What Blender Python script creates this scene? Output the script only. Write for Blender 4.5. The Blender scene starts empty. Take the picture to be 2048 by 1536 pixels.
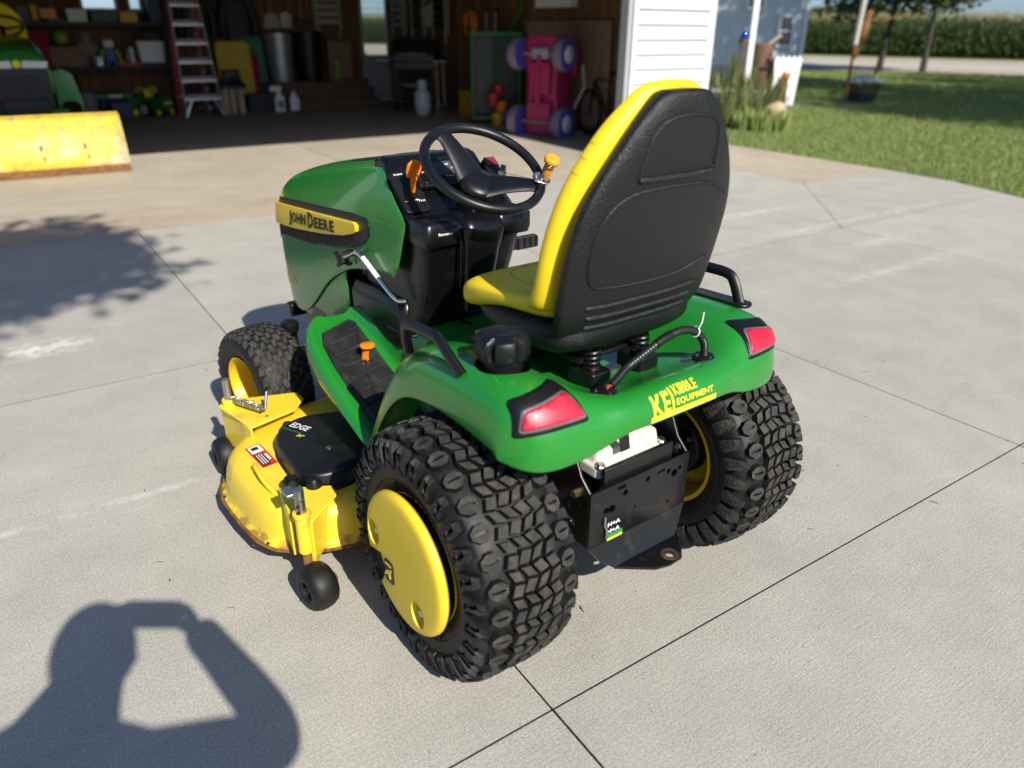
import bpy, bmesh, math, random
import numpy as np
from mathutils import Vector, Matrix, Quaternion
from mathutils.bvhtree import BVHTree
random.seed(7); rng = np.random.default_rng(7)
R = math.radians
SC = bpy.context.scene
COL = SC.collection

# ------------------------------------------------------------------ camera, sky, sun, exposure
CAM_H = 1.5056
cam_d = bpy.data.cameras.new('camera'); cam = bpy.data.objects.new('camera', cam_d); COL.objects.link(cam)
cam_d.sensor_width = 36; cam_d.lens = 26.28; cam_d.clip_start = 0.02; cam_d.clip_end = 2000
cam.matrix_world = Matrix.Translation((0, 0, CAM_H)) @ Matrix.Rotation(R(90 - 25.54), 4, 'X') @ Matrix.Rotation(R(0.44), 4, 'Z')
cam_d.dof.use_dof = True; cam_d.dof.focus_distance = 2.25; cam_d.dof.aperture_fstop = 1.7
SC.camera = cam
SUN_AZ, SUN_EL = R(121.5), R(38.0)           # heading the light travels towards (from +X), elevation
world = bpy.data.worlds.new('World'); SC.world = world; world.use_nodes = True
wn = world.node_tree; bg = wn.nodes['Background']
sky = wn.nodes.new('ShaderNodeTexSky'); sky.sky_type = 'NISHITA'; sky.sun_disc = False
sky.sun_elevation = SUN_EL
# the sun stands opposite to the heading; sun_rotation is measured clockwise from +Y
_sx, _sy = -math.cos(SUN_AZ), -math.sin(SUN_AZ)
sky.sun_rotation = math.atan2(_sx, _sy)
sky.air_density = 1.0; sky.dust_density = 5.0; sky.ozone_density = 7.5; sky.altitude = 1900
wn.links.new(sky.outputs['Color'], bg.inputs['Color']); bg.inputs['Strength'].default_value = 0.085
sun_d = bpy.data.lights.new('sun', 'SUN'); sun = bpy.data.objects.new('sun', sun_d); COL.objects.link(sun)
sun_d.energy = 4.0; sun_d.angle = R(0.53); sun_d.color = (1.0, 0.94, 0.85)
_ld = Vector((math.cos(SUN_EL)*math.cos(SUN_AZ), math.cos(SUN_EL)*math.sin(SUN_AZ), -math.sin(SUN_EL)))
sun.rotation_euler = _ld.to_track_quat('-Z', 'Y').to_euler(); sun.location = (8, -12, 14)
vs = SC.view_settings; vs.view_transform = 'Standard'; vs.look = 'None'; vs.gamma = 1.0; vs.exposure = 0.8; vs.use_curve_mapping = False
SC.cycles.max_bounces = 8; SC.cycles.diffuse_bounces = 4; SC.cycles.glossy_bounces = 4; SC.cycles.transparent_max_bounces = 8
SC.cycles.caustics_reflective = False; SC.cycles.caustics_refractive = False
SC.cycles.use_denoising = True

# ------------------------------------------------------------------ materials
def mat(name, col, rough=0.5, metal=0.0, bump=None, var=None, coat=0.0, spec=0.5, dirt=None, trans=0.0, emit=None, alpha=None, wear=None, stretch=None):
    """col linear rgb; bump=(scale,strength,dist); var=(scale,amount); dirt=(scale,rgb,amount,lo,hi)"""
    m = bpy.data.materials.new(name); m.use_nodes = True
    nt = m.node_tree; b = nt.nodes['Principled BSDF']; N = nt.nodes.new; L = nt.links.new
    c4 = (*col, 1)
    b.inputs['Base Color'].default_value = c4; b.inputs['Roughness'].default_value = rough
    b.inputs['Metallic'].default_value = metal; b.inputs['Specular IOR Level'].default_value = spec
    b.inputs['Coat Weight'].default_value = coat; b.inputs['Coat Roughness'].default_value = 0.06
    if trans: b.inputs['Transmission Weight'].default_value = trans
    if emit: b.inputs['Emission Color'].default_value = (*emit[0], 1); b.inputs['Emission Strength'].default_value = emit[1]
    tc = N('ShaderNodeTexCoord'); vec = tc.outputs['Object']
    if stretch:
        mp = N('ShaderNodeMapping'); mp.inputs['Scale'].default_value = stretch; L(vec, mp.inputs['Vector']); vec = mp.outputs['Vector']
    out = None
    def noise(scale, detail=5, rough_=0.6):
        n = N('ShaderNodeTexNoise'); n.inputs['Scale'].default_value = scale; n.inputs['Detail'].default_value = detail
        n.inputs['Roughness'].default_value = rough_; L(vec, n.inputs['Vector']); return n
    if var:
        n = noise(var[0]); mr = N('ShaderNodeMapRange'); mr.inputs['From Min'].default_value = .3; mr.inputs['From Max'].default_value = .7
        mr.inputs['To Min'].default_value = 1 - var[1]; mr.inputs['To Max'].default_value = 1 + var[1]; L(n.outputs['Fac'], mr.inputs['Value'])
        mx = N('ShaderNodeMix'); mx.data_type = 'RGBA'; mx.blend_type = 'MULTIPLY'; mx.inputs[0].default_value = 1; mx.inputs[6].default_value = c4
        L(mr.outputs['Result'], mx.inputs[7]); out = mx.outputs[2]
    for d in (dirt or []):
        n = noise(d[0], 8, .65); mr = N('ShaderNodeMapRange'); mr.inputs['From Min'].default_value = d[3]; mr.inputs['From Max'].default_value = d[4]
        mr.inputs['To Max'].default_value = d[2]; L(n.outputs['Fac'], mr.inputs['Value'])
        mx = N('ShaderNodeMix'); mx.data_type = 'RGBA'; L(mr.outputs['Result'], mx.inputs[0])
        if out: L(out, mx.inputs[6])
        else: mx.inputs[6].default_value = c4
        mx.inputs[7].default_value = (*d[1], 1); out = mx.outputs[2]
        if len(d) > 5:
            rr = N('ShaderNodeMix'); rr.data_type = 'FLOAT'; L(mr.outputs['Result'], rr.inputs[0]); rr.inputs[2].default_value = rough; rr.inputs[3].default_value = d[5]
            L(rr.outputs[0], b.inputs['Roughness'])
    if out: L(out, b.inputs['Base Color'])
    if bump:
        n = noise(bump[0], 4, .55); bp = N('ShaderNodeBump'); bp.inputs['Strength'].default_value = bump[1]
        bp.inputs['Distance'].default_value = bump[2] if len(bump) > 2 else .002
        L(n.outputs['Fac'], bp.inputs['Height']); L(bp.outputs['Normal'], b.inputs['Normal'])
    return m

M = {}
M['green'] = mat('green_paint', (.012, .195, .018), .30, coat=.45, var=(3, .05), dirt=[(26, (.06, .20, .05), .2, .58, .8, .5), (5, (.10, .22, .09), .18, .55, .8, .6)])
M['yellow'] = mat('yellow_paint', (.80, .55, .018), .38, coat=.25, var=(6, .05), dirt=[(18, (.38, .25, .05), .35, .58, .82, .6)])
M['deckyellow'] = mat('worn_yellow_paint', (.82, .585, .028), .40, coat=.2, var=(8, .06), dirt=[(9, (.36, .20, .04), .65, .57, .74, .7), (45, (.12, .06, .02), .5, .67, .78, .8)])
M['rust'] = mat('rusty_steel', (.16, .065, .02), .8, var=(30, .4), dirt=[(40, (.30, .17, .02), .7, .5, .65)], bump=(80, .4))
M['hubyellow'] = mat('matte_yellow_plastic', (.80, .575, .025), .48, bump=(900, .25, .0006), var=(5, .03), dirt=[(30, (.40, .30, .08), .3, .62, .8)])
M['seatyellow'] = mat('yellow_vinyl', (.82, .585, .010), .46, bump=(260, .35, .0015), var=(5, .03))
M['blackplastic'] = mat('black_plastic', (.0045, .0045, .005), .40, bump=(600, .15, .0006), var=(10, .15), spec=.42, dirt=[(14, (.030, .029, .027), .4, .54, .8, .65)])
M['glossblack'] = mat('glossy_black_plastic', (.0035, .0035, .0045), .27, bump=(500, .06, .0005), spec=.42, dirt=[(9, (.018, .018, .018), .5, .52, .8, .5)])
M['shell'] = mat('textured_black_shell', (.0055, .0055, .0065), .36, bump=(250, .9, .0030), var=(6, .1), spec=.5)
M['rubber'] = mat('tyre_rubber', (.0055, .0053, .005), .55, bump=(140, .35, .002), var=(9, .25), spec=.4, dirt=[(20, (.022, .020, .018), .7, .48, .72)])
M['tread'] = mat('worn_tread_rubber', (.028, .0268, .025), .8, bump=(120, .9, .004), var=(18, .4), spec=.3, dirt=[(30, (.075, .068, .056), .85, .44, .70), (55, (.17, .13, .08), .6, .64, .74)])
M['mat'] = mat('rubber_mat', (.008, .008, .008), .6, bump=(300, .3, .001), dirt=[(16, (.045, .042, .037), .75, .45, .75)])
M['blackmetal'] = mat('black_painted_steel', (.005, .005, .0055), .34, var=(8, .2), dirt=[(14, (.05, .04, .03), .5, .55, .8, .65)], bump=(60, .1))
M['rustdark'] = mat('dark_rusty_steel', (.035, .018, .010), .8, var=(30, .4), dirt=[(40, (.13, .055, .02), .8, .48, .62)], bump=(80, .4))
M['chrome'] = mat('chrome', (.75, .75, .73), .18, 1.0, dirt=[(40, (.25, .18, .12), .5, .58, .75, .5)])
M['zinc'] = mat('zinc_steel', (.5, .49, .46), .38, 1.0, dirt=[(30, (.18, .12, .07), .5, .55, .75, .7)])
M['gold'] = mat('yellow_zinc_bolt', (.62, .5, .25), .35, 1.0)
M['orange'] = mat('orange_plastic', (.80, .20, .012), .42, dirt=[(30, (.5, .22, .08), .3, .6, .8)])
M['knob'] = mat('amber_knob', (.80, .32, .012), .2, coat=.4)
M['redlens'] = mat('red_lens', (.50, .012, .035), .34, coat=.15, bump=(420, .5, .001), var=(90, .25), dirt=[(8, (.55, .10, .14), .5, .5, .75)])
M['cream'] = mat('cream_casting', (.62, .59, .50), .5, dirt=[(14, (.25, .20, .14), .5, .55, .8)])
M['white'] = mat('white_paint', (.8, .8, .78), .5)
M['decalblack'] = mat('black_print', (.008, .008, .008), .5)
M['decalwhite'] = mat('white_print', (.72, .72, .70), .5)
M['decalyellow'] = mat('yellow_print', (.86, .70, .03), .45)
M['decalred'] = mat('red_print', (.55, .02, .02), .45)
M['decalgreen'] = mat('green_print', (.03, .25, .05), .45)
M['rimyellow'] = mat('rim_yellow_paint', (.72, .46, .012), .4, coat=.2, dirt=[(22, (.25, .17, .05), .5, .56, .8, .7)])
M['hose'] = mat('corrugated_black_plastic', (.012, .012, .012), .35)
M['redwire'] = mat('red_wire', (.6, .03, .02), .4)

# ------------------------------------------------------------------ mesh helpers
class MB:
    def __init__(s): s.v = []; s.f = []
    def add(s, vs_, fs):
        o = len(s.v); s.v += [tuple(v) for v in vs_]; s.f += [tuple(i + o for i in f) for f in fs]; return s
    def box(s, c, d, rot=None):
        x, y, z = d[0]/2, d[1]/2, d[2]/2
        P = [Vector((a*x, b*y, e*z)) for a in (-1, 1) for b in (-1, 1) for e in (-1, 1)]
        if rot is not None: P = [rot @ p for p in P]
        return s.add([p + Vector(c) for p in P], [(0, 1, 3, 2), (4, 6, 7, 5), (0, 4, 5, 1), (2, 3, 7, 6), (0, 2, 6, 4), (1, 5, 7, 3)])
    def rings(s, rs, closed=True, cap=True, loop=False):
        n = len(rs[0]); vs_ = [p for r in rs for p in r]; fs = []
        m = len(rs)
        for i in range(m if loop else m - 1):
            i2 = (i + 1) % m
            for j in range(n if closed else n - 1):
                j2 = (j + 1) % n
                fs.append((i*n + j, i*n + j2, i2*n + j2, i2*n + j))
        if cap and closed and not loop:
            fs.append(tuple(range(n))[::-1]); fs.append(tuple((m - 1)*n + j for j in range(n)))
        return s.add(vs_, fs)
    def tube(s, path, r, n=10, cap=True, loop=False, flat=1.0):
        P = [Vector(p) for p in path]; m = len(P); rr = r if isinstance(r, (list, tuple)) else [r]*m
        rs = []; up = None
        for i in range(m):
            if loop: t = P[(i + 1) % m] - P[i - 1]
            else: t = P[min(i + 1, m - 1)] - P[max(i - 1, 0)]
            t.normalize()
            if up is None:
                up = Vector((0, 0, 1)) if abs(t.z) < .9 else Vector((1, 0, 0))
            a = (up - t*up.dot(t)); 
            if a.length < 1e-6: a = t.orthogonal()
            a.normalize(); b = t.cross(a); up = a
            rs.append([P[i] + a*(math.cos(k*2*math.pi/n)*rr[i]*flat) + b*(math.sin(k*2*math.pi/n)*rr[i]) for k in range(n)])
        return s.rings(rs, True, cap, loop)
    def cyl(s, p0, p1, r0, r1=None, n=16): return s.tube([p0, p1], [r0, r0 if r1 is None else r1], n)
    def lathe(s, prof, o=(0, 0, 0), ax='Y', n=32, cap=True, arc=None):
        """prof: (radius, height) pairs along axis ax"""
        rs = []; o = Vector(o)
        for (r, hh) in prof:
            ring = []
            for k in range(n):
                a = 2*math.pi*k/n; c, si = r*math.cos(a), r*math.sin(a)
                ring.append(o + (Vector((c, hh, si)) if ax == 'Y' else Vector((c, si, hh)) if ax == 'Z' else Vector((hh, c, si))))
            rs.append(ring)
        return s.rings(rs, True, cap)
    def prism(s, poly, h0, h1, fn=None):
        """poly 2d list; fn(x,y,h)->3d"""
        fn = fn or (lambda x, y, h: (x, y, h)); n = len(poly)
        vs_ = [fn(x, y, h0) for x, y in poly] + [fn(x, y, h1) for x, y in poly]
        fs = [tuple(range(n))[::-1], tuple(range(n, 2*n))] + [(i, (i + 1) % n, n + (i + 1) % n, n + i) for i in range(n)]
        return s.add(vs_, fs)
    def grid(s, fn, nu, nv):
        vs_ = [fn(i/(nu - 1), j/(nv - 1)) for i in range(nu) for j in range(nv)]
        return s.add(vs_, [(i*nv + j, (i + 1)*nv + j, (i + 1)*nv + j + 1, i*nv + j + 1) for i in range(nu - 1) for j in range(nv - 1)])
    def build(s, name, m, parent=None, smooth=40, bevel=0, bseg=2, sub=0, solid=0, fix=True, loc=None):
        me = bpy.data.meshes.new(name); me.from_pydata([tuple(v) for v in s.v], [], s.f); 
        if fix:
            bm = bmesh.new(); bm.from_mesh(me); bmesh.ops.recalc_face_normals(bm, faces=bm.faces); bm.to_mesh(me); bm.free()
        me.materials.append(M[m] if isinstance(m, str) else m)
        if smooth:
            me.polygons.foreach_set('use_smooth', [True]*len(me.polygons))
            if smooth < 180: me.set_sharp_from_angle(angle=R(smooth))
        o = bpy.data.objects.new(name, me); COL.objects.link(o)
        if parent is not None: o.parent = parent
        if loc is not None: o.location = loc
        if solid: 
            k = o.modifiers.new('solidify', 'SOLIDIFY'); k.thickness = abs(solid); k.offset = -1 if solid > 0 else 1
        if sub:
            k = o.modifiers.new('subsurf', 'SUBSURF'); k.levels = sub; k.render_levels = sub
        if bevel:
            k = o.modifiers.new('bevel', 'BEVEL'); k.width = bevel; k.segments = bseg; k.limit_method = 'ANGLE'; k.angle_limit = R(38); k.harden_normals = False
        return o
def mirror_y(o, name=None):
    """copy of a mesh object mirrored across its local XZ plane"""
    me = o.data.copy(); n = len(me.vertices); co = np.empty(n*3); me.vertices.foreach_get('co', co); co[1::3] *= -1; me.vertices.foreach_set('co', co)
    me.flip_normals(); c = bpy.data.objects.new(name or o.name.split('.')[0], me); COL.objects.link(c); c.parent = o.parent
    for k in o.modifiers:
        k2 = c.modifiers.new(k.name, k.type)
        for a in ('width', 'segments', 'limit_method', 'angle_limit', 'levels', 'render_levels', 'thickness', 'offset'):
            if hasattr(k, a):
                try: setattr(k2, a, getattr(k, a))
                except Exception: pass
    return c
def empty(name, loc=(0, 0, 0), rz=0, parent=None):
    o = bpy.data.objects.new(name, None); COL.objects.link(o); o.location = loc; o.rotation_euler = (0, 0, rz); o.empty_display_size = .1
    if parent is not None: o.parent = parent
    return o
def tag(o, label, cat, group=None, kind=None):
    if label: o['label'] = label
    if cat: o['category'] = cat
    if group: o['group'] = group
    if kind: o['kind'] = kind
    return o
def lin(a, b, n): return [a + (b - a)*i/(n - 1) for i in range(n)]
def smooth_path(pts, n=6, loop=False):
    """Catmull-Rom through pts"""
    P = [Vector(p) for p in pts]; out = []; m = len(P)
    for i in range(m if loop else m - 1):
        p0 = P[i - 1] if (i > 0 or loop) else P[0]*2 - P[1]; p1 = P[i]; p2 = P[(i + 1) % m]
        p3 = P[(i + 2) % m] if (loop or i + 2 < m) else P[-1]*2 - P[-2]
        for k in range(n):
            t = k/n
            out.append(.5*((2*p1) + (p2 - p0)*t + (2*p0 - 5*p1 + 4*p2 - p3)*t*t + (3*p1 - p0 - 3*p2 + p3)*t**3))
    if not loop: out.append(P[-1])
    return out
def rrect(w, h, r, n=4):
    """rounded rectangle outline centred on 0"""
    out = []
    for cx, cy, a0 in ((w/2 - r, h/2 - r, 0), (-w/2 + r, h/2 - r, 90), (-w/2 + r, -h/2 + r, 180), (w/2 - r, -h/2 + r, 270)):
        for k in range(n + 1):
            a = R(a0 + 90*k/n); out.append((cx + r*math.cos(a), cy + r*math.sin(a)))
    return out
def bvh_of(o):
    dg = bpy.context.evaluated_depsgraph_get(); e = o.evaluated_get(dg); me = e.to_mesh()
    b = BVHTree.FromPolygons([v.co.copy() for v in me.vertices], [tuple(p.vertices) for p in me.polygons]); e.to_mesh_clear(); return b
def text_geo(s, size=1.0, bold=0.0, extrude=0.0, align='CENTER', res=2):
    cu = bpy.data.curves.new('t', 'FONT'); cu.body = s; cu.size = size; cu.offset = bold; cu.extrude = extrude; cu.align_x = align; cu.align_y = 'CENTER'; cu.resolution_u = res
    o = bpy.data.objects.new('t', cu); COL.objects.link(o); dg = bpy.context.evaluated_depsgraph_get(); e = o.evaluated_get(dg); me = e.to_mesh()
    v = [tuple(p.co) for p in me.vertices]; f = [tuple(p.vertices) for p in me.polygons]; e.to_mesh_clear()
    bpy.data.objects.remove(o); bpy.data.curves.remove(cu); return v, f
def fit_geo(g, w, h=None):
    v, f = g; xs = [p[0] for p in v]; ys = [p[1] for p in v]; W = max(xs) - min(xs); H = max(ys) - min(ys); cx = (max(xs) + min(xs))/2; cy = (max(ys) + min(ys))/2
    sx = w/W; sy = (h/H) if h else sx
    return [((p[0] - cx)*sx, (p[1] - cy)*sy, p[2]) for p in v], f
def onto(bvh, geo, fn, direction, off=.0015, maxd=2.0):
    """send flat geometry (x,y,z) through fn(x,y)->3d start point, cast along direction onto bvh; z adds height"""
    d = Vector(direction).normalized(); out = []; geo = refine(geo, .012) if len(geo[0]) < 4000 else geo
    for (x, y, z) in geo[0]:
        p = Vector(fn(x, y)); hit, nrm, _, _ = bvh.ray_cast(p, d, maxd)
        if hit is None: hit, nrm, _, _ = bvh.find_nearest(p + d*.3)
        if nrm.dot(d) > 0: nrm = -nrm
        out.append(hit + nrm*(off + z))
    return out, geo[1]
def refine(g, ml):
    bm = bmesh.new(); vs_ = [bm.verts.new(v) for v in g[0]]
    for f in g[1]:
        try: bm.faces.new([vs_[i] for i in f])
        except ValueError: pass
    bmesh.ops.triangulate(bm, faces=bm.faces[:])
    for _ in range(5):
        le = [e for e in bm.edges if e.calc_length() > ml]
        if not le: break
        bmesh.ops.subdivide_edges(bm, edges=le, cuts=1); bmesh.ops.triangulate(bm, faces=[f for f in bm.faces if len(f.verts) > 3])
    bm.verts.index_update(); out = ([tuple(v.co) for v in bm.verts], [tuple(v.index for v in f.verts) for f in bm.faces]); bm.free(); return out
def dense(poly, step):
    """outline resampled"""
    out = []; n = len(poly)
    for i in range(n):
        a, b = Vector(poly[i]), Vector(poly[(i + 1) % n]); k = max(1, int((b - a).length/step))
        out += [tuple(a + (b - a)*j/k) for j in range(k)]
    return out
def patch_geo(poly, step):
    """filled, gridded flat polygon as geometry (x,y,0)"""
    bm = bmesh.new(); vs_ = [bm.verts.new((x, y, 0)) for x, y in poly]; bm.faces.new(vs_)
    xs = [p[0] for p in poly]; ys = [p[1] for p in poly]
    for a, lo, hi in ((0, min(xs), max(xs)), (1, min(ys), max(ys))):
        k = int((hi - lo)/step)
        for i in range(1, k + 1):
            co = [0, 0, 0]; no = [0, 0, 0]; co[a] = lo + (hi - lo)*i/(k + 1); no[a] = 1
            bmesh.ops.bisect_plane(bm, geom=bm.verts[:] + bm.edges[:] + bm.faces[:], plane_co=co, plane_no=no)
    bm.verts.ensure_lookup_table(); bm.verts.index_update()
    g = ([tuple(v.co) for v in bm.verts], [tuple(v.index for v in f.verts) for f in bm.faces]); bm.free(); return g
# ------------------------------------------------------------------ the setting: ground, driveway, garage
GJ = Vector((1.33, 9.72, 0)); GT = R(34)                  # right jamb of the garage door, direction of the garage front
def gw(t, n, z=0): return Vector((GJ.x + t*math.cos(GT) - n*math.sin(GT), GJ.y + t*math.sin(GT) + n*math.cos(GT), z))

def concrete(name, base, warm, speck=.35, streak=True, smear=None):
    m = bpy.data.materials.new(name); m.use_nodes = True; nt = m.node_tree; b = nt.nodes['Principled BSDF']; N = nt.nodes.new; L = nt.links.new
    tc = N('ShaderNodeTexCoord'); vec = tc.outputs['Object']
    def noise(s, d=6, r=.6, v=None):
        n = N('ShaderNodeTexNoise'); n.inputs['Scale'].default_value = s; n.inputs['Detail'].default_value = d; n.inputs['Roughness'].default_value = r; L(v or vec, n.inputs['Vector']); return n.outputs['Fac']
    def rng_(x, a, c, d, e):
        q = N('ShaderNodeMapRange'); L(x, q.inputs['Value']); q.inputs['From Min'].default_value = a; q.inputs['From Max'].default_value = c; q.inputs['To Min'].default_value = d; q.inputs['To Max'].default_value = e; return q.outputs['Result']
    def mixc(f, a, c, mode='MIX'):
        x = N('ShaderNodeMix'); x.data_type = 'RGBA'; x.blend_type = mode
        for s_, v_ in ((0, f), (6, a), (7, c)):
            if isinstance(v_, (int, float)): x.inputs[s_].default_value = v_
            elif isinstance(v_, tuple): x.inputs[s_].default_value = (*v_, 1)
            else: L(v_, x.inputs[s_])
        return x.outputs[2]
    c = mixc(rng_(noise(.9, 6, .6), .35, .65, 0, 1), base, warm)
    c = mixc(1.0, c, rng_(noise(3.5, 6, .65), .3, .7, .90, 1.08), 'MULTIPLY')
    mp = N('ShaderNodeMapping'); mp.inputs['Scale'].default_value = (8, 260, 1); L(vec, mp.inputs['Vector'])
    br = noise(1.0, 3, .6, mp.outputs['Vector'])           # broom lines run along the garage front
    c = mixc(1.0, c, rng_(br, .3, .7, .93, 1.06), 'MULTIPLY')
    c = mixc(1.0, c, rng_(noise(160, 3, .7), .32, .68, 1 - speck*.55, 1 + speck*.4), 'MULTIPLY')
    c = mixc(1.0, c, rng_(noise(420, 2, .7), .3, .7, 1 - speck*.4, 1 + speck*.3), 'MULTIPLY')
    c = mixc(rng_(noise(55, 2, .5), .70, .74, 0, .55), c, tuple(x*.45 for x in base))       # dark pits
    if streak: c = mixc(rng_(noise(1.7, 8, .75), .60, .80, 0, .35), c, tuple(min(1, x*1.45) for x in base))
    for (sx, sy, rx, ry, k) in (smear or []):               # whitish dried-lime marks
        sp = N('ShaderNodeMapping'); sp.vector_type = 'TEXTURE'; sp.inputs['Location'].default_value = (sx, sy, 0); sp.inputs['Scale'].default_value = (rx, ry, 1); L(vec, sp.inputs['Vector'])
        ln = N('ShaderNodeVectorMath'); ln.operation = 'LENGTH'; L(sp.outputs['Vector'], ln.inputs[0])
        f = rng_(ln.outputs['Value'], .3, 1.0, 1, 0); g = rng_(noise(14, 8, .7), .42, .62, 0, 1)
        mu = N('ShaderNodeMath'); mu.operation = 'MULTIPLY'; L(f, mu.inputs[0]); L(g, mu.inputs[1]); mu2 = N('ShaderNodeMath'); mu2.operation = 'MULTIPLY'; L(mu.outputs[0], mu2.inputs[0]); mu2.inputs[1].default_value = k
        c = mixc(mu2.outputs[0], c, (.70, .69, .66))
    oi = N('ShaderNodeObjectInfo'); c = mixc(1.0, c, rng_(oi.outputs['Random'], 0, 1, .95, 1.04), 'MULTIPLY')
    L(c, b.inputs['Base Color']); b.inputs['Roughness'].default_value = .86; b.inputs['Specular IOR Level'].default_value = .25
    bp = N('ShaderNodeBump'); bp.inputs['Strength'].default_value = .55; bp.inputs['Distance'].default_value = .002
    ad = N('ShaderNodeMath'); ad.operation = 'ADD'; L(br, ad.inputs[0]); L(noise(300, 3, .7), ad.inputs[1]); L(ad.outputs[0], bp.inputs['Height']); L(bp.outputs['Normal'], b.inputs['Normal'])
    return m
M['concrete'] = concrete('pale_broomed_concrete', (.395, .378, .325), (.425, .402, .342), .55,
                         smear=[(-6.55, -3.05, .30, .16, .8), (-1.1, -2.9, .9, .10, .5), (-.2, -3.55, 2.3, .06, .35), (-1.3, -4.6, 1.2, .08, .35), (-.9, -4.1, .5, .12, .4), (-6.5, -4.75, .9, .03, .35)])
M['apron'] = concrete('aged_tan_concrete', (.40, .335, .25), (.45, .38, .285), .3)
M['garagefloor'] = concrete('stained_garage_floor', (.36, .32, .255), (.42, .37, .29), .25)
M['pathslab'] = concrete('path_concrete', (.42, .40, .35), (.45, .43, .38), .3)
M['dark'] = mat('joint_dirt', (.035, .032, .028), .95)

lawn_m = bpy.data.materials.new('lawn_green'); lawn_m.use_nodes = True
def _lawn():
    nt = lawn_m.node_tree; b = nt.nodes['Principled BSDF']; N = nt.nodes.new; L = nt.links.new; tc = N('ShaderNodeTexCoord')
    n1 = N('ShaderNodeTexNoise'); n1.inputs['Scale'].default_value = .5; n1.inputs['Detail'].default_value = 8; L(tc.outputs['Object'], n1.inputs['Vector'])
    n2 = N('ShaderNodeTexNoise'); n2.inputs['Scale'].default_value = 14; n2.inputs['Detail'].default_value = 6; n2.inputs['Roughness'].default_value = .8; L(tc.outputs['Object'], n2.inputs['Vector'])
    r = N('ShaderNodeValToRGB'); r.color_ramp.elements[0].position = .3; r.color_ramp.elements[0].color = (.07, .115, .02, 1); r.color_ramp.elements[1].position = .72; r.color_ramp.elements[1].color = (.24, .29, .075, 1)
    mx = N('ShaderNodeMath'); mx.operation = 'MULTIPLY_ADD'; mx.inputs[1].default_value = .45; L(n1.outputs['Fac'], mx.inputs[0]); 
    m2 = N('ShaderNodeMath'); m2.operation = 'MULTIPLY'; m2.inputs[1].default_value = .55; L(n2.outputs['Fac'], m2.inputs[0]); L(m2.outputs[0], mx.inputs[2])
    L(mx.outputs[0], r.inputs['Fac']); L(r.outputs['Color'], b.inputs['Base Color']); b.inputs['Roughness'].default_value = .9
    bp = N('ShaderNodeBump'); bp.inputs['Distance'].default_value = .03; L(n2.outputs['Fac'], bp.inputs['Height']); L(bp.outputs['Normal'], b.inputs['Normal'])
_lawn()
o = MB().add([(-600, -300, -.07), (600, -300, -.07), (600, 900, -.07), (-600, 900, -.07)], [(0, 1, 2, 3)]).build('lawn', lawn_m); o['kind'] = 'structure'
# road along the cornfield: axis direction -36 deg
RN = Vector((.588, .809, 0)); RD = Vector((.809, -.588, 0))
def rd(s, d, z=0): return RN*d + RD*s + Vector((0, 0, z))
M['road'] = concrete('pale_road', (.44, .40, .33), (.48, .435, .36), .2)
M['gravel'] = mat('gravel_shoulder', (.36, .31, .23), .95, var=(8, .25), bump=(40, .6, .02))
o = MB().add([rd(-150, 35.2, -.055), rd(150, 35.2, -.055), rd(150, 54, -.055), rd(-150, 54, -.055)], [(0, 1, 2, 3)]).build('road_shoulder', 'gravel'); o['kind'] = 'structure'
o = MB().add([rd(-150, 39.5, -.05), rd(150, 39.5, -.05), rd(150, 47.5, -.05), rd(-150, 47.5, -.05)], [(0, 1, 2, 3)]).build('road', 'road'); o['kind'] = 'structure'

# ---- driveway slabs, coordinates in the garage frame (t along the front, n into the garage)
drive = empty('driveway', GJ, GT); drive['kind'] = 'structure'
def inset(poly, g):
    """shrink a convex polygon (ccw) by g"""
    n = len(poly); out = []
    for i in range(n):
        p0, p1, p2 = Vector(poly[i - 1]), Vector(poly[i]), Vector(poly[(i + 1) % n])
        a = (p1 - p0).normalized(); b = (p2 - p1).normalized(); na = Vector((-a.y, a.x)); nb = Vector((-b.y, b.x))
        k = (na + nb); k = k/(1 + na.dot(nb)); out.append(tuple(p1 + k*g))
    return out
def slab(poly, m, name='concrete_slab', parent=drive, z1=0, th=.12, g=.0022, bev=.0014):
    o = MB().prism(inset(poly, g), z1 - th, z1).build(name, m, parent, smooth=30, bevel=bev, bseg=2)
    o.data.materials.append(M['dark'])                     # dirt on the edges inside the joints
    for p in o.data.polygons:
        if p.normal.z < .5: p.material_index = 1
    return o
TT = [-16, -12.7, -10.4, -8.06, -5.72, -3.38, -.75, 2.2]; NN = [-14, -11.5, -8.9, -6.29, -3.68, -.68]
for i in range(len(TT) - 1):
    for j in range(len(NN) - 1):
        if (i == 6 and j == 4) or (i <= 3 and j < 2): continue      # the lawn with the young tree begins there
        a, b, c, d = TT[i], TT[i + 1], NN[j], NN[j + 1]
        if i == 6:
            if j == 3: slab([(a, c), (1.45, c), (1.62, -5.0), (1.88, -3.94), (1.98, d), (a, d)], 'concrete')
            else: slab([(a, c), (1.45, c), (1.45, d), (a, d)], 'concrete')
        else: slab([(a, c), (b, c), (b, d), (a, d)], 'concrete')
slab([(-.75, -3.68), (.7, -2.2), (.7, -.68), (-.75, -.68)], 'concrete')
slab([(-.75, -3.68), (1.98, -3.68), (2.2, -3.0), (2.27, -2.2), (.7, -2.2)], 'concrete')
MB().add([(-15.99, -8.88, -.016), (-5.71, -8.88, -.016), (-5.71, -13.98, -.016), (1.4, -13.98, -.016), (1.4, -4.1, -.016), (2.0, -2.6, -.016), (2.0, .3, -.016), (-15.99, .3, -.016)], [(0, 1, 2, 3, 4, 5, 6, 7)]).build('joint_bed', 'dark', drive)
ap = empty('garage_apron', GJ, GT); ap['kind'] = 'structure'
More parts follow.
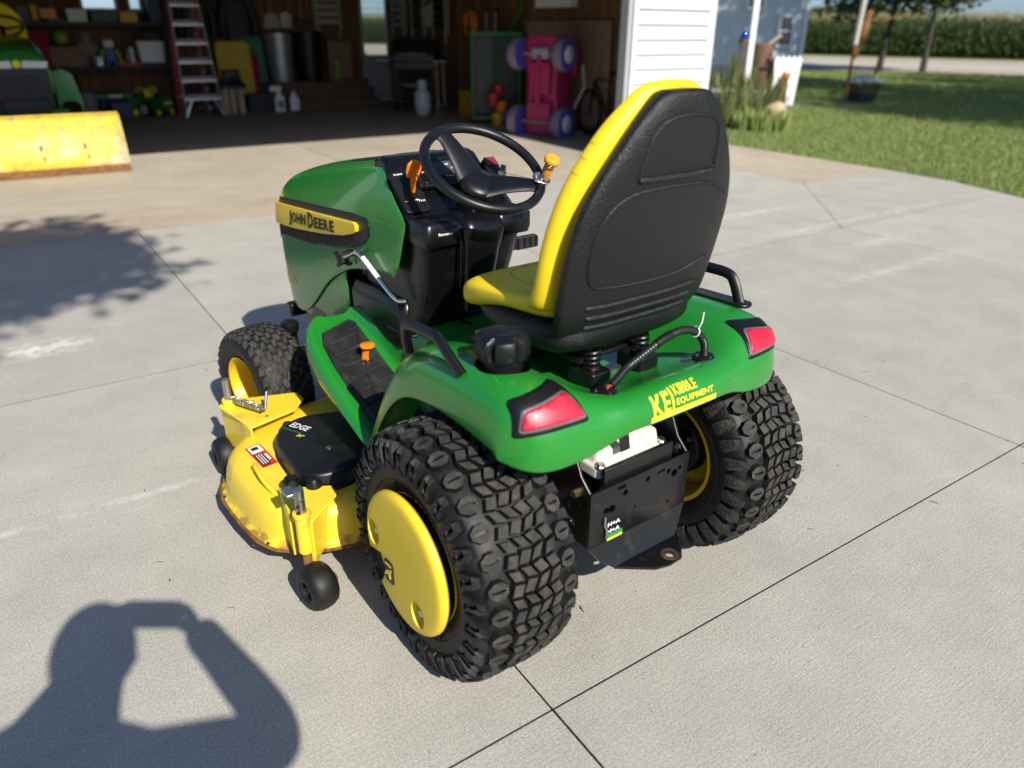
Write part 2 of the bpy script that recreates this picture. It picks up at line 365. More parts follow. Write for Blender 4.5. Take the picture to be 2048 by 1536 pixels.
slab([(-8.5, -.68), (-2.9, -.68), (-2.9, .12), (-8.5, .12)], 'apron', 'apron_slab', ap)
slab([(-2.9, -.68), (.7, -.68), (.7, .12), (-2.9, .12)], 'apron', 'apron_slab', ap)
slab([(.7, -2.2), (2.27, -2.2), (2.29, -1.0), (2.28, .9), (1.50, .9), (1.50, -.03), (.7, -.03)], 'apron', 'apron_slab', ap, g=.003)
fl = empty('garage_floor', GJ, GT); fl['kind'] = 'structure'
for a, b in ((-8.4, -3.0), (-3.0, 1.36)):
    for c, d in ((.12, 4.6), (4.6, 9.3)): slab([(a, c), (b, c), (b, d), (a, d)], 'garagefloor', 'floor_slab', fl, g=.0025, bev=.003)

# ---- garage
M['siding'] = mat('white_vinyl_siding', (.60, .605, .61), .5, bump=(30, .05), var=(4, .02))
M['trimgrey'] = mat('grey_trim', (.33, .34, .35), .55)
M['osb'] = mat('brown_plywood', (.17, .085, .036), .8, var=(3, .35), stretch=(6, 6, .6), bump=(20, .2), dirt=[(6, (.08, .038, .016), .7, .5, .75)])
M['stud'] = mat('pine_stud', (.21, .115, .052), .8, var=(8, .3), stretch=(6, 6, .6))
M['roof'] = mat('grey_roof', (.09, .085, .08), .9)
M['ceil'] = mat('garage_ceiling', (.16, .12, .08), .9)
M['glass'] = mat('window_glass', (.9, .95, .95), .03, trans=1.0)
gar = tag(empty('garage', GJ, GT), 'white clapboard garage with its wide door open and dark wood inside', 'garage')
HD, WH, DP = 2.74, 3.1, 9.45
MB().box((.74, .09, WH/2), (1.40, .10, WH)).build('wall', 'siding', gar)
ex = .165
sb = MB(); sb.add([(.16, 0, 0), (1.36, 0, 0), (1.36, 0, ex), (.16, 0, ex), (.16, -.040, .0), (1.36, -.040, .0), (1.36, -.003, ex), (.16, -.003, ex)],
   [(0, 1, 2, 3), (4, 5, 6, 7), (0, 4, 7, 3), (1, 5, 6, 2), (0, 1, 5, 4), (3, 2, 6, 7)])
s0 = sb.build('siding_board', 'siding', gar, smooth=0, loc=(0, .036, .06))
for k in range(1, 18):
    s = s0.copy(); COL.objects.link(s); s.location = (0, .036, .06 + k*ex)
MB().box((1.40, .03, WH/2), (.09, .05, WH)).build('corner_trim', 'siding', gar, bevel=.004)
MB().box((1.46, .075, WH/2), (.03, .14, WH)).build('corner_trim', 'siding', gar, bevel=.004)
MB().box((.115, .03, HD/2), (.09, .05, HD)).build('door_casing', 'siding', gar, bevel=.004)
MB().box((.035, .075, HD/2), (.065, .14, HD)).build('door_jamb', 'trimgrey', gar, bevel=.004)
MB().box((.076, .016, HD/2), (.012, .03, HD)).build('weather_strip', 'blackplastic', gar)
MB().box((-3.5, .09, (HD + WH)/2 + .002), (9.85, .12, WH - HD)).build('header', 'siding', gar)
MB().box((1.425, DP/2 + .1, WH/2), (.07, DP - .1, WH)).build('wall', 'siding', gar)
MB().box((1.372, DP/2 + .1, WH/2), (.022, DP - .3, WH)).build('wall_panel', 'osb', gar)
MB().box((-8.5, DP/2, WH/2), (.1, DP + .1, WH)).build('wall', 'osb', gar)
MB().box((-8.25, .09, WH/2), (.4, .10, WH)).build('wall', 'siding', gar)
# back wall with two window openings over the shelf and a glazed door
def wall_x(x0, x1, z0, z1, m='osb', name='wall_panel'): MB().box(((x0 + x1)/2, DP - .02, (z0 + z1)/2), (x1 - x0, .05, z1 - z0)).build(name, m, gar)
wins = [(-4.62, -4.02, 1.72, 2.5), (-3.84, -3.60, 1.72, 2.5)]
for x0, x1 in ((-8.45, -7.2), (-7.2, -5.9), (-5.9, -4.62), (-4.02, -3.84), (-3.60, -2.4), (-2.4, -1.2), (-1.2, .66)): wall_x(x0 + .003, x1 - .003, 0, WH)
for (x0, x1, z0, z1) in wins:
    wall_x(x0, x1, 0, z0); wall_x(x0, x1, z1, WH)
    f = MB()
    for c, d in (((x0 + .02, DP - .02, (z0 + z1)/2), (.04, .07, z1 - z0)), ((x1 - .02, DP - .02, (z0 + z1)/2), (.04, .07, z1 - z0)), (((x0 + x1)/2, DP - .02, z0 + .02), (x1 - x0 - .08, .068, .04)), (((x0 + x1)/2, DP - .02, z1 - .02), (x1 - x0 - .08, .068, .04))): f.box(c, d)
    wf = f.build('window', 'white', gar); MB().box(((x0 + x1)/2, DP - .02, (z0 + z1)/2), (x1 - x0 - .08, .006, z1 - z0 - .08)).build('pane', 'glass', wf)
for k in range(22):
    x = -8.2 + k*.406
    if any(a - .05 < x < b + .05 for a, b, *_ in wins) or x > .6: continue
    MB().box((x, DP - .075, WH/2), (.038, .06, WH)).build('stud', 'stud', gar)
for k in range(14):
    MB().box((1.335, .8 + k*.6, WH/2), (.05, .038, WH)).build('stud', 'stud', gar)
# door in the back wall
M['greydoor'] = mat('grey_white_door', (.42, .43, .43), .5)
dr = MB().box((1.02, DP - .03, .46), (.70, .05, .92)); dr.box((.72, DP - .03, 1.5), (.10, .05, 1.16)); dr.box((1.34, DP - .03, 1.5), (.06, .05, 1.16)); dr.box((1.02, DP - .03, 2.12), (.50, .049, .08))
door = dr.build('door', 'greydoor', gar)
MB().box((1.04, DP - .03, 1.5), (.54, .006, 1.16)).build('pane', 'glass', door)
for k in range(1, 9): MB().box((.77 + k*.06, DP - .04, 1.5), (.008, .012, 1.16)).build('muntin', 'greydoor', door)
for k in range(1, 10): MB().box((1.04, DP - .042, .92 + k*.116), (.54, .012, .008)).build('muntin', 'greydoor', door)
MB().lathe([(.0, 0), (.012, 0), (.012, -.04), (.03, -.05), (.032, -.07), (.0, -.08)], (.74, DP - .055, .95), 'Y', 16).build('handle', 'zinc', door)
wall_x(.66, 1.36, 2.17, WH)
MB().box((.66, DP - .045, 1.07), (.06, .04, 2.14)).build('door_casing', 'stud', gar)
# ceiling and gable roof
MB().box((-3.55, DP/2 + .05, WH + .03), (10.1, DP + .1, .06)).build('ceiling', 'ceil', gar)
rf = MB(); A = [(-8.75, -.05), (1.6, -.05), (1.6, DP + .4), (-8.75, DP + .4)]
rf.add([(a, b, WH + .08) for a, b in A] + [(-8.75, DP/2, WH + 2.2), (1.6, DP/2, WH + 2.2)], [(0, 1, 5, 4), (2, 3, 4, 5), (1, 2, 5), (3, 0, 4)])
rf.build('roof', 'roof', gar, smooth=0, solid=.06)
# wooden landing with two steps in front of the door
st = tag(empty('wooden_steps', gw(-.35, 8.75), GT), 'low brown wooden steps below the back door of the garage', 'steps')
M['oldwood'] = mat('brown_boards', (.14, .07, .042), .8, var=(6, .3), stretch=(1, 8, 8))
for k, (y, z) in enumerate(((-.25, .15), (.02, .32), (.29, .48))):
    MB().box((0, y, z - .02), (1.9, .30, .04)).build('tread', 'oldwood', st, bevel=.006); MB().box((0, y - .13, (z - .04)/2), (1.86, .03, z - .04)).build('riser', 'oldwood', st)
# ------------------------------------------------------------------ the lawn tractor (X forward, Y left, Z up, origin under the rear axle)
TR = tag(empty('lawn_tractor', (.2201, 1.8073, 0), 2.2182), 'green and yellow lawn tractor with mower deck parked on the concrete driveway', 'lawn tractor')
def boolean_diff(o, cutters):
    for c in cutters:
        k = o.modifiers.new('b', 'BOOLEAN'); k.operation = 'DIFFERENCE'; k.object = c; k.solver = 'EXACT'
    bpy.context.view_layer.update()
    dg = bpy.context.evaluated_depsgraph_get(); me = bpy.data.meshes.new_from_object(o.evaluated_get(dg)); o.modifiers.clear(); old = o.data; o.data = me; bpy.data.meshes.remove(old)
    me.polygons.foreach_set('use_smooth', [True]*len(me.polygons)); me.set_sharp_from_angle(angle=R(35))
    for c in cutters: bpy.data.objects.remove(c)
class Prof:
    """tyre half profile by arc length, mirrored for negative t"""
    def __init__(s, pts):
        P = smooth_path([(a, b, 0) for a, b in pts], 5); s.P = [(p.x, p.y) for p in P]; s.L = [0]
        for i in range(1, len(s.P)): s.L.append(s.L[-1] + math.dist(s.P[i], s.P[i - 1]))
    def at(s, t):
        g = -1 if t < 0 else 1; t = min(abs(t), s.L[-1]*.999); i = max(k for k in range(len(s.L)) if s.L[k] <= t); i = min(i, len(s.L) - 2)
        f = (t - s.L[i])/(s.L[i + 1] - s.L[i]); a, b = s.P[i], s.P[i + 1]; y = a[0] + (b[0] - a[0])*f; r = a[1] + (b[1] - a[1])*f
        dx, dr = b[0] - a[0], b[1] - a[1]; n = math.hypot(dx, dr); return g*y, r, g*(-dr/n), dx/n
    def pt(s, t, ang, h=0):
        y, r, ny, nr = s.at(t); y += ny*h; r += nr*h; return (r*math.cos(ang), y, r*math.sin(ang))
def carcass(mb, pr, nseg, nprof):
    ts = lin(-pr.L[-1]*.998, pr.L[-1]*.998, nprof)
    mb.rings([[pr.pt(t, 2*math.pi*k/nseg) for t in ts] for k in range(nseg)], closed=False, cap=False, loop=True)
def lug(mb, pr, R0, poly, h, taper=.85, slot=None, jit=0):
    n = len(poly); cs = sum(p[0] for p in poly)/n; ct = sum(p[1] for p in poly)/n
    h = h*(1 + random.uniform(-jit, jit))
    mb.tops = getattr(mb, 'tops', [])
    base = [pr.pt(t, s/R0, -.004) for s, t in poly]; hf = lambda t: h*(1 - .45*min(1, max(0, (abs(t) - .13)/.05)))
    top = [pr.pt(ct + (t - ct)*taper, (cs + (s - cs)*taper)/R0, hf(t)) for s, t in poly]
    if slot is None: mb.rings([base, top], cap=False); mb.tops.append(len(mb.f)); mb.add(top, [tuple(range(n))]); return
    sl = [(cs + slot[0]*math.cos(2*math.pi*(k + .5)/n)**1 , ct + slot[1]*math.sin(2*math.pi*(k + .5)/n)) for k in range(n)]
    i1 = [pr.pt(t, s/R0, hf(t)) for s, t in sl]; i2 = [pr.pt(t, s/R0, hf(t) - .009) for s, t in sl]
    k0 = len(mb.f); mb.rings([base, top, i1, i2], cap=False); mb.tops += list(range(k0 + n, k0 + 2*n)); mb.add(i2, [tuple(range(n))])
def rear_tyre():
    pr = Prof([(0, .3115), (.05, .311), (.09, .308), (.113, .300), (.127, .285), (.134, .262), (.136, .240), (.134, .217), (.128, .195), (.120, .176), (.112, .164)])
    mb = MB(); carcass(mb, pr, 78, 25); R0 = .33; NP = 31; p = 2*math.pi*R0/NP
    for i in range(NP):
        s = i*p
        for sg in (-1, 1):
            c = .093*sg; o = [(s + .0262*math.cos(R(22.5 + 45*k)), c + .0245*math.sin(R(22.5 + 45*k))) for k in range(8)]
            lug(mb, pr, R0, o, .0180, .84, (.0042, .0145), .06)
            s2 = s + p/2; a = sg
            o = [(s2 - .013, a*.115), (s2 + .013, a*.115), (s2 + .020, a*.130), (s2 + .0285, a*.172), (s2 + .025, a*.184), (s2 - .025, a*.184), (s2 - .0285, a*.172), (s2 - .020, a*.130)]
            lug(mb, pr, R0, o, .0185, .84, (.0065, .017), .06)
        for c in (-.050, -.0165, .0165, .050):
            for k in (0, 1):
                s0 = s + k*p/2 + .0022; s1 = s + (k + 1)*p/2 - .0022; z0, z1 = (-.009, .009) if k == 0 else (.009, -.009)
                if abs(c) > .04: z0 *= .7; z1 *= .7
                w = .0140; sh = .003*(1 if c > 0 else -1)
                o = [(s0 + sh, c - w + z0), (s1 + sh, c - w + z1), (s1 - sh, c + w + z1), (s0 - sh, c + w + z0)]
                lug(mb, pr, R0, o, .0190, .84, None, .10)
    for sg in (-1, 1):                                     # raised bead rings
        for t, r_ in ((.215, .0025), (.262, .003)):
            rs = []
            for k in range(78):
                a = 2*math.pi*k/78; rs.append([pr.pt(sg*(t - r_), a, -.001), pr.pt(sg*t, a, r_), pr.pt(sg*(t + r_), a, -.001)])
            mb.rings(rs, closed=False, cap=False, loop=True)
        word = 'CARLISLE'                                   # moulded name on the sidewall
        for q, a0 in enumerate((R(96), R(262))):
            for k, chx in enumerate(word):
                g = fit_geo(text_geo(chx, .03, .0006, .002), .016 if chx != 'I' else .006, .026)
                ang = a0 + sg*(k - 3.5)*R(7.6)*1
                ang = a0 + (k - 3.5)*R(7.6)
                vs_ = []
                for (x, y, z) in g[0]:
                    vs_.append(pr.pt(sg*(.232 - y), ang + (x/.22), .0026 + z*.9))
                mb.add(vs_, g[1])
    return mb
def front_tyre():
    pr = Prof([(0, .222), (.045, .2215), (.072, .217), (.090, .206), (.101, .186), (.104, .165), (.098, .142), (.087, .124), (.080, .115)])
    mb = MB(); carcass(mb, pr, 60, 19); R0 = .228; NP = 30; p = 2*math.pi*R0/NP
    for i in range(NP):
        for j in range(-4, 5):
            c = j*.0228; s = i*p + (p/2 if j % 2 else 0); w = .0098 if abs(j) < 4 else .012; sl = .005 if j % 2 else -.005
            hl = p*.455
            o = [(s - hl, c - w + sl), (s - hl*.3, c - w*1.1), (s + hl*.8, c - w - sl), (s + hl, c + w - sl), (s + hl*.3, c + w*1.1), (s - hl*.8, c + w + sl)]
            lug(mb, pr, R0, o, .0042, .90, None, .05)
    return mb
rt = rear_tyre(); ft = front_tyre()
def tread2(o, mb):
    o.data.materials.append(M['tread']); ix_ = np.zeros(len(o.data.polygons), dtype=np.int32); ix_[mb.tops] = 1; o.data.polygons.foreach_set('material_index', ix_)
def rear_wheel(side):
    rim = MB()
    # steel rim, outer face towards +Y before mirroring
    prof = [(.168, -.108), (.170, -.118), (.158, -.116), (.150, -.10), (.142, -.06), (.140, .02), (.146, .07), (.156, .10), (.166, .118), (.170, .112), (.166, .104)]
    rim.lathe([(r, y) for r, y in prof], n=64, cap=False)
    rim.lathe([(.140, -.03), (.12, -.036), (.09, -.018), (.055, -.012), (.05, -.03), (.0001, -.03)], n=48, cap=False)
    rim.lathe([(.142, -.012), (.12, -.018), (.09, .0), (.055, .006), (.0001, .006)], n=48, cap=False)
    w = rim.build('wheel', 'rimyellow', TR, smooth=45)
    w.location = (0, side*.442, .33)
    if side < 0: w.rotation_euler = (0, 0, math.pi)
    w['label'] = ('left' if side > 0 else 'right') + ' rear wheel with lugged tyre'
    tread2(rt.build('tyre', 'rubber', w, smooth=32, fix=False), rt)
    for k in range(5):
        a = 2*math.pi*k/5; MB().cyl((.075*math.cos(a), -.05, .075*math.sin(a)), (.075*math.cos(a), -.03, .075*math.sin(a)), .009, n=6).build('bolt', 'zinc', w)
    MB().lathe([(.0001, -.075), (.085, -.075), (.092, -.068), (.095, -.04), (.0001, -.04)], n=40, cap=False).build('brake_drum', 'blackmetal', w)
    for k in range(4):
        a = R(40 + 90*k); MB().cyl((.07*math.cos(a), -.084, .07*math.sin(a)), (.07*math.cos(a), -.072, .07*math.sin(a)), .008, n=6).build('bolt', 'zinc', w)
    MB().cyl((0, -.22, 0), (0, -.05, 0), .03, n=16).build('axle', 'blackmetal', w)
    if side > 0:
        poly = []
        for k in range(73):
            a = R(-14 + (360 - 34)*k/72); poly.append((.186*math.cos(a), .186*math.sin(a)))
        e0, e1 = R(-48), R(-14)
        poly += [(.132*math.cos(e0) + .012, .132*math.sin(e0)), (.105*math.cos(R(-52)) + .03, .105*math.sin(R(-52)) + .012), (.118, -.030), (.150, -.030)]
        hc = MB()
        layers = [(.90, .138), (.97, .143), (1.0, .150), (.995, .157), (.972, .163), (.92, .1665), (.84, .168), (.4, .1685)]
        hc.rings([[(x*s_, y_, z*s_) for x, z in poly] for s_, y_ in layers], cap=True)
        hub = hc.build('hub_cover', 'hubyellow', w, smooth=50)
        cut = []
        for (x, z) in ((.138, .018), (-.072, -.104)):
            c = MB(); c.lathe([(.0001, -.035), (.016, -.033), (.028, -.01), (.034, .02), (.0001, .02)], (0, 0, 0), 'Y', 20, False); c.v = [(a*1.0 + x, b + .165, (d*1.25) + z) for a, b, d in c.v]
            cut.append(c.build('cut', 'hubyellow', w))
        boolean_diff(hub, cut)
        for (x, z) in ((.138, .018), (-.072, -.104)):
            MB().cyl((x, .132, z), (x, .160, z), .0095, n=6).build('bolt', 'zinc', w); MB().cyl((x, .128, z), (x, .148, z), .0160, n=16).build('washer', 'zinc', w)
        MB().lathe([(.0001, .126), (.160, .126), (.163, .10)], n=48, cap=False).build('gap_shade_disc', 'blackplastic', w)  # black disc added to keep the gap behind the cover dark
        fr = rrect(.042, .066, .008); 
        bd = MB().prism([(x + .060, z - .058) for x, z in fr], 0, .004, lambda x, y, hh: (x, .1675 + hh, y)).build('badge', 'glossblack', w, bevel=.001)
        deer = [(-.014, -.010), (-.006, -.004), (.002, -.002), (.008, -.012), (.011, -.011), (.008, .0), (.012, .004), (.016, .012), (.018, .018), (.013, .013), (.008, .008), (-.004, .007), (-.010, .004), (-.014, -.001), (-.019, -.008), (-.017, -.012)]
        MB().prism([(.060 - x*.95, -.058 + z*1.1 - .004) for x, z in deer], 0, .0015, lambda x, y, hh: (x, .172 + hh, y)).build('deer_emblem', 'decalyellow', w, smooth=0)
        MB().box((.060, .1720, -.036), (.026, .001, .004)).build('lettering', 'decalyellow', w)
    return w
rear_wheel(1); rear_wheel(-1)
def front_wheel(side):
    rim = MB().lathe([(.118, .085), (.122, .093), (.114, .090), (.106, .07), (.100, .02), (.098, -.04), (.104, -.08), (.116, -.090)], n=56, cap=False)
    rim.lathe([(.099, -.005), (.085, .006), (.06, .0), (.045, .012), (.040, .03), (.022, .033), (.0001, .033)], n=48, cap=False)
    rim.lathe([(.099, -.02), (.085, -.012), (.06, -.016), (.045, -.01), (.0001, -.01)], n=48, cap=False)
    w = rim.build('wheel', 'rimyellow', TR, smooth=45); w.location = (1.4257, side*.426, .229); w.rotation_euler = (0, 0, R(8) + (math.pi if side < 0 else 0))
    w['label'] = ('left' if side > 0 else 'right') + ' front wheel with turf tyre'
    tread2(ft.build('tyre', 'rubber', w, smooth=38, fix=False), ft)
    MB().tube([(.02, .03, .085), (.022, .05, .088), (.026, .062, .09)], .006, 8).build('valve', 'blackplastic', w)
    MB().cyl((0, .03, 0), (0, .05, 0), .018, n=20).build('axle_cap', 'blackplastic', w)
front_wheel(1); front_wheel(-1)

M['gaugegrey'] = mat('dark_grey_plastic', (.05, .052, .055), .4)
M['framegrey'] = mat('grey_lens_frame', (.13, .13, .13), .45)
# ---- rear fender deck
FY = [0, .10, .18, .235, .285, .34, .39, .43, .456, .464]
FS = [
 [(-.305,.684),(-.306,.716),(-.292,.750),(-.235,.764),(-.165,.715),(-.05,.690),(.08,.690),(.19,.690),(.28,.685),(.36,.670),(.45,.652),(.60,.632)],
 [(-.305,.684),(-.306,.716),(-.292,.750),(-.235,.764),(-.165,.715),(-.05,.690),(.08,.690),(.19,.690),(.28,.685),(.36,.670),(.45,.652),(.60,.632)],
 [(-.304,.688),(-.305,.716),(-.290,.750),(-.235,.765),(-.165,.722),(-.05,.697),(.08,.695),(.19,.695),(.28,.690),(.36,.672),(.45,.650),(.60,.625)],
 [(-.294,.664),(-.293,.702),(-.272,.750),(-.230,.772),(-.165,.768),(-.05,.748),(.08,.738),(.19,.732),(.28,.717),(.36,.680),(.43,.620),(.50,.560)],
 [(-.291,.652),(-.291,.700),(-.272,.755),(-.240,.794),(-.170,.806),(-.05,.801),(.08,.792),(.19,.777),(.28,.745),(.35,.680),(.41,.570),(.46,.450)],
 [(-.286,.647),(-.288,.697),(-.268,.755),(-.238,.800),(-.170,.818),(-.05,.816),(.08,.808),(.19,.791),(.275,.752),(.345,.672),(.41,.550),(.47,.400)],
 [(-.276,.645),(-.278,.695),(-.262,.752),(-.232,.798),(-.170,.819),(-.05,.819),(.08,.811),(.19,.794),(.275,.752),(.345,.672),(.41,.550),(.475,.385)],
 [(-.250,.648),(-.252,.695),(-.242,.748),(-.216,.788),(-.160,.804),(-.05,.806),(.08,.800),(.185,.782),(.27,.738),(.340,.660),(.405,.545),(.472,.380)],
 [(-.206,.660),(-.206,.700),(-.202,.735),(-.186,.758),(-.140,.770),(-.05,.771),(.07,.764),(.17,.744),(.25,.704),(.325,.625),(.395,.520),(.468,.375)],
 [(-.192,.667),(-.188,.671),(-.180,.675),(-.165,.678),(-.12,.683),(-.04,.688),(.06,.687),(.15,.675),(.225,.650),(.30,.590),(.375,.490),(.455,.372)]]
cols = [[(x, -y, z) for x, z in FS[i]] for i, y in list(enumerate(FY))[:0:-1]] + [[(x, y, z) for x, z in FS[i]] for i, y in enumerate(FY)]
fb = MB(); fb.rings(cols, closed=False, cap=False)
fender = fb.build('fender_deck', 'green', TR, smooth=180, solid=.007, sub=2, fix=False)
_n = sum((p.normal for p in fender.data.polygons), Vector())
if _n.z < 0: fender.data.flip_normals()
bpy.context.view_layer.update()
BF = bvh_of(fender)
# filler recess, neck and cap on the left fender
fx, fy = -.055, .345
zt = BF.ray_cast(Vector((fx, fy, 1)), Vector((0, 0, -1)))[0].z
hole = [(fx + .068*math.cos(a) , fy + .062*math.sin(a)) for a in [2*math.pi*k/40 for k in range(40)]]
cutter = MB().prism(hole, zt - .10, zt + .06).build('cut', 'green', TR, smooth=0)
fender.modifiers.clear()
k = fender.modifiers.new('s', 'SOLIDIFY'); k.thickness = .007; k.offset = -1
k = fender.modifiers.new('ss', 'SUBSURF'); k.levels = 2; k.render_levels = 2
boolean_diff(fender, [cutter]); fender.data.set_sharp_from_angle(angle=R(60))
MB().lathe([(.064, .003), (.062, -.045), (.0001, -.045)], (fx, fy, zt - .012), 'Z', 40, False).build('filler_well', 'blackplastic', TR)
MB().lathe([(.045, -.05), (.047, .03), (.0001, .03)], (fx, fy, zt), 'Z', 32, False).build('filler_neck', 'blackplastic', TR)
capp = []
def capring(r, z, dip): return [(fx + (r - dip*max(0, math.cos(6*a))**4*r)*math.cos(a), fy + (r - dip*max(0, math.cos(6*a))**4*r)*math.sin(a), zt + z) for a in [2*math.pi*k/96 for k in range(96)]]
fc = MB(); fc.rings([capring(.060, .022, .16), capring(.064, .030, .24), capring(.065, .060, .24), capring(.060, .070, .26), capring(.046, .077, .08), capring(.028, .080, 0)]).build('fuel_cap', 'blackplastic', TR, smooth=35)
MB().tube([(fx + .026*math.cos(a), fy + .026*math.sin(a), zt + .080) for a in [2*math.pi*k/40 for k in range(40)]], .0008, 6, loop=True).build('cap_ring', 'mat', TR)
# grab handles
def handle(pts):
    P = smooth_path(pts, 6); mb = MB(); mb.tube(P, [.0125]*len(P), 10, flat=1.25); return mb
hpts = [(.235, .425, .765), (.232, .432, .80), (.222, .437, .835), (.195, .438, .850), (.09, .438, .858), (.062, .438, .852), (.03, .437, .832), (-.02, .432, .795)]
handle(hpts).build('grab_handle', 'blackplastic', TR)
handle([(.13, -.425, .80), (.12, -.43, .86), (.09, -.43, .884), (.0, -.43, .890), (-.06, -.43, .889), (-.085, -.43, .872), (-.115, -.428, .815)]).build('grab_handle', 'blackplastic', TR)
MB().prism([(x, y) for x, y in rrect(.30, .06, .025)], 0, .012, lambda x, y, hh: (x, -.425 + y*.9, .812 + hh - max(0, x)*.08)).build('handle_base', 'blackplastic', TR, bevel=.004)
# tail lights
IT, IB, OB, OT = (-.247, .309, .798), (-.283, .282, .736), (-.241, .432, .740), (-.232, .416, .781)
def rear_poly(s):
    """lens outline in the plane (Y,Z), grown by s"""
    q = [(IT[1], IT[2]), (IB[1], IB[2]), (OB[1], OB[2]), (OT[1], OT[2])]; cx = sum(a for a, _ in q)/4; cz = sum(b for _, b in q)/4
    q = [(a + (s if a > cx else -s), b + (s if b > cz else -s)) for a, b in q]
    out = []; n = 4
    for i in range(n):
        p0, p1, p2 = Vector(q[i - 1]), Vector(q[i]), Vector(q[(i + 1) % n]); r_ = .011
        a = p1 + (p0 - p1).normalized()*r_; b = p1 + (p2 - p1).normalized()*r_
        for t in (0, .33, .67, 1): out.append(tuple(a*(1 - t)**2 + p1*2*t*(1 - t) + b*t*t))
    return out
for sg in (1, -1):
    def frm(y, z, sg=sg): return (-.60, sg*y, z + .12)
    dv = (1, 0, -.32)
    up_ = [(y + (0.004 if y < .33 else 0), z + (.016 if z > .77 else 0)) for y, z in rear_poly(.012)]
    g = patch_geo(up_, .02); v, f = onto(BF, g, frm, dv, .003)
    bz = MB().add(v, f).build('tail_light', 'blackplastic', TR, smooth=60, solid=.006 if True else 0, fix=True)
    g = patch_geo(rear_poly(.003), .02); v, f = onto(BF, g, frm, dv, .006)
    MB().add(v, f).build('lens_frame', 'framegrey', bz, smooth=60, solid=.004)
    g = patch_geo(rear_poly(-.002), .02); v, f = onto(BF, g, frm, dv, .0085)
    MB().add(v, f).build('lens', 'redlens', bz, smooth=60, solid=.004)
# dealer sticker on the rear band
def stick(geo_list, name, m, off):
    mb = MB()
    for g, (cx, cz), sl in geo_list:
        g2 = ([(x + sl*y + cx, y + cz, z) for x, y, z in g[0]], g[1])
        v, f = onto(BF, g2, lambda x, y: (-.6, -x, y + .0), (1, 0, 0), off); mb.add(v, f)
    return mb.build(name, m, TR, smooth=0, fix=False)
# sticker frame: x to the right = -Y; centre near Y=-.03, Z=.712
stick([(fit_geo(text_geo('K', .05, .0012), .033, .042), (-.085, .7265), 0), (fit_geo(text_geo('E', .05, .0012), .021, .042), (-.055, .7275), 0), (fit_geo(text_geo('I', .05, .0010), .0065, .044), (-.0355, .7285), 0),
       (fit_geo(text_geo('KIBBLE', .05, .0007), .078, .0165), (.0145, .7435), 0), (fit_geo(text_geo('EQUIPMENT', .05, .0007), .130, .0165), (.0405, .7200), 0)], 'dealer_lettering', 'decalyellow', .0014)
stick([(patch_geo([(-.1125, -.0075), (.1125, -.0075), (.1125, .0075), (-.1125, .0075)], .02), (.004, .6985), 0)], 'dealer_strip', 'decalyellow', .0012)
stick([(fit_geo(text_geo('Driven by Innovation. Focused on Your Solutions | www.kibbleeq.com', .02), .214, .0065), (.004, .6985), 0)], 'dealer_motto', 'decalgreen', .0020)
# wiring conduit across the rear with two grommets
for sg in (1, -1):
    zz = BF.ray_cast(Vector((-.213, sg*.173, 1)), Vector((0, 0, -1)))[0].z
    gm = MB().lathe([(.030, -.004), (.031, .004), (.027, .007), (.0001, .007)], (-.213, sg*.173, zz), 'Z', 32, False).build('grommet', 'blackplastic', TR)
    for k in range(3): MB().cyl((-.213 + .02*math.cos(k*2.1 + 1), sg*.173 + .02*math.sin(k*2.1 + 1), zz + .006), (-.213 + .02*math.cos(k*2.1 + 1), sg*.173 + .02*math.sin(k*2.1 + 1), zz + .009), .0035, n=10).build('screw', 'zinc', gm)
hp = smooth_path([(-.205, .142, .760), (-.203, .12, .772), (-.2, .088, .790), (-.2, .03, .812), (-.2, -.03, .834), (-.2, -.093, .840), (-.2, -.143, .825), (-.204, -.176, .790), (-.21, -.178, .752)], 22)
MB().tube(hp, [(.0105 if k % 3 else .0085) for k in range(len(hp))], 12).build('wiring_conduit', 'hose', TR, smooth=80)
tp = [p for i, p in enumerate(hp) if 80 < i < 92]
MB().tube([hp[78], hp[84], hp[90], hp[96]], .0113, 12).build('tape_wrap', 'blackplastic', TR)
MB().tube([(-.21, .165, .75), (-.207, .155, .762), (-.205, .143, .759)], .003, 8).build('wire', 'redwire', TR)
q = hp[132]
tie = MB().tube([(q.x + .0125*math.cos(a), q.y - .004*math.sin(a), q.z + .0125*math.sin(a)) for a in [2*math.pi*k/20 for k in range(20)]], .0016, 6, loop=True)
tie.tube(smooth_path([(q.x - .008, q.y, q.z + .01), (q.x - .012, q.y - .006, q.z + .028), (q.x - .010, q.y - .012, q.z + .052)], 5), .0014, 6); tie.build('cable_tie', 'white', TR)

# ---- foot platform and tunnel
def mz(x): return .416 + (x - .565)*.37
def plat(side):
    secs = []
    for x, tz, bz, yo in ((.40, .645, .36, .452), (.50, .64, .378, .455), (.60, .635, .398, .455), (.72, .632, .42, .452), (.85, .632, .44, .445), (.95, .628, .46, .432), (1.01, .62, .49, .405), (1.05, .60, .53, .36)):
        z = mz(x) + (.0 if x < .98 else -.01); yi = .205 + max(0, x - .9)*.12
        secs.append([(x, side*0.0, tz), (x, side*.13, tz), (x, side*.172, tz - .012), (x, side*(yi - .012), z + .03), (x, side*yi, z + .002), (x, side*(yi + .02), z), (x, side*(yo - .055), z), (x, side*(yo - .04), z + .012), (x, side*(yo - .018), z + .013), (x, side*(yo - .004), z - .008), (x, side*yo, (z + bz)/2), (x, side*(yo - .008), bz)])
    return secs
pf = MB(); pf.rings(plat(1), closed=False, cap=False); pfo = pf.build('foot_platform', 'green', TR, smooth=180, solid=.006, sub=2)
if sum((p.normal for p in pfo.data.polygons), Vector()).z < 0: pfo.data.flip_normals()
mirror_y(pfo)
bpy.context.view_layer.update(); BP = bvh_of(pfo)
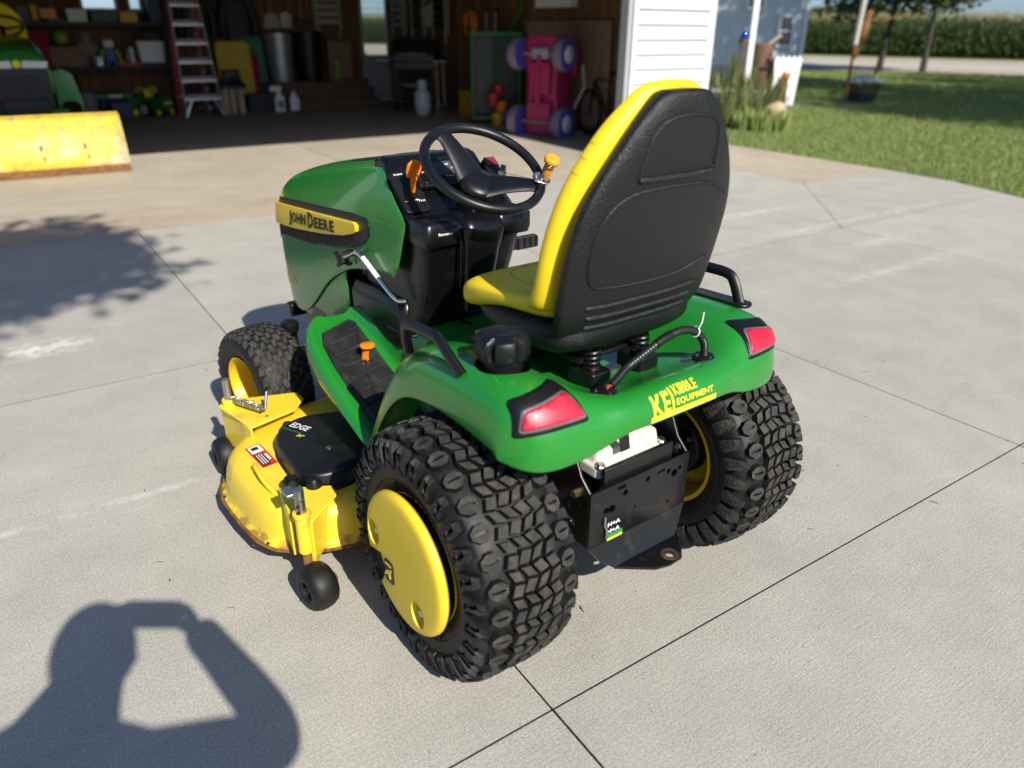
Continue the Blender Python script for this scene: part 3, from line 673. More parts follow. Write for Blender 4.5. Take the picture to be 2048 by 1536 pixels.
def fmat(side):
    out = [(.47, .228), (.47, .392), (.55, .400), (.80, .396), (.90, .385), (.955, .362), (1.0, .245), (.98, .228)]
    g = patch_geo(out, .05); v, f = onto(BP, g, lambda x, y: (x, y, 1.0), (0, 0, -1), .008); v = [(p.x, side*p.y, p.z) for p in v]
    m_ = MB().add(v, f).build('foot_mat', 'mat', TR, smooth=60, solid=.008 if side > 0 else -.008, bevel=.003)
    if side > 0:
        for k in range(8):
            x = .50 + k*.056; y0, y1 = .245, .375 - max(0, x - .85)*.25
            P = [BP.ray_cast(Vector((x + .03*(1 - t), y0 + (y1 - y0)*t, 1)), Vector((0, 0, -1)))[0] + Vector((0, 0, .009)) for t in (0, .25, .5, .75, 1)]
            MB().tube(P, .0055, 8).build('tread_rib', 'mat', m_)
        rim = [BP.ray_cast(Vector((x, y, 1)), Vector((0, 0, -1)))[0] + Vector((0, 0, .009)) for x, y in dense([(.48, .385), (.80, .389), (.89, .379), (.945, .358), (.99, .245), (.97, .233)][::1], .05)[:-2]]
        MB().tube(rim, .006, 8).build('mat_rim', 'mat', m_)
fmat(1); fmat(-1)
# differential-lock pedal
MB().tube([(.80, .285, .49), (.795, .283, .53), (.785, .28, .555)], [.016, .012, .013], 14).build('pedal_stem', 'orange', TR)
MB().lathe([(.0001, 0), (.02, 0), (.0245, .004), (.0245, .010), (.021, .013), (.0001, .0135)], (.783, .28, .553), 'Z', 28, False).build('pedal', 'orange', TR)
MB().lathe([(.034, 0), (.03, .006), (.0001, .006)], (.802, .287, .500), 'Z', 24, False).build('pedal_boot', 'decalblack', TR)

# ---- hood
HY = {.98: ([0,.075,.140,.172,.195,.206,.211,.206], [1.120,1.117,1.105,1.088,1.03,.97,.87,.765]),
 1.12: ([0,.075,.139,.171,.196,.208,.213,.207], [1.098,1.093,1.08,1.06,1.00,.94,.83,.70]),
 1.24: ([0,.075,.139,.171,.196,.209,.213,.207], [1.078,1.072,1.058,1.035,.975,.915,.79,.635]),
 1.34: ([0,.074,.138,.170,.197,.210,.214,.206], [1.06,1.054,1.04,1.015,.955,.89,.73,.545]),
 1.48: ([0,.072,.135,.167,.196,.209,.213,.203], [1.033,1.027,1.012,.987,.935,.86,.68,.435]),
 1.62: ([0,.070,.130,.162,.191,.206,.208,.193], [.998,.992,.977,.955,.912,.83,.65,.42]),
 1.70: ([0,.066,.122,.153,.180,.196,.198,.180], [.966,.961,.948,.929,.892,.81,.64,.435]),
 1.745: ([0,.055,.100,.128,.152,.165,.165,.148], [.915,.912,.905,.893,.866,.79,.64,.475]),
 1.762: ([0,.03,.055,.07,.085,.092,.092,.08], [.865,.863,.86,.85,.835,.77,.65,.54])}
rear = [(.85,0,1.143),(.85,.075,1.140),(.84,.14,1.130),(.805,.172,1.117),(.70,.195,1.05),(.605,.205,.985),(.640,.207,.88),(.69,.203,.79)]
secs = [rear] + [[(x, y, z) for y, z in zip(*HY[x])] for x in sorted(HY)]
hb = MB(); full = [[(x, -y, z) for x, y, z in s[:0:-1]] + s for s in secs]; hb.rings(full, closed=False, cap=False)
nn = len(full[0]); hb.f.append(tuple((len(full) - 1)*nn + j for j in range(nn)))
hood = hb.build('hood', 'green', TR, smooth=180, sub=2, solid=.005)
if max(hood.data.polygons, key=lambda p: p.center.z).normal.z < 0: hood.data.flip_normals()
bm = bmesh.new(); bm.from_mesh(hood.data); cl = bm.edges.layers.float.get('crease_edge') or bm.edges.layers.float.new('crease_edge')
for e in bm.edges:
    a, b = (v.co for v in e.verts)
    for (k, w_) in ((3, .55), (5, .45)):
        if any(abs(a.x - s[k][0]) < 1e-4 and abs(abs(a.y) - s[k][1]) < 1e-4 and abs(a.z - s[k][2]) < 1e-4 for s in secs[:5]) and any(abs(b.x - s[k][0]) < 1e-4 and abs(abs(b.y) - s[k][1]) < 1e-4 and abs(b.z - s[k][2]) < 1e-4 for s in secs[:5]) and a.y*b.y > 0: e[cl] = w_
vl = bm.verts.layers.float.get('crease_vert') or bm.verts.layers.float.new('crease_vert')
for v in bm.verts:
    if any(abs(v.co.x - rear[k][0]) < 1e-4 and abs(v.co.z - rear[k][2]) < 1e-4 for k in (3, 5, 7)): v[vl] = .8
bm.to_mesh(hood.data); bm.free()
bpy.context.view_layer.update(); BH = bvh_of(hood)
L_from = lambda sg: (lambda x, z: (x, sg*.6, z)); 
def side_patch(name, poly, m, off, th, step=.05, parent=hood, both=True, bevel=0):
    for sg in ((1, -1) if both else (1,)):
        g = patch_geo(poly, step); v, f = onto(BH, g, L_from(sg), (0, -sg, 0), off)
        MB().add(v, f).build(name, m, parent, smooth=60, solid=th, bevel=bevel)
band_t = [(.87, .952), (.98, .950), (1.15, .935), (1.45, .908), (1.62, .890), (1.70, .880)]
band_b = [(1.735, .69), (1.70, .725), (1.62, .742), (1.53, .750), (1.35, .765), (1.10, .803), (.96, .838), (.895, .862), (.855, .893), (.848, .93)]
side_patch('louvre_panel', band_t + band_b, 'blackplastic', .0035, .004)
st_t = [(.918, .918), (.935, .927), (1.15, .910), (1.35, .893), (1.55, .876), (1.735, .856)]
st_b = [(1.74, .795), (1.70, .782), (1.55, .795), (1.43, .808), (1.17, .842), (1.02, .868), (.938, .890), (.921, .900)]
side_patch('name_stripe', st_t + st_b, 'yellow', .016, .013, bevel=.003)
for k in range(34):                                        # fine louvre slats below the stripe
    x = .93 + k*.022; zb_ = np.interp(x, [.895, .96, 1.10, 1.35, 1.53, 1.70], [.862, .838, .803, .765, .750, .725]) + .008; zt_ = np.interp(x, [.938, 1.02, 1.17, 1.43, 1.55, 1.70], [.890, .868, .842, .808, .795, .782]) - .006
    if zt_ - zb_ > .008: side_patch('louvre_slat', [(x, zb_), (x + .010, zb_), (x + .010, zt_), (x, zt_)], 'blackplastic', .0052, .003, both=False)
# lettering on the stripe: reading direction is -X
parts = [('J', .056, 0), ('O', .040, 0), ('H', .040, 0), ('N', .040, 0), ('D', .056, .0), ('E', .040, 0), ('E', .040, 0), ('R', .040, 0), ('E', .040, 0)]
widths = [.034, .049, .046, .051, .058, .042, .042, .048, .042]
cx = 1.502; jd = MB()
for (chx, hh, _), w_ in zip(parts, widths):
    if chx == 'D': cx -= .012
    g = fit_geo(text_geo(chx, .05, .0022), w_*.86, hh); mid = cx - w_/2; cx -= w_
    bz_ = .842 + (1.50 - mid)*.100 + (.0 if hh < .05 else -.006 if chx == 'J' else .004)
    g2 = ([(mid - x, bz_ + y + x*.100, z) for x, y, z in g[0]], g[1])
    v, f = onto(BH, g2, L_from(1), (0, -1, 0), .0178); jd.add(v, f)
jd.build('name_lettering', 'decalblack', hood, smooth=0, fix=False)
g = fit_geo(text_geo('X540', .05, .0004), .150, .044); g2 = ([(1.635 - x, .565 + y + x*.12, z) for x, y, z in g[0]], g[1]); v, f = onto(BH, g2, L_from(1), (0, -1, 0), .0015)
M['modelprint'] = mat('olive_yellow_print', (.70, .60, .10), .4)
MB().add(v, f).build('model_lettering', 'modelprint', hood, smooth=0, fix=False)
MB().add(*onto(BH, patch_geo([(1.71, .530), (1.56, .548), (1.56, .552), (1.71, .534)], .03), L_from(1), (0, -1, 0), .0015)).build('model_underline', 'modelprint', hood, smooth=0, fix=False)
# louvre strip along the top of the hood and a moulded badge
for sg in (1, -1):
    g = patch_geo([(.90, .075), (1.14, .07), (1.20, .085), (1.14, .105), (.92, .112)], .04); v, f = onto(BH, g, lambda x, y: (x, sg*y, 1.5), (0, 0, -1), .003)
    MB().add(v, f).build('hood_vent', 'blackplastic', hood, smooth=60, solid=.004 if sg > 0 else -.004)
# lower inner side panel (recess behind the front wheel)
for sg in (1, -1): MB().prism([(1.085, .80), (1.20, .78), (1.36, .64), (1.52, .50), (1.50, .445), (1.25, .47), (1.085, .53)], -.004, .004, lambda x, z, hh: (x, sg*(.194 + hh), z)).build('side_panel', 'green', TR, bevel=.003)

# ---- dash pedestal
def rr3(x0, x1, w, z, r=.05, n=5):
    return [((x0 + x1)/2 + a, b, z) for a, b in rrect(x1 - x0, 2*w, r, n)]
ped = MB(); ped.rings([rr3(.655, 1.02, .182, .605), rr3(.645, 1.02, .18, .63), rr3(.615, 1.02, .166, .70), rr3(.575, 1.02, .168, .80), rr3(.548, 1.02, .178, .90), rr3(.540, 1.02, .185, .95), rr3(.55, 1.02, .183, .968)])
pedo = ped.build('dash_pedestal', 'glossblack', TR, smooth=50)
low = MB(); low.rings([rr3(.70, 1.08, .192, .55, .03), rr3(.69, 1.08, .192, .66, .03), rr3(.70, 1.06, .188, .70, .03), rr3(.72, 1.04, .17, .715, .03)])
low.build('pedestal_base', 'glossblack', TR, smooth=50)
MB().tube([(.648, .0, .604)] + [(.648 + .0, y, .606) for y in lin(.02, .14, 4)] + [(.665, .172, .606), (.72, .187, .604), (.80, .19, .602)], .006, 8).build('pedestal_lip', 'blackplastic', TR)
xz = [(.545, .945), (.555, .975), (.575, .988), (.63, 1.004), (.745, 1.106), (.768, 1.138), (.80, 1.146), (.845, 1.136), (.845, .945)]
MB().prism(xz, -.190, .190, lambda x, z, y: (x + abs(y)*max(0, z - 1.05)*1.6, y*(1 - max(0, z - 1.0)*.9), z)).build('dashboard', 'glossblack', TR, bevel=.014, bseg=3)
# sloping dash plane frame: origin (.694,0,1.061), u along slope
U0 = Vector((.694, 0, 1.0635)); Uu = Vector((.746, 0, .666)); Un = Vector((-.666, 0, .746))
def dp(u, y, h=0): return U0 + Uu*u + Vector((0, y, 0)) + Un*h
def dplate(name, m, poly, h0, h1, bev=0, parent=TR): return MB().prism(poly, h0, h1, lambda u, y, hh: dp(u, y, hh)).build(name, m, parent, bevel=bev)
dplate('instrument_hood', 'blackplastic', [(u + .045, y - .0) for u, y in rrect(.11, .23, .03)], .0, .016, .004)
gp = dplate('gauge_panel', 'glossblack', [(u + .040, y) for u, y in rrect(.085, .19, .02)], .014, .0185, .001)
dplate('gauge_face', 'gaugegrey', [(u + .048, y) for u, y in rrect(.05, .085, .02)], .0185, .0205, .0, gp)
def dtext(s, u, y, w, hgt, m, hh, parent=TR):
    g = fit_geo(text_geo(s, .02, .0003), w, hgt); MB().add([dp(u + b, y - a, hh) for a, b, c in g[0]], g[1]).build('dash_print', m, parent, smooth=0, fix=False)
dtext('OK', .06, -.01, .014, .008, 'decalwhite', .0212, gp); dtext('152', .045, -.028, .018, .007, 'decalwhite', .0212, gp); dtext('Power Lift', .018, -.015, .05, .006, 'decalyellow', .0195, gp); dtext('P  N', .04, .072, .03, .005, 'decalwhite', .0195, gp)
sp = dplate('control_panel', 'blackplastic', [(u - .012, y + .148) for u, y in rrect(.15, .085, .012)], 0, .006, .002)
dtext('-  +', -.045, .155, .05, .006, 'decalwhite', .0072, sp); dtext('||||', -.05, .125, .02, .006, 'decalwhite', .0072, sp); dtext('DIFF', .052, .16, .03, .006, 'decalwhite', .0072, sp)
# throttle lever, choke knob, right hand lever
lv = MB(); lv.tube([dp(-.012, .138, .004), dp(.0, .140, .03), dp(.004, .142, .045)], [.008, .009, .011], 10)
lv.build('throttle_stem', 'orange', TR)
pad = [(0, -.017), (.022, -.023), (.047, -.019), (.058, -.006), (.058, .008), (.045, .02), (.02, .022), (0, .016)]
pdm = MB().prism(pad, -.006, .006, lambda a, b, hh: dp(.010 + a*.35 + hh*.8, .142 + b*1.15, .042 + a*.9 - hh*.5)).build('throttle_lever', 'orange', TR, bevel=.004)
for k in range(4): MB().tube([dp(.010 + a*.35 - .006, .142 + b, .042 + a*.9 + .004) for a, b in ((.012 + k*.01, -.017), (.012 + k*.01, .017))], .0022, 6).build('grip_ridge', 'orange', pdm)
MB().lathe([(.0001, .0), (.013, .0), (.015, .006), (.015, .02), (.0001, .024)], dp(-.004, .105, .004), 'Z', 8, False).build('choke_knob', 'blackplastic', TR, smooth=0)
MB().prism([(-.012, -.02), (.03, -.02), (.036, 0), (.03, .02), (-.012, .02)], -.008, .008, lambda a, b, hh: (.565 - a*.8, -.150 + b*1.2, .972 + hh - a*.35)).build('light_lever', 'orange', TR, bevel=.005)
# knee shelf pods and column shroud
for sg in (1, -1):
    MB().rings([[(x, sg*y, z) for x, y, z in r_] for r_ in ([(c[0], c[1] + .128, c[2]) for c in rr3(.525, .66, .062, .925, .02)], [(c[0], c[1] + .128, c[2]) for c in rr3(.520, .66, .066, .945, .02)], [(c[0], c[1] + .128, c[2]) for c in rr3(.522, .66, .066, .985, .02)], [(c[0], c[1] + .128, c[2]) for c in rr3(.535, .65, .056, .998, .02)])]).build('dash_pod', 'glossblack', TR, smooth=50)
g = fit_geo(text_geo('Reverse', .02, .0004), .05, .009); MB().add([(.519, .128 - a, .962 + b) for a, b, c in g[0]], g[1]).build('pod_print', 'decalwhite', TR, smooth=0, fix=False)
shr = MB(); shr.rings([rr3(.535, .62, .045, .70, .02), rr3(.520, .62, .055, .80, .025), rr3(.500, .64, .066, .90, .03), rr3(.488, .66, .074, .955, .03), rr3(.50, .67, .072, .985, .03), rr3(.53, .66, .055, 1.005, .025)]); shr.build('column_shroud', 'glossblack', TR, smooth=50)
MB().tube([(.553, .075, .985), (.520, .080, .96), (.515, .078, .93), (.53, .07, .86), (.55, .062, .78)], .004, 8).build('shroud_seam', 'glossblack', TR)
M['redcloth2'] = mat('faded_red_print', (.16, .015, .02), .5)
# reverse-light bezel and ignition on the right of the dash
MB().prism([(u, y - .165) for u, y in rrect(.12, .055, .012)], .0, .03, lambda u, y, hh: dp(u, y, hh)).build('switch_box', 'blackplastic', TR, bevel=.005)
MB().cyl(dp(-.02, -.165, .03), dp(-.02, -.165, .05), .012, n=16).build('ignition', 'zinc', TR); MB().box(dp(-.02, -.165, .066), (.024, .005, .03)).build('ignition_key', 'zinc', TR)
MB().box(dp(.045, -.165, .0315), (.03, .04, .004), Matrix.Rotation(-math.atan2(.666, .746), 3, 'Y')).build('warning_sticker', 'redcloth2', TR)

# ---- steering wheel
SWC = Vector((.508, 0, 1.139)); tl = R(31.95); SU = Vector((math.cos(tl), 0, math.sin(tl))); SN = Vector((-math.sin(tl), 0, math.cos(tl)))
def sw(a, r_, h=0): return SWC + (SU*math.cos(a) + Vector((0, 1, 0))*math.sin(a))*r_ + SN*h
def swp(u, y, h=0): return SWC + SU*u + Vector((0, y, 0)) + SN*h
wheel = MB().tube([sw(2*math.pi*k/96, .1755, 0) for k in range(96)], [.0142 + (.0006 if k % 2 else 0)*(1 if 6 < k < 42 else 0) for k in range(96)], 14, loop=True).build('steering_wheel', 'blackplastic', TR, smooth=60)
def spoke(ang, w0, w1):
    rs = []
    for t in lin(0, 1, 8):
        r_ = .03 + t*.142; w = (w0 + (w1 - w0)*t**.7)*(1 + .35*(t > .9)); hh = -.052*(1 - t)**1.3 - .002; th_ = .013 - .004*t
        c = sw(ang, r_, hh); side = (-SU*math.sin(ang) + Vector((0, 1, 0))*math.cos(ang))
        rs.append([c + side*(w*math.cos(b)) + SN*(th_*math.sin(b)) for b in [2*math.pi*k/14 for k in range(14)]])
    return MB().rings(rs)
for a_, w0, w1 in ((R(18), .058, .026), (R(-126), .058, .024)):
    spoke(a_, w0, w1).build('spoke', 'blackplastic', wheel, smooth=60)
hubm = MB(); hubm.rings([[swp(.062*s_*math.cos(b), .056*s_*math.sin(b), h_) for b in [2*math.pi*k/32 for k in range(32)]] for s_, h_ in ((.7, -.095), (.95, -.072), (1.05, -.058), (.95, -.046), (.5, -.041))]); hubm.build('hub', 'blackplastic', wheel, smooth=60)
MB().cyl(swp(0, 0, -.14), swp(0, 0, -.06), .045, .04, 24).build('steering_column', 'glossblack', TR)
g = fit_geo(text_geo('JOHN DEERE', .02, .0002, .0006), .085, .009)
_t = (-SU*math.sin(R(-126)) + Vector((0, 1, 0))*math.cos(R(-126)))
MB().add([sw(R(-126), .105 + a, -.006 + .0125 + a*.10) + _t*(b + .004) for a, b, c in g[0]], g[1]).build('wheel_lettering', 'mat', wheel, smooth=0)
# spinner knob on the rim, at the rear right
sa = R(-122); sc_ = sw(sa, .1755)
spn = MB(); spn.prism([(a, b) for a, b in rrect(.055, .045, .02, 5)], .012, .020, lambda a, b, hh: sc_ + (SU*math.cos(sa) + Vector((0, 1, 0))*math.sin(sa))*(a - .004) + (-SU*math.sin(sa) + Vector((0, 1, 0))*math.cos(sa))*b + SN*hh)
sk = spn.build('spinner_clamp', 'chrome', TR, bevel=.003)
ra_ = (SU*math.cos(sa) + Vector((0, 1, 0))*math.sin(sa)); tg_ = (-SU*math.sin(sa) + Vector((0, 1, 0))*math.cos(sa))
for a, b in ((-.018, .014), (-.018, -.014), (.0, 0)): MB().lathe([(.0001, 0), (.008, 0), (.008, .004), (.005, .006), (.0001, .006)], sc_ + ra_*a + tg_*b + SN*.019, 'Z', 14, False).build('rivet', 'chrome', sk)
MB().tube([sc_ - tg_*.02 + SN*.016, sc_ + SN*.016, sc_ + ra_*.008 + tg_*.03 + SN*.016, sc_ + ra_*.014 + tg_*.052 + SN*.016], .0075, 10).build('clamp_arm', 'chrome', sk)
MB().tube([sc_ - SN*.03 - ra_*.022, sc_ - SN*.0 - ra_*.022, sc_ + SN*.015 - ra_*.02], .004, 8).build('clamp_bolt', 'chrome', sk)
MB().tube([sw(sa - .22, .1755), sw(sa - .1, .1755), sw(sa, .1755), sw(sa + .1, .1755), sw(sa + .2, .1755)], .0155, 14).build('rim_tape', 'glossblack', sk)
kb = sc_ + ra_*.012 + tg_*.032 + SN*.018
def krings(lst): 
    return MB().rings([[kb + SN*h_ + ra_*(r_*math.cos(b)) + tg_*(r_*math.sin(b)) for b in [2*math.pi*k/28 for k in range(28)]] for r_, h_ in lst])
krings([(.0155, 0), (.0155, .022), (.0145, .030), (.018, .034), (.0225, .039), (.0245, .046), (.0235, .053), (.019, .058), (.010, .059), (.006, .0575)]).build('spinner_knob', 'knob', sk, smooth=60)
krings([(.009, -.014), (.009, .002)]).build('knob_pin', 'chrome', sk)

# ---- height adjusting rod with star knob beside the hood
rod = smooth_path([(.668, .185, .727), (.70, .200, .722), (.725, .210, .737), (.80, .222, .785), (.865, .232, .828), (.90, .237, .838), (.95, .238, .818), (.985, .238, .803)], 6)
MB().tube(rod, .0075, 12).build('lift_rod', 'chrome', TR)
MB().tube(rod[17:25], .0083, 12).build('rod_sleeve', 'white', TR)
ka = Vector((.992, .238, .800)); kd = Vector((.05, .006, -.026)).normalized()
e1 = kd.orthogonal().normalized(); e2 = kd.cross(e1)
star = MB(); star.rings([[ka + kd*h_ + (e1*math.cos(b) + e2*math.sin(b))*(.020 + .016*max(0, math.cos(4*b))**1.5)*s_ for b in [2*math.pi*k/48 for k in range(48)]] for h_, s_ in ((-.006, .8), (0, .98), (.018, 1.0), (.024, .9))]); star.build('star_knob', 'blackplastic', TR, smooth=40)

# ---- seat
def xb(z): return float(np.interp(z, [.78, .80, .83, .87, .90, .95, 1.0, 1.27, 1.36, 1.41], [-.04, -.065, -.098, -.128, -.143, -.152, -.163, -.226, -.240, -.236]))
def sw_(z): return float(np.interp(z, [.78, .82, .88, .95, 1.0, 1.05, 1.10, 1.15, 1.20, 1.24, 1.28, 1.32, 1.35, 1.38, 1.40], [.16, .205, .236, .246, .248, .248, .244, .236, .222, .206, .184, .158, .132, .098, .06]))
def sup(w, d, n, e=4.0):
    out = []
    for k in range(n):
        a = 2*math.pi*k/n; c, s_ = math.cos(a), math.sin(a); r_ = (abs(c)**e + abs(s_)**e)**(-1/e); out.append((d*r_*c, w*r_*s_))
    return out
sh = MB(); rs = []
for z in [.785, .80, .83, .865, .90, .94, .98, 1.02, 1.06, 1.10, 1.14, 1.18, 1.22, 1.26, 1.30, 1.335, 1.362, 1.384, 1.396]:
    x0 = xb(z); x1 = x0 + .062; w = sw_(z)*(1 - .11*min(1, max(0, (z - 1.16)/.16))); rs.append([((x0 + x1)/2 + a, b, z + (.0)) for a, b in sup(w, (x1 - x0)/2, 48, 3.2)])
sh.rings(rs)
cu = MB(); rs = []
for z in [.905, .93, .96, 1.0, 1.04, 1.08, 1.12, 1.16, 1.20, 1.24, 1.28, 1.315, 1.345, 1.372, 1.393, 1.406, 1.411]:
    k = float(np.interp(z, [.9, .93, .96, 1.0, 1.1, 1.2, 1.3, 1.36, 1.411], [.165, .14, .12, .112, .115, .112, .10, .085, .05]))
    x0 = xb(min(z, 1.40)) + (.040 if z < 1.36 else .040); x1 = x0 + k; w = sw_(min(z, 1.385))*(1.03 if z < 1.39 else 1.0)*(1 if z < 1.40 else .72) + (.004)
    if z > 1.385: w = {1.393: .098, 1.406: .068, 1.411: .03}[z]
    ring = []
    for a, b in sup(w, (x1 - x0)/2, 48, 2.6):
        dish = 0.028*max(0, 1 - (b/w)**2)**.5 if a > 0 else 0     # hollow between the side bolsters
        ring.append(((x0 + x1)/2 + a - dish, b, z))
    rs.append(ring)
cu.rings(rs)
# seat base cushion: sections along X
base = MB(); rs = []
for x, w, zt_, zb_ in ((-.10, .20, .970, .89), (-.06, .234, .972, .880), (.0, .242, .956, .878), (.06, .245, .948, .876), (.13, .246, .944, .864), (.20, .246, .941, .842), (.25, .240, .934, .824), (.285, .228, .920, .816), (.308, .207, .900, .820), (.32, .175, .880, .832)):
    ring = []
    for a, b in sup(w, (zt_ - zb_)/2, 48, 3.3):
        dish = (.020*max(0, 1 - abs(b/w)**2.6))*(1 if x < .22 else .5) if a > 0 else 0
        ring.append((x, b, (zt_ + zb_)/2 + a - dish))
    rs.append(ring)
base.rings(rs)
seat = base.build('seat', 'seatyellow', TR, smooth=180, sub=1)
cush = cu.build('back_cushion', 'seatyellow', seat, smooth=180, sub=1)
shell = sh.build('back_shell', 'shell', seat, smooth=180, sub=1)
pan = MB(); rs = []
for x, w, zt_, zb_ in ((-.13, .20, .90, .83), (-.10, .225, .90, .80), (-.04, .236, .905, .785), (.06, .238, .90, .782), (.14, .232, .895, .79), (.20, .222, .88, .80), (.25, .20, .868, .82), (.28, .17, .86, .835)):
    rs.append([(x, b, (zt_ + zb_)/2 + a) for a, b in sup(w, (zt_ - zb_)/2, 40, 3.0)])
pan.rings(rs); pan.build('seat_pan', 'shell', seat, smooth=180, sub=1)
bpy.context.view_layer.update(); BS = bvh_of(shell)
def on_back(y, z, off=0):
    hit = BS.ray_cast(Vector((-.8, y, z)), Vector((1, 0, 0)))[0]
    if hit is None: hit = BS.find_nearest(Vector((-.3, y, z)))[0]
    return hit + Vector((-off, 0, 0))
def back_line(name, pts, r_, loop=False, off=0, flat=1.0):
    P = [on_back(p.y, p.z, off) for p in smooth_path([(0, y, z) for y, z in pts], 8, loop)]
    return MB().tube(P, r_, 10, loop=loop, flat=flat).build(name, 'shell', seat, smooth=180)
for k, z in enumerate((.853, .880, .907, .934)):
    w = .165 + .006*k; back_line('shell_rib', [(w, z + .002), (w*.6, z - .002), (0, z - .003), (-w*.6, z - .002), (-w, z + .002)], [.004] + [.0075]*31 + [.004], off=.0)
back_line('panel_edge', [(-.20, 1.000), (-.10, .976), (0, .972), (.10, .976), (.165, .985), (.190, 1.01), (.198, 1.06), (.192, 1.12), (.165, 1.165), (.12, 1.19), (.05, 1.197), (-.06, 1.197), (-.13, 1.19), (-.205, 1.16)], .0042, off=-.001)
back_line('panel_edge', [(.112, 1.222), (.11, 1.25), (.098, 1.30), (.07, 1.333), (.02, 1.345), (-.04, 1.344), (-.09, 1.33), (-.112, 1.29), (-.118, 1.235)], .0038, off=-.001)
back_line('panel_ledge', [(.112, 1.221), (.05, 1.219), (0, 1.219), (-.06, 1.219), (-.118, 1.222)], .0075, off=-.001)
# stitched creases on the left bolster
BCu = bvh_of(cush)
for z in (1.232, 1.262, 1.292):
    P = []
    for a in lin(-.4, .55, 9):
        y = .35; x = xb(z) + .105 + a*.07; h_ = BCu.ray_cast(Vector((x, y, z + (x - xb(z))*.25 - .02)), Vector((0, -1, 0)))[0]
        if h_ is not None: P.append(h_ - Vector((0, .0005, 0)))
    if len(P) > 3:
        M.setdefault('seatseam', mat('yellow_seam', (.55, .34, .004), .6)); MB().tube(P, .0016, 6).build('bolster_crease', 'seatseam', seat)
P = [(x, .15 - max(0, x - .15)*.35, .9) for x in lin(-.02, .24, 8)]
BB = bvh_of(seat); pth = [(-.02, .15), (.10, .155), (.18, .14), (.225, .10), (.235, 0), (.225, -.10), (.18, -.14), (.10, -.155), (-.02, -.15)]
P = [BB.ray_cast(Vector((p.x, p.y, 1.2)), Vector((0, 0, -1)))[0] for p in smooth_path([(x, y, 0) for x, y in pth], 5)]
M.setdefault('seatseam', mat('yellow_seam', (.55, .34, .004), .6)); MB().tube([p + Vector((0, 0, -.0012)) for p in P], .0028, 6).build('cushion_seam', 'seatseam', seat)
# seat suspension
def spring(c, r_, h_, turns, wr):
    return MB().tube([(c[0] + r_*math.cos(2*math.pi*turns*t), c[1] + r_*math.sin(2*math.pi*turns*t), c[2] + h_*t) for t in lin(0, 1, int(turns*14))], wr, 6)
for sg in (1, -1):
    MB().rings([[(x - .075, y + sg*.085, z) for x, y, z in rr3(-.04, .055, .034, zz, .012)] for zz in (.700, .735, .742)]).build('spring_seat', 'blackplastic', TR, bevel=.003)
    spring((-.072, sg*.085, .742), .020, .055, 4.2, .0045).build('spring', 'blackplastic', TR)
    MB().lathe([(.0001, 0), (.020, 0), (.020, .004), (.0001, .004)], (-.072, sg*.085, .742), 'Z', 20, False).build('spring_washer', 'zinc', TR)
    MB().box((.06, sg*.11, .765), (.26, .03, .012)).build('seat_rail', 'blackmetal', TR)
MB().box((.06, 0, .755), (.22, .18, .012)).build('seat_bracket', 'blackmetal', TR, bevel=.004)
MB().box((.17, 0, .725), (.03, .30, .07)).build('seat_pivot', 'blackmetal', TR, bevel=.006)
# console with dipstick cap and lever plate beside the seat
MB().lathe([(.028, 0), (.032, .006), (.032, .022), (.026, .028), (.0001, .028)], (.31, .15, .70), 'Z', 24, False).build('dipstick_cap', 'blackplastic', TR)
MB().lathe([(.020, .028), (.020, .0295), (.0001, .0295)], (.31, .15, .70), 'Z', 24, False).build('cap_label', 'decalyellow', TR)
g = fit_geo(text_geo('OIL', .02, .0006), .022, .009); MB().add([(.31 + b, .15 - a, .7302) for a, b, c in g[0]], g[1]).build('cap_print', 'decalblack', TR, smooth=0, fix=False)
pl = MB().box((.28, .055, .715), (.12, .10, .01), Matrix.Rotation(R(-8), 3, 'Y')).build('label_plate', 'mat', TR, bevel=.002)
for k in range(4): MB().box((.25 + k*.02, .055, .7225 + (k - 1.5)*.003), (.006, .08 - .012*(k % 2), .001), Matrix.Rotation(R(-8), 3, 'Y')).build('label_print', 'decalwhite' if k % 2 else 'decalyellow', pl)

# ---- transaxle, rear frame and hitch
MB().rings([rr3(-.165, .12, .125, .47, .02), rr3(-.165, .12, .125, .50, .02), rr3(-.150, .11, .115, .505, .02), rr3(-.145, .11, .11, .535, .02), rr3(-.125, .10, .095, .54, .02), rr3(-.12, .10, .09, .585, .02), rr3(-.09, .08, .06, .60, .02)]).build('transaxle', 'cream', TR, smooth=35, bevel=.004)
MB().rings([rr3(-.16, .12, .12, .30, .03), rr3(-.16, .12, .12, .468, .03)]).build('transaxle_case', 'blackmetal', TR, bevel=.006)
MB().cyl((0, -.36, .33), (0, .36, .33), .045, n=24).build('axle_housing', 'blackmetal', TR)
for (x, y) in ((-.155, .11), (-.155, -.11), (-.14, .03), (-.14, -.06)):
    MB().cyl((x, y, .50), (x, y, .513), .010, n=6).build('bolt', 'zinc', TR); MB().cyl((x, y, .50), (x, y, .505), .014, n=16).build('washer', 'zinc', TR)
hpz = MB(); hpz.box((-.197, 0, .385), (.008, .362, .165)); hit = hpz.build('hitch_plate', 'blackmetal', TR, smooth=30, bevel=.003)
cut = []
for y, z, r_ in ((.125, .40, .010), (.105, .398, .012), (.06, .43, .009), (-.125, .42, .012), (-.10, .435, .008), (-.145, .43, .007), (-.02, .44, .008), (.02, .37, .004), (-.11, .335, .005)):
    cut.append(MB().cyl((-.25, y, z), (-.15, y, z), r_, n=20).build('cut', 'blackmetal', TR))
for y, z in ((.075, .452), (-.07, .445)): cut.append(MB().box((-.197, y, z), (.1, .03, .010)).build('cut', 'blackmetal', TR))
boolean_diff(hit, cut)
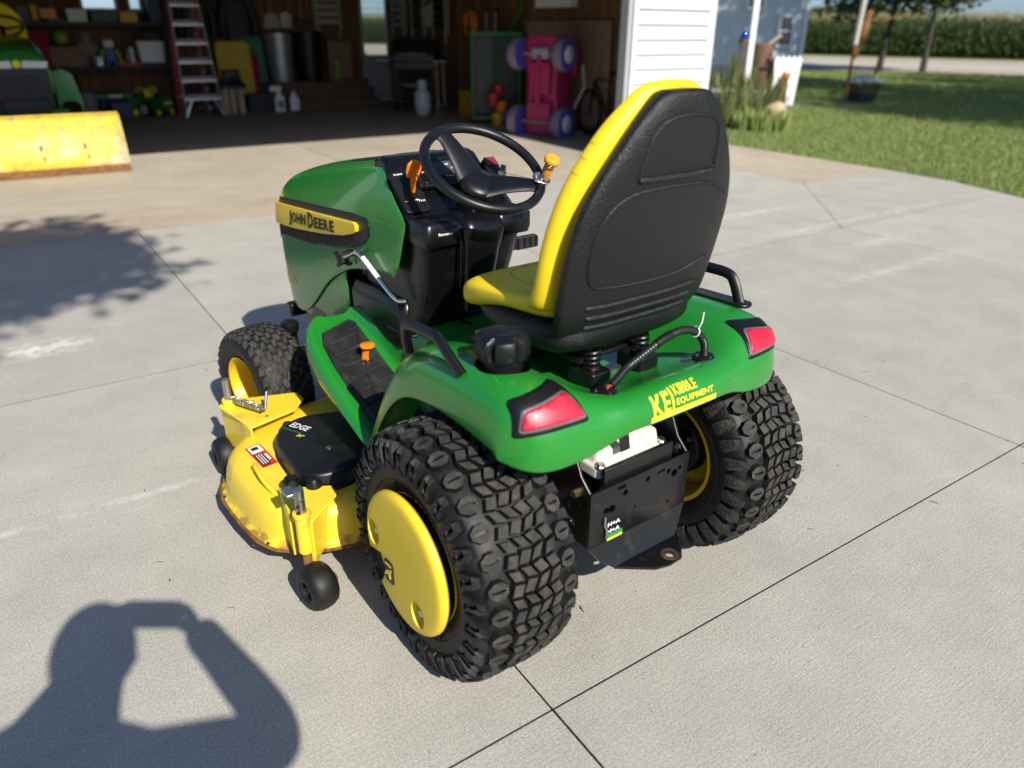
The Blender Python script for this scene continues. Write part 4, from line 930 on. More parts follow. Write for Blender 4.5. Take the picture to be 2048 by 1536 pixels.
MB().add([(-.201, .181, .303), (-.201, -.181, .303), (-.215, -.150, .262), (-.215, .150, .262), (-.235, .115, .240), (-.235, -.115, .240), (-.193, .181, .303), (-.193, -.181, .303), (-.207, -.150, .258), (-.207, .150, .258), (-.232, .115, .235), (-.232, -.115, .235)],
   [(0, 1, 2, 3), (3, 2, 5, 4), (6, 9, 8, 7), (9, 10, 11, 8), (0, 3, 9, 6), (3, 4, 10, 9), (1, 7, 8, 2), (2, 8, 11, 5), (0, 6, 7, 1), (4, 5, 11, 10)]).build('hitch_apron', 'blackmetal', TR, smooth=30)
tg = MB().prism([(-.232, .115), (-.232, -.115), (-.285, -.088), (-.310, -.060), (-.312, -.012), (-.30, .03)], .230, .238).build('drawbar_tongue', 'blackmetal', TR, smooth=30, bevel=.002)
boolean_diff(tg, [MB().cyl((-.283, -.042, .2), (-.283, -.042, .26), .012, n=24).build('cut', 'blackmetal', TR)])
MB().lathe([(.0125, .0085), (.024, .0086), (.027, .006), (.024, .0)], (-.283, -.042, .2305), 'Z', 28, False).build('rusty_ring', 'rustdark', TR)
for sg in (1, -1):
    sp_ = MB().prism([(-.195, .30), (-.195, .468), (-.16, .50), (-.10, .62), (.10, .62), (.10, .30)], -.004, .004, lambda x, z, hh: (x, sg*(.176 + hh), z)).build('frame_plate', 'blackmetal', TR, smooth=30, bevel=.002)
    cc = [MB().cyl((x, sg*.15, z), (x, sg*.2, z), r_, n=18).build('cut', 'blackmetal', TR) for x, z, r_ in ((-.165, .47, .010), (-.17, .42, .008), (-.13, .40, .012), (-.13, .35, .016), (-.09, .56, .010))]
    boolean_diff(sp_, cc)
    MB().cyl((-.10, sg*.168, .575), (-.10, sg*.192, .575), .013, n=6).build('frame_bolt', 'gold', TR); MB().cyl((-.10, sg*.178, .575), (-.10, sg*.184, .575), .019, n=18).build('frame_washer', 'zinc', TR)
    MB().cyl((-.155, sg*.17, .455), (-.155, sg*.20, .455), .011, n=6).build('frame_bolt', 'gold', TR)
MB().box((-.181, 0, .485), (.012, .25, .055)).build('cross_bar', 'blackmetal', TR, bevel=.003)
MB().box((-.165, .05, .60), (.006, .03, .12), Matrix.Rotation(R(12), 3, 'Y')).build('bracket', 'blackmetal', TR)
MB().tube([(-.203, .13, .385), (-.206, .132, .36), (-.207, .125, .345), (-.207, .124, .315)], .004, 8).build('latch_wire', 'zinc', TR)
lbm = MB().box((-.2025, .090, .312), (.001, .055, .020)).build('hitch_label', 'decalgreen', TR); MB().box((-.2032, .090, .307), (.001, .053, .006)).build('label_band', 'decalyellow', lbm)
for k in range(2):
    g = fit_geo(text_geo('H+A', .02, .0008), .045, .013); MB().add([(-.2026, .095 - a, .353 - k*.022 + b) for a, b, c in g[0]], g[1]).build('label_print', 'decalwhite', lbm, smooth=0, fix=False)

# ---- chassis and front axle
for sg in (1, -1):
    MB().box((1.0, sg*.12, .40), (1.4, .012, .12)).build('frame_rail', 'blackmetal', TR, bevel=.004)
MB().box((1.42, 0, .30), (.07, .62, .06)).build('front_axle', 'blackmetal', TR, bevel=.01)
for sg in (1, -1):
    MB().cyl((1.42, sg*.30, .21), (1.42, sg*.30, .42), .024, n=18).build('spindle', 'blackmetal', TR); MB().lathe([(.03, 0), (.034, .012), (.034, .035), (.026, .042), (.0001, .043)], (1.40, sg*.31, .42), 'Z', 20, False).build('spindle_cap', 'blackplastic', TR)
    MB().cyl((1.42, sg*.30, .23), (1.4257, sg*.426, .229), .02, n=14).build('stub_axle', 'blackmetal', TR)
    MB().tube([(1.32, sg*.29, .385), (1.24, sg*.18, .38), (1.15, sg*.05, .38)], .010, 8).build('tie_rod', 'rust', TR)
    MB().prism([(1.30, .36), (1.30, .50), (1.42, .50), (1.46, .42), (1.40, .33)], -.004, .004, lambda x, z, hh: (x, sg*(.195 + hh), z)).build('axle_bracket', 'blackmetal', TR)
MB().rings([rr3(1.0, 1.6, .15, .46, .05), rr3(1.0, 1.6, .15, .80, .05)]).build('engine', 'blackmetal', TR)
MB().box((1.70, 0, .40), (.05, .40, .06)).build('front_bumper', 'blackmetal', TR, bevel=.01)
MB().rings([[(.70 + c[0]*.0 + dx, -.315 + y, .83 + z) for y, z in rrect(.10, .045, .012, 3)] for dx in (0, .022)]).build('forward_pedal', 'mat', TR, bevel=.004)
MB().box((.72, -.255, .835), (.05, .04, .05)).build('pedal_arm', 'blackplastic', TR, bevel=.008)
for k in range(4): MB().box((.698, -.355 + k*.026, .83), (.006, .008, .036)).build('pedal_ridge', 'blackplastic', TR)

# ---- mower deck
half = [(1.215, 0), (1.22, .20), (1.205, .38), (1.165, .53), (1.10, .655), (1.02, .735), (.95, .772), (.88, .785), (.72, .782), (.60, .77), (.535, .742), (.485, .69), (.445, .62), (.42, .54), (.41, .40), (.41, .20), (.41, 0)]
loop_ = half + [(x, -y) for x, y in half[-2:0:-1]]
def dring(g, z): return [(p[0], p[1], z) for p in inset([Vector((x, y)) for x, y in loop_], g)]
def dring2(g, z):
    c = Vector((.80, 0)); out = []
    n = len(loop_)
    for i in range(n):
        p0, p1, p2 = Vector(loop_[i - 1]), Vector(loop_[i]), Vector(loop_[(i + 1) % n]); t = (p2 - p0).normalized(); nn_ = Vector((-t.y, t.x)); out.append((p1.x + nn_.x*g, p1.y + nn_.y*g, z))
    return out
area = sum(loop_[i][0]*loop_[(i + 1) % len(loop_)][1] - loop_[(i + 1) % len(loop_)][0]*loop_[i][1] for i in range(len(loop_)))
sgn = 1 if area > 0 else -1
dk = MB(); dk.rings([dring2(sgn*g, z) for g, z in ((.012, .098), (-.004, .099), (-.004, .108), (.010, .112), (.014, .120), (.020, .165), (.030, .205), (.052, .226), (.085, .234), (.14, .238), (.24, .240))])
deck = dk.build('mower_deck', 'deckyellow', TR, smooth=50, sub=1)
nt = M['deckyellow'].node_tree; b_ = nt.nodes['Principled BSDF']; src = b_.inputs['Base Color'].links[0].from_socket
tc_ = nt.nodes.new('ShaderNodeTexCoord'); sx_ = nt.nodes.new('ShaderNodeSeparateXYZ'); nt.links.new(tc_.outputs['Object'], sx_.inputs[0])
mr_ = nt.nodes.new('ShaderNodeMapRange'); mr_.inputs['From Min'].default_value = .155; mr_.inputs['From Max'].default_value = .100; mr_.inputs['To Min'].default_value = -.22; mr_.inputs['To Max'].default_value = .24; nt.links.new(sx_.outputs['Z'], mr_.inputs['Value'])
nz_ = nt.nodes.new('ShaderNodeTexNoise'); nz_.inputs['Scale'].default_value = 22; nz_.inputs['Detail'].default_value = 7; nt.links.new(tc_.outputs['Object'], nz_.inputs['Vector'])
ad_ = nt.nodes.new('ShaderNodeMath'); ad_.operation = 'ADD'; nt.links.new(nz_.outputs['Fac'], ad_.inputs[0]); nt.links.new(mr_.outputs['Result'], ad_.inputs[1])
st_ = nt.nodes.new('ShaderNodeMapRange'); st_.inputs['From Min'].default_value = .52; st_.inputs['From Max'].default_value = .68; st_.inputs['To Max'].default_value = .85; nt.links.new(ad_.outputs[0], st_.inputs['Value'])
mx_ = nt.nodes.new('ShaderNodeMix'); mx_.data_type = 'RGBA'; nt.links.new(st_.outputs['Result'], mx_.inputs[0]); nt.links.new(src, mx_.inputs[6]); mx_.inputs[7].default_value = (.24, .12, .03, 1); nt.links.new(mx_.outputs[2], b_.inputs['Base Color'])
deck['label'] = 'worn yellow mower deck with rusty lower edge'
MB().tube([(p[0], p[1], .1015) for p in dring2(sgn*-.004, 0)], .0050, 8, loop=True).build('deck_rim', 'rust', deck)
for k in range(3): MB().cyl((.72 - k*.16 + .17, .7765 - .02*k*k*.3, .104), (.72 - k*.16 + .17, .7765 - .02*k*k*.3, .1105), .006, n=10).build('rim_hole', 'decalblack', deck)
cov_o = [(.855, .598), (.90, .565), (.925, .52), (.932, .47), (.92, .42), (.90, .36), (.86, .25), (.58, .25), (.545, .40), (.535, .47), (.53, .53), (.545, .585), (.58, .615), (.62, .628), (.66, .626), (.72, .622), (.80, .615)]
cov_o = [(p.x, p.y) for p in smooth_path([(x, y, 0) for x, y in cov_o], 4, True)]
ca = sum(cov_o[i][0]*cov_o[(i + 1) % len(cov_o)][1] - cov_o[(i + 1) % len(cov_o)][0]*cov_o[i][1] for i in range(len(cov_o))); cs_ = 1 if ca > 0 else -1
def covr(g, z): 
    n = len(cov_o); out = []
    for i in range(n):
        p0, p1, p2 = Vector(cov_o[i - 1]), Vector(cov_o[i]), Vector(cov_o[(i + 1) % n]); t = (p2 - p0).normalized(); out.append((p1.x - t.y*g*cs_, p1.y + t.x*g*cs_, z))
    return out
for sg in (1, -1):
    cv = MB(); cv.rings([[(x, sg*y, z) for x, y, z in covr(g, z)] for g, z in ((-.006, .238), (-.006, .243), (.0, .247), (.002, .288), (.007, .296), (.016, .299), (.030, .300))]); cvo = cv.build('belt_cover', 'blackplastic', deck, smooth=45)
    if sg > 0:
        MB().lathe([(.0001, 0), (.009, 0), (.009, .003), (.0001, .004)], (.671, .493, .2995), 'Z', 14, False).build('cover_screw', 'zinc', cvo)
        for a, b in ((.925, .53), (.548, .60)): MB().rings([[(a + r_*math.cos(t), b + r_*math.sin(t), z) for t in [2*math.pi*k/16 for k in range(16)]] for r_, z in ((.026, .240), (.024, .272), (.014, .29))]).build('cover_lobe', 'blackplastic', cvo, smooth=45)
        for s_, w_, hh, px, py, m_ in (('EDGE', .075, .030, .853, .512, 'decalwhite'), ('54"', .024, .018, .795, .536, 'decalyellow'), ('CUTTING SYSTEM', .075, .008, .845, .545, 'decalgreen')):
            g = fit_geo(text_geo(s_, .03, .0006), w_, hh); th_ = R(205)
            MB().add([(px + a*math.cos(th_) - b*math.sin(th_), py + a*math.sin(th_) + b*math.cos(th_), .3012) for a, b, c in g[0]], g[1]).build('cover_print', m_, cvo, smooth=0, fix=False)
# danger label
def on_deck(x, y, off): 
    h_ = BD.ray_cast(Vector((x, y, 1)), Vector((0, 0, -1)))[0]; return h_ + Vector((0, 0, off))
bpy.context.view_layer.update(); BD = bvh_of(deck)
def lab(c, w, h_, rz, off, m, name, parent, sh=(0, 0)):
    g = patch_geo([(-w/2, -h_/2), (w/2, -h_/2), (w/2, h_/2), (-w/2, h_/2)], .03); ca_, sa_ = math.cos(rz), math.sin(rz)
    v = [on_deck(c[0] + (x + sh[0])*ca_ - (y + sh[1])*sa_, c[1] + (x + sh[0])*sa_ + (y + sh[1])*ca_, off) for x, y, z in g[0]]
    return MB().add(v, g[1]).build(name, m, parent, smooth=60)
la = R(182)
lo = lab((.857, .652), .155, .050, la, .002, 'decalred', 'danger_label', deck)
lab((.857, .652), .050, .040, la, .003, 'decalwhite', 'label_picture', lo, (-.046, 0)); lab((.857, .652), .085, .026, la, .003, 'decalblack', 'label_text_box', lo, (.027, -.007))
lab((.857, .652), .02, .022, la, .004, 'decalblack', 'label_pictogram', lo, (-.05, -.002))
for k in range(3): lab((.857, .652), .07, .003, la, .0038, 'decalwhite', 'label_line', lo, (.027, -.0145 + k*.0075))
lab((.857, .652), .045, .008, la, .003, 'decalwhite', 'label_heading', lo, (.022, .014))
# wash port / pulley boss, handle hump
MB().lathe([(.030, 0), (.030, .02), (.024, .024), (.024, .05), (.019, .054), (.019, .058), (.0001, .05)], (.585, .655, .236), 'Z', 28, False).build('wash_port', 'blackplastic', deck)
MB().lathe([(.026, .024), (.026, .034)], (.585, .655, .236), 'Z', 28, False).build('port_band', 'decalgreen', deck)
MB().tube(smooth_path([(.79, .700, .225), (.785, .698, .252), (.755, .702, .258), (.69, .705, .250), (.635, .697, .236), (.60, .688, .228)], 5), .0075, 10).build('deck_loop', 'deckyellow', deck)
# front bracket with anti-scalp wheel
fb_ = MB(); fb_.prism([(1.235, .60), (1.235, .655), (1.21, .672), (.99, .632), (1.03, .46), (1.10, .40), (1.16, .40)], .268, .276); fb_.prism([(1.235, .66), (.99, .635), (1.0, .625), (1.235, .648)], .12, .268)
fb_.prism([(1.235, .60), (1.235, .655), (1.225, .655), (1.225, .60)], .12, .268); fb_.build('wheel_bracket', 'deckyellow', deck, smooth=30, bevel=.003)
for k in range(5): MB().cyl((1.04 + .035*k, .56 + .01*(k % 2), .2755), (1.04 + .035*k, .56 + .01*(k % 2), .2768), .005, n=12).build('bracket_hole', 'decalblack', deck)
MB().cyl((1.205, .635, .262), (1.205, .635, .30), .024, n=20).build('post_collar', 'deckyellow', deck, bevel=.003)
MB().cyl((1.205, .635, .12), (1.205, .635, .375), .0135, n=16).build('adjust_post', 'zinc', deck)
sp1 = [(1.185 - .125*t + .010*math.cos(2*math.pi*11*t)*0, .625 - .055*t + .011*math.cos(2*math.pi*11*t), .302 + .011*math.sin(2*math.pi*11*t)) for t in lin(0, 1, 132)]
MB().tube(sp1, .0028, 6).build('pin_spring', 'zinc', deck); MB().tube([(1.20, .632, .30), (1.05, .566, .302), (1.045, .56, .302), (1.085, .535, .345)], .005, 8).build('lock_pin', 'zinc', deck)
# rear bracket with wheel
rb = MB(); rb.prism([(.60, .69), (.52, .555), (.47, .56), (.385, .675), (.40, .715), (.44, .72)], .256, .264); rb.prism([(.60, .69), (.44, .722), (.44, .71), (.60, .68)], .13, .257); rb.prism([(.52, .555), (.38, .68), (.39, .69), (.525, .568)], .12, .257)
rb.build('wheel_bracket', 'deckyellow', deck, smooth=30, bevel=.003)
MB().cyl((.395, .70, .165), (.395, .70, .285), .021, n=22).build('post_collar', 'deckyellow', deck, bevel=.004)
MB().lathe([(.024, 0), (.026, .006), (.024, .014), (.015, .016)], (.395, .70, .285), 'Z', 22, False).build('collar_ring', 'deckyellow', deck)
MB().cyl((.395, .70, .10), (.395, .70, .37), .0130, n=16).build('adjust_post', 'rust', deck)
MB().cyl((.395, .70, .30), (.395, .70, .372), .0138, n=16).build('post_top', 'zinc', deck)
MB().tube([(.375, .70, .345), (.43, .725, .352), (.45, .72, .345), (.44, .70, .34), (.40, .70, .345)], .0045, 8).build('lock_pin', 'zinc', deck); MB().box((.43, .715, .35), (.05, .03, .012)).build('pin_clip', 'zinc', deck, bevel=.003)
for z in (.305, .325): MB().cyl((.38, .709, z), (.385, .715, z), .004, n=10).build('post_hole', 'decalblack', deck)
def gauge(c, yaw, name='gauge_wheel'):
    prof = [(.030, -.048), (.045, -.052), (.062, -.050), (.074, -.040), (.081, -.022), (.083, 0), (.081, .022), (.074, .040), (.062, .050), (.045, .052), (.034, .046), (.030, .02), (.018, .012), (.0001, .012)]
    prof = [(r_*.84, y_*.78) for r_, y_ in prof]; w = MB().lathe(prof, n=44, cap=False).build(name, 'rubber', deck, smooth=60); w.location = c; w.rotation_euler = (0, 0, yaw)
    w['label'] = 'smooth black plastic gauge wheel'
    for k in range(5):
        a = 2*math.pi*k/5; MB().box((.020*math.cos(a), .022, .020*math.sin(a)), (.03, .02, .005), Matrix.Rotation(-a, 3, 'Y')).build('web', 'blackplastic', w)
    MB().cyl((0, -.052, 0), (0, .03, 0), .009, n=12).build('axle_bolt', 'rust', w)
    MB().cyl((0, -.058, 0), (0, -.040, 0), .017, n=6).build('axle_nut', 'rust', w)
gauge((.350, .697, .070), R(8)); gauge((1.225, .672, .070), R(-3))
gauge((.350, -.697, .070), R(8)); gauge((1.225, -.672, .070), R(-3))
MB().tube([(.395, .70, .13), (.393, .69, .10), (.360, .650, .072)], .011, 10).build('wheel_fork', 'rust', deck)
# ------------------------------------------------------------------ things in the garage (local x = along the front, y = into the garage)
def gthing(name, label, cat, t, n, z=0, rz=0, group=None): return tag(empty(name, gw(t, n, z), GT + rz), label, cat, group)
M['redcloth'] = mat('red_cloth', (.30, .012, .035), .9, var=(8, .2)); M['cardboard'] = mat('cardboard', (.26, .17, .10), .85, var=(6, .15)); M['limegreen'] = mat('lime_plastic', (.22, .45, .02), .5)
M['plush'] = mat('grey_plush', (.26, .22, .18), .95, bump=(60, .5, .01)); M['blueplastic'] = mat('blue_plastic', (.02, .03, .25), .45); M['toygreen'] = mat('toy_green_plastic', (.008, .16, .035), .4)
M['greypail'] = mat('grey_pail', (.22, .24, .27), .5); M['galv'] = mat('galvanised_steel', (.40, .43, .43), .45, .7, var=(5, .25)); M['alu'] = mat('aluminium', (.62, .63, .62), .38, .8)
M['fibreglass'] = mat('red_fibreglass', (.50, .018, .016), .45); M['blackiron'] = mat('black_enamel', (.012, .012, .013), .35); M['tank'] = mat('grey_white_tank', (.58, .61, .60), .4)
M['pink'] = mat('pink_plastic', (.40, .020, .105), .42, var=(4, .12)); M['purple'] = mat('purple_plastic', (.10, .09, .42), .42); M['tyregrey'] = mat('grey_toy_tyre', (.20, .19, .20), .7)
M['maple'] = mat('light_wood', (.45, .34, .21), .7, var=(8, .15), stretch=(5, 5, .6)); M['cartgreen'] = mat('cart_green_steel', (.010, .15, .018), .4); M['lamp'] = mat('headlight_glass', (.75, .78, .8), .15, coat=.5)
M['olive'] = mat('olive_cloth', (.07, .06, .04), .9); M['amber'] = mat('mustard_plastic', (.62, .36, .015), .5); M['beige'] = mat('beige_webbing', (.46, .43, .37), .7); M['bluebox'] = mat('navy_plastic', (.015, .03, .10), .5)
M['bladeyellow'] = mat('worn_blade_paint', (.58, .42, .025), .55, var=(4, .10), dirt=[(2.6, (.50, .45, .30), .9, .48, .62, .6), (7, (.34, .22, .06), .8, .52, .68, .7), (26, (.14, .08, .04), .8, .60, .72, .8)])
# -- snow blade lying on the floor just inside the door
b = gthing('snow_plow', 'worn yellow steel snow blade standing on the garage floor in the sun', 'snow blade', -5.98, 2.35, 0, R(-2))
sec = [(.0, .03), (-.02, .10), (-.005, .22), (.04, .34), (.11, .46), (.20, .58), (.225, .60)]
bl = MB(); bl.rings([[(x, y, z) for y, z in smooth_path([(0, a, c) for a, c in sec], 3) and [(p.y, p.z) for p in smooth_path([(0, a, c) for a, c in sec], 3)]] for x in lin(-.72, .70, 12)], closed=False, cap=False)
blade = bl.build('mouldboard', 'bladeyellow', b, smooth=60, solid=.008)
MB().prism([(.0, .02), (-.02, .10), (-.005, .22), (.04, .34), (.11, .46), (.20, .58), (.26, .60), (.24, .30), (.20, .02)], .700, .709, lambda y, z, hh: (hh, y, z)).build('end_plate', 'bladeyellow', b, smooth=0)
MB().box((-.01, -.012, .045), (1.44, .014, .085)).build('cutting_edge', 'rust', b, bevel=.003)
MB().box((-.01, .215, .605), (1.42, .05, .02)).build('top_flange', 'bladeyellow', b, bevel=.003)
for x in (-.55, -.12, .30): MB().box((x, .01, .30), (.02, .03, .05)).build('bolt_slot', 'decalblack', b); MB().box((x + .015, -.012, .19), (.014, .03, .035)).build('bolt_slot', 'decalblack', b)
MB().box((0, .26, .25), (.9, .08, .2)).build('mounting_frame', 'blackmetal', b)
# -- tractor parked inside, seen from the front
g2 = gthing('compact_tractor', 'green tractor parked inside the dark garage behind the yellow blade', 'tractor', -6.06, 4.0)
hz = [[(x, y, z) for x, z in [(-.33*s, .72), (-.36*s, .95), (-.33*s, 1.09 + dz), (-.25*s, 1.20 + dz), (-.10*s, 1.25 + dz), (.10*s, 1.25 + dz), (.25*s, 1.20 + dz), (.33*s, 1.09 + dz), (.36*s, .95), (.33*s, .72)]] for y, s, dz in ((0, .96, -.08), (.05, 1, -.02), (.4, 1.02, .05), (.9, 1.04, .11), (1.15, 1.04, .12))]
MB().rings(hz, closed=True).build('hood', 'green', g2, smooth=50)
gr_ = MB().prism(rrect(.62, .50, .04), -.03, .02, lambda x, z, hh: (x, hh, .78 + z)).build('grille', 'blackplastic', g2, bevel=.01)
for k in range(5): MB().box((-.04, -.035, .60 + k*.08), (.42, .02, .035)).build('grille_bar', 'mat', gr_)
for sx in (-1, 1):
    MB().prism([(.05, .0), (.31, -.005), (.33, .07), (.06, .085)], -.045, .0, lambda x, z, hh: (sx*x, hh, 1.02 + z)).build('headlight', 'lamp', g2, bevel=.008)
    MB().rings([[(sx*x, y, z) for x, z in ((.38, .35), (.66, .35), (.66, .60), (.60, .92), (.50, .98), (.38, .95))] for y in (.45, .55, 1.6)], closed=True).build('fender', 'green', g2, smooth=30)
    w = MB().lathe([(.0001, -.09), (.16, -.09), (.17, -.11), (.26, -.11), (.30, -.07), (.31, 0), (.30, .07), (.26, .11), (.17, .11), (.16, .09), (.0001, .09)], (sx*.52, .55, .31), 'X', 36, False).build('wheel', 'rubber', g2)
    MB().cyl((sx*.62, .55, .31), (sx*.64, .55, .31), .15, n=24).build('rim', 'rimyellow', w)
    w = MB().lathe([(.0001, -.13), (.22, -.13), (.24, -.16), (.40, -.16), (.46, -.10), (.47, 0), (.46, .10), (.40, .16), (.24, .16), (.0001, .13)], (sx*.62, 1.95, .47), 'X', 36, False).build('wheel', 'rubber', g2)
MB().lathe([(.0001, -.052), (.045, -.05), (.045, -.02)], (0, 0, 1.065), 'Y', 20, False).build('emblem', 'decalyellow', g2)
MB().box((0, .1, .50), (.9, .1, .07)).build('front_bar', 'green', g2, bevel=.01); MB().box((.05, -.02, .40), (.7, .06, .05)).build('bumper', 'mat', g2, bevel=.01)
for x in (.22, .30): MB().cyl((x, -.02, .22), (x - .02, -.02, .40), .022, n=12).build('hitch_pin', 'amber', g2)
MB().box((0, .9, .50), (.5, 1.9, .35)).build('chassis', 'blackmetal', g2, bevel=.02)
MB().tube([(.24*math.cos(a), 1.30 + .10*math.sin(a), 1.47 + .12*math.sin(a)) for a in [2*math.pi*k/40 for k in range(40)]], .018, 8, loop=True).build('steering_wheel', 'blackplastic', g2)
MB().tube([(0, 1.1, 1.2), (0, 1.3, 1.46)], .03, 10).build('steering_column', 'blackplastic', g2); MB().tube([(-.22, 1.3, 1.46), (0, 1.3, 1.44), (.22, 1.3, 1.46)], .015, 8).build('spoke', 'blackplastic', g2)
MB().rings([[(x, y, z) for x, y in rrect(2*w, .14, .06)] and [(x, 1.62 + y + (z - 1.2)*.2, z) for x, y in rrect(2*w, .14, .06)] for z, w in ((1.0, .26), (1.2, .29), (1.45, .29), (1.6, .25), (1.70, .17), (1.75, .09))]).build('seat', 'seatyellow', g2, smooth=60)
# -- shelf unit with what stands on it
M['shelfblack'] = mat('dark_shelf', (.016, .018, .024), .6)
sh_ = gthing('storage_shelf', 'long black two-tier shelf along the back wall of the garage', 'shelf', -4.75, 8.72)
for z in (.80, 1.50): MB().box((0, 0, z), (2.8, .46, .06)).build('shelf_board', 'shelfblack', sh_, bevel=.005)
for x in (-1.36, 1.36):
    for y in (-.2, .2): MB().box((x, y, 1.0), (.07, .05, 2.0)).build('post', 'shelfblack', sh_)
def gbox(name, label, cat, t, n, z, d, m, group=None, lid=None, bev=.008):
    e = gthing(name, label, cat, t, n, z); MB().box((0, 0, d[2]/2), d).build('body', m, e, bevel=bev)
    if lid: MB().box((0, 0, d[2] + .012), (d[0]*1.05, d[1]*1.05, .03)).build('lid', lid, e, bevel=.006)
    return e
gbox('red_bag', 'dark red cloth bag on the shelf beside the tractor seat', 'bag', -5.48, 8.72, .83, (.34, .25, .58), 'redcloth', bev=.04)
bx_ = gbox('cardboard_box', 'grey-brown cardboard box under the lime green ball on the shelf', 'box', -5.10, 8.74, .83, (.48, .32, .31), 'cardboard')
MB().box((.02, -.163, .2), (.14, .004, .05)).build('print', 'decalred', bx_)
e = gthing('toy_ball', 'lime green ball with orange patch on top of the cardboard box', 'ball', -5.11, 8.72, 1.17); MB().lathe([(.115*math.sin(a) + 1e-4, .115 - .115*math.cos(a)) for a in lin(0, math.pi, 14)], (0, 0, 0), 'Z', 24, False).build('ball', 'limegreen', e, smooth=180); MB().box((0, -.10, .05), (.07, .05, .06)).build('patch', 'orange', e, bevel=.02)
# plush toy
e = gthing('plush_toy', 'grey plush animal toy standing between the box and the toy robot', 'toy', -4.74, 8.68, .83)
for nm, c, s in (('head', (0, -.02, .44), (.075, .07, .085)), ('torso', (0, 0, .28), (.10, .08, .13)), ('leg', (-.07, -.02, .10), (.05, .06, .12)), ('leg', (.07, -.02, .10), (.05, .06, .12)), ('arm', (-.11, -.02, .30), (.04, .04, .09)), ('arm', (.11, -.02, .30), (.04, .04, .09)), ('ear', (-.05, 0, .52), (.025, .02, .035)), ('ear', (.05, 0, .52), (.025, .02, .035))):
    mb = MB().lathe([(math.sin(a) + 1e-4, -math.cos(a)) for a in lin(0, math.pi, 10)], (0, 0, 0), 'Z', 16, False); mb.v = [(x*s[0] + c[0], y*s[1] + c[1], z*s[2] + c[2]) for x, y, z in mb.v]; mb.build(nm, 'plush', e, smooth=180)
e = gthing('toy_robot', 'blue and green toy figure with white head on the shelf', 'toy', -4.40, 8.68, .83)
MB().box((0, 0, .36), (.16, .14, .13)).build('head', 'white', e, bevel=.03); MB().box((0, 0, .18), (.18, .12, .24)).build('torso', 'blueplastic', e, bevel=.02)
for sx in (-1, 1): MB().tube([(sx*.10, 0, .26), (sx*.14, -.02, .16), (sx*.16, -.02, .03)], .035, 10).build('arm', 'limegreen', e); MB().box((sx*.06, 0, .035), (.07, .14, .07)).build('foot', 'blueplastic', e, bevel=.01)
gbox('toy_tray', 'flat red toy tray with small figures next to the robot', 'tray', -4.12, 8.66, .83, (.36, .2, .05), 'decalred')
e = gthing('toy_figure', 'small pale green figure standing on the red tray', 'toy', -4.05, 8.66, .88); MB().lathe([(.0001, 0), (.05, 0), (.045, .10), (.03, .14), (.045, .17), (.045, .22), (.02, .25), (.0001, .25)], (0, 0, 0), 'Z', 16, False).build('figure', 'decalwhite', e); MB().box((-.07, 0, .12), (.03, .03, .2), Matrix.Rotation(R(20), 3, 'Y')).build('arm', 'limegreen', e)
e = gthing('storage_tub', 'white storage tub with blue base under an olive cap', 'tub', -3.72, 8.70, .83); MB().rings([[(x*s, y*s*.7, z) for x, y in rrect(.44, .44, .05)] for z, s in ((.05, .92), (.40, 1.04))]).build('tub', 'white', e); MB().box((0, 0, .025), (.46, .32, .05)).build('base', 'bluebox', e, bevel=.01)
e = gthing('cap', 'olive peaked cap lying on top of the white tub', 'cap', -3.70, 8.68, 1.23); MB().lathe([(.20*math.cos(a), .20*math.sin(a)) for a in lin(0, math.pi/2 - .01, 8)], (0, 0, .0), 'Z', 24, True).build('crown', 'olive', e, smooth=60); MB().prism([(-.17, -.1), (.17, -.1), (.13, -.27), (-.13, -.27)], 0, .02).build('peak', 'olive', e, bevel=.005)
gbox('printed_carton', 'white printed carton on the upper shelf', 'carton', -4.80, 8.7, 1.53, (.30, .2, .20), 'decalwhite'); gbox('mustard_bin', 'mustard yellow bin at the right end of the upper shelf', 'bin', -3.99, 8.7, 1.53, (.28, .2, .17), 'amber')
gbox('dark_toolbox', 'dark toolbox in the middle of the upper shelf', 'toolbox', -4.38, 8.72, 1.53, (.42, .25, .16), 'blackplastic'); gbox('yellow_jug', 'yellow jug on the upper shelf above the red bag', 'jug', -5.42, 8.7, 1.53, (.12, .12, .26), 'amber', bev=.03); gbox('red_crate', 'dark red crate at the left end of the upper shelf', 'crate', -5.75, 8.7, 1.53, (.34, .25, .16), 'redcloth')
gbox('blue_case', 'navy blue case standing upright at the right end of the shelf', 'case', -3.55, 8.7, 1.53, (.2, .25, .4), 'bluebox')
gbox('paper_stack', 'pale folded papers lying on the upper shelf beside the carton', 'papers', -5.12, 8.7, 1.53, (.25, .2, .05), 'cardboard')
# -- floor level under the shelf
def pail(name, label, cat, t, n, z, r0, r1, h_, m, ribs=0, handle=False):
    e = gthing(name, label, cat, t, n, z)
    pr = [(r0, 0)] + [(r0 + (r1 - r0)*k/12 + (.006 if ribs and k % 2 else 0), h_*k/12) for k in range(1, 12)] + [(r1, h_), (r1 + .015, h_), (r1 + .015, h_ - .02)]
    MB().lathe(pr, (0, 0, 0), 'Z', 32, False).build('body', m, e, smooth=50); MB().lathe([(.0001, h_ - .05), (r1 - .005, h_ - .05)], (0, 0, 0), 'Z', 24, False).build('contents', 'blackplastic', e)
    if handle: MB().tube([(-r1, 0, h_ - .03), (-r1*.8, -.1, h_ - .12), (0, -r1 - .03, h_ - .2), (r1*.8, -.1, h_ - .12), (r1, 0, h_ - .03)], .006, 6).build('handle', 'zinc', e)
    return e
pail('bucket', 'grey plastic bucket on the floor under the shelf', 'bucket', -4.93, 8.5, 0, .13, .17, .40, 'greypail', handle=True)
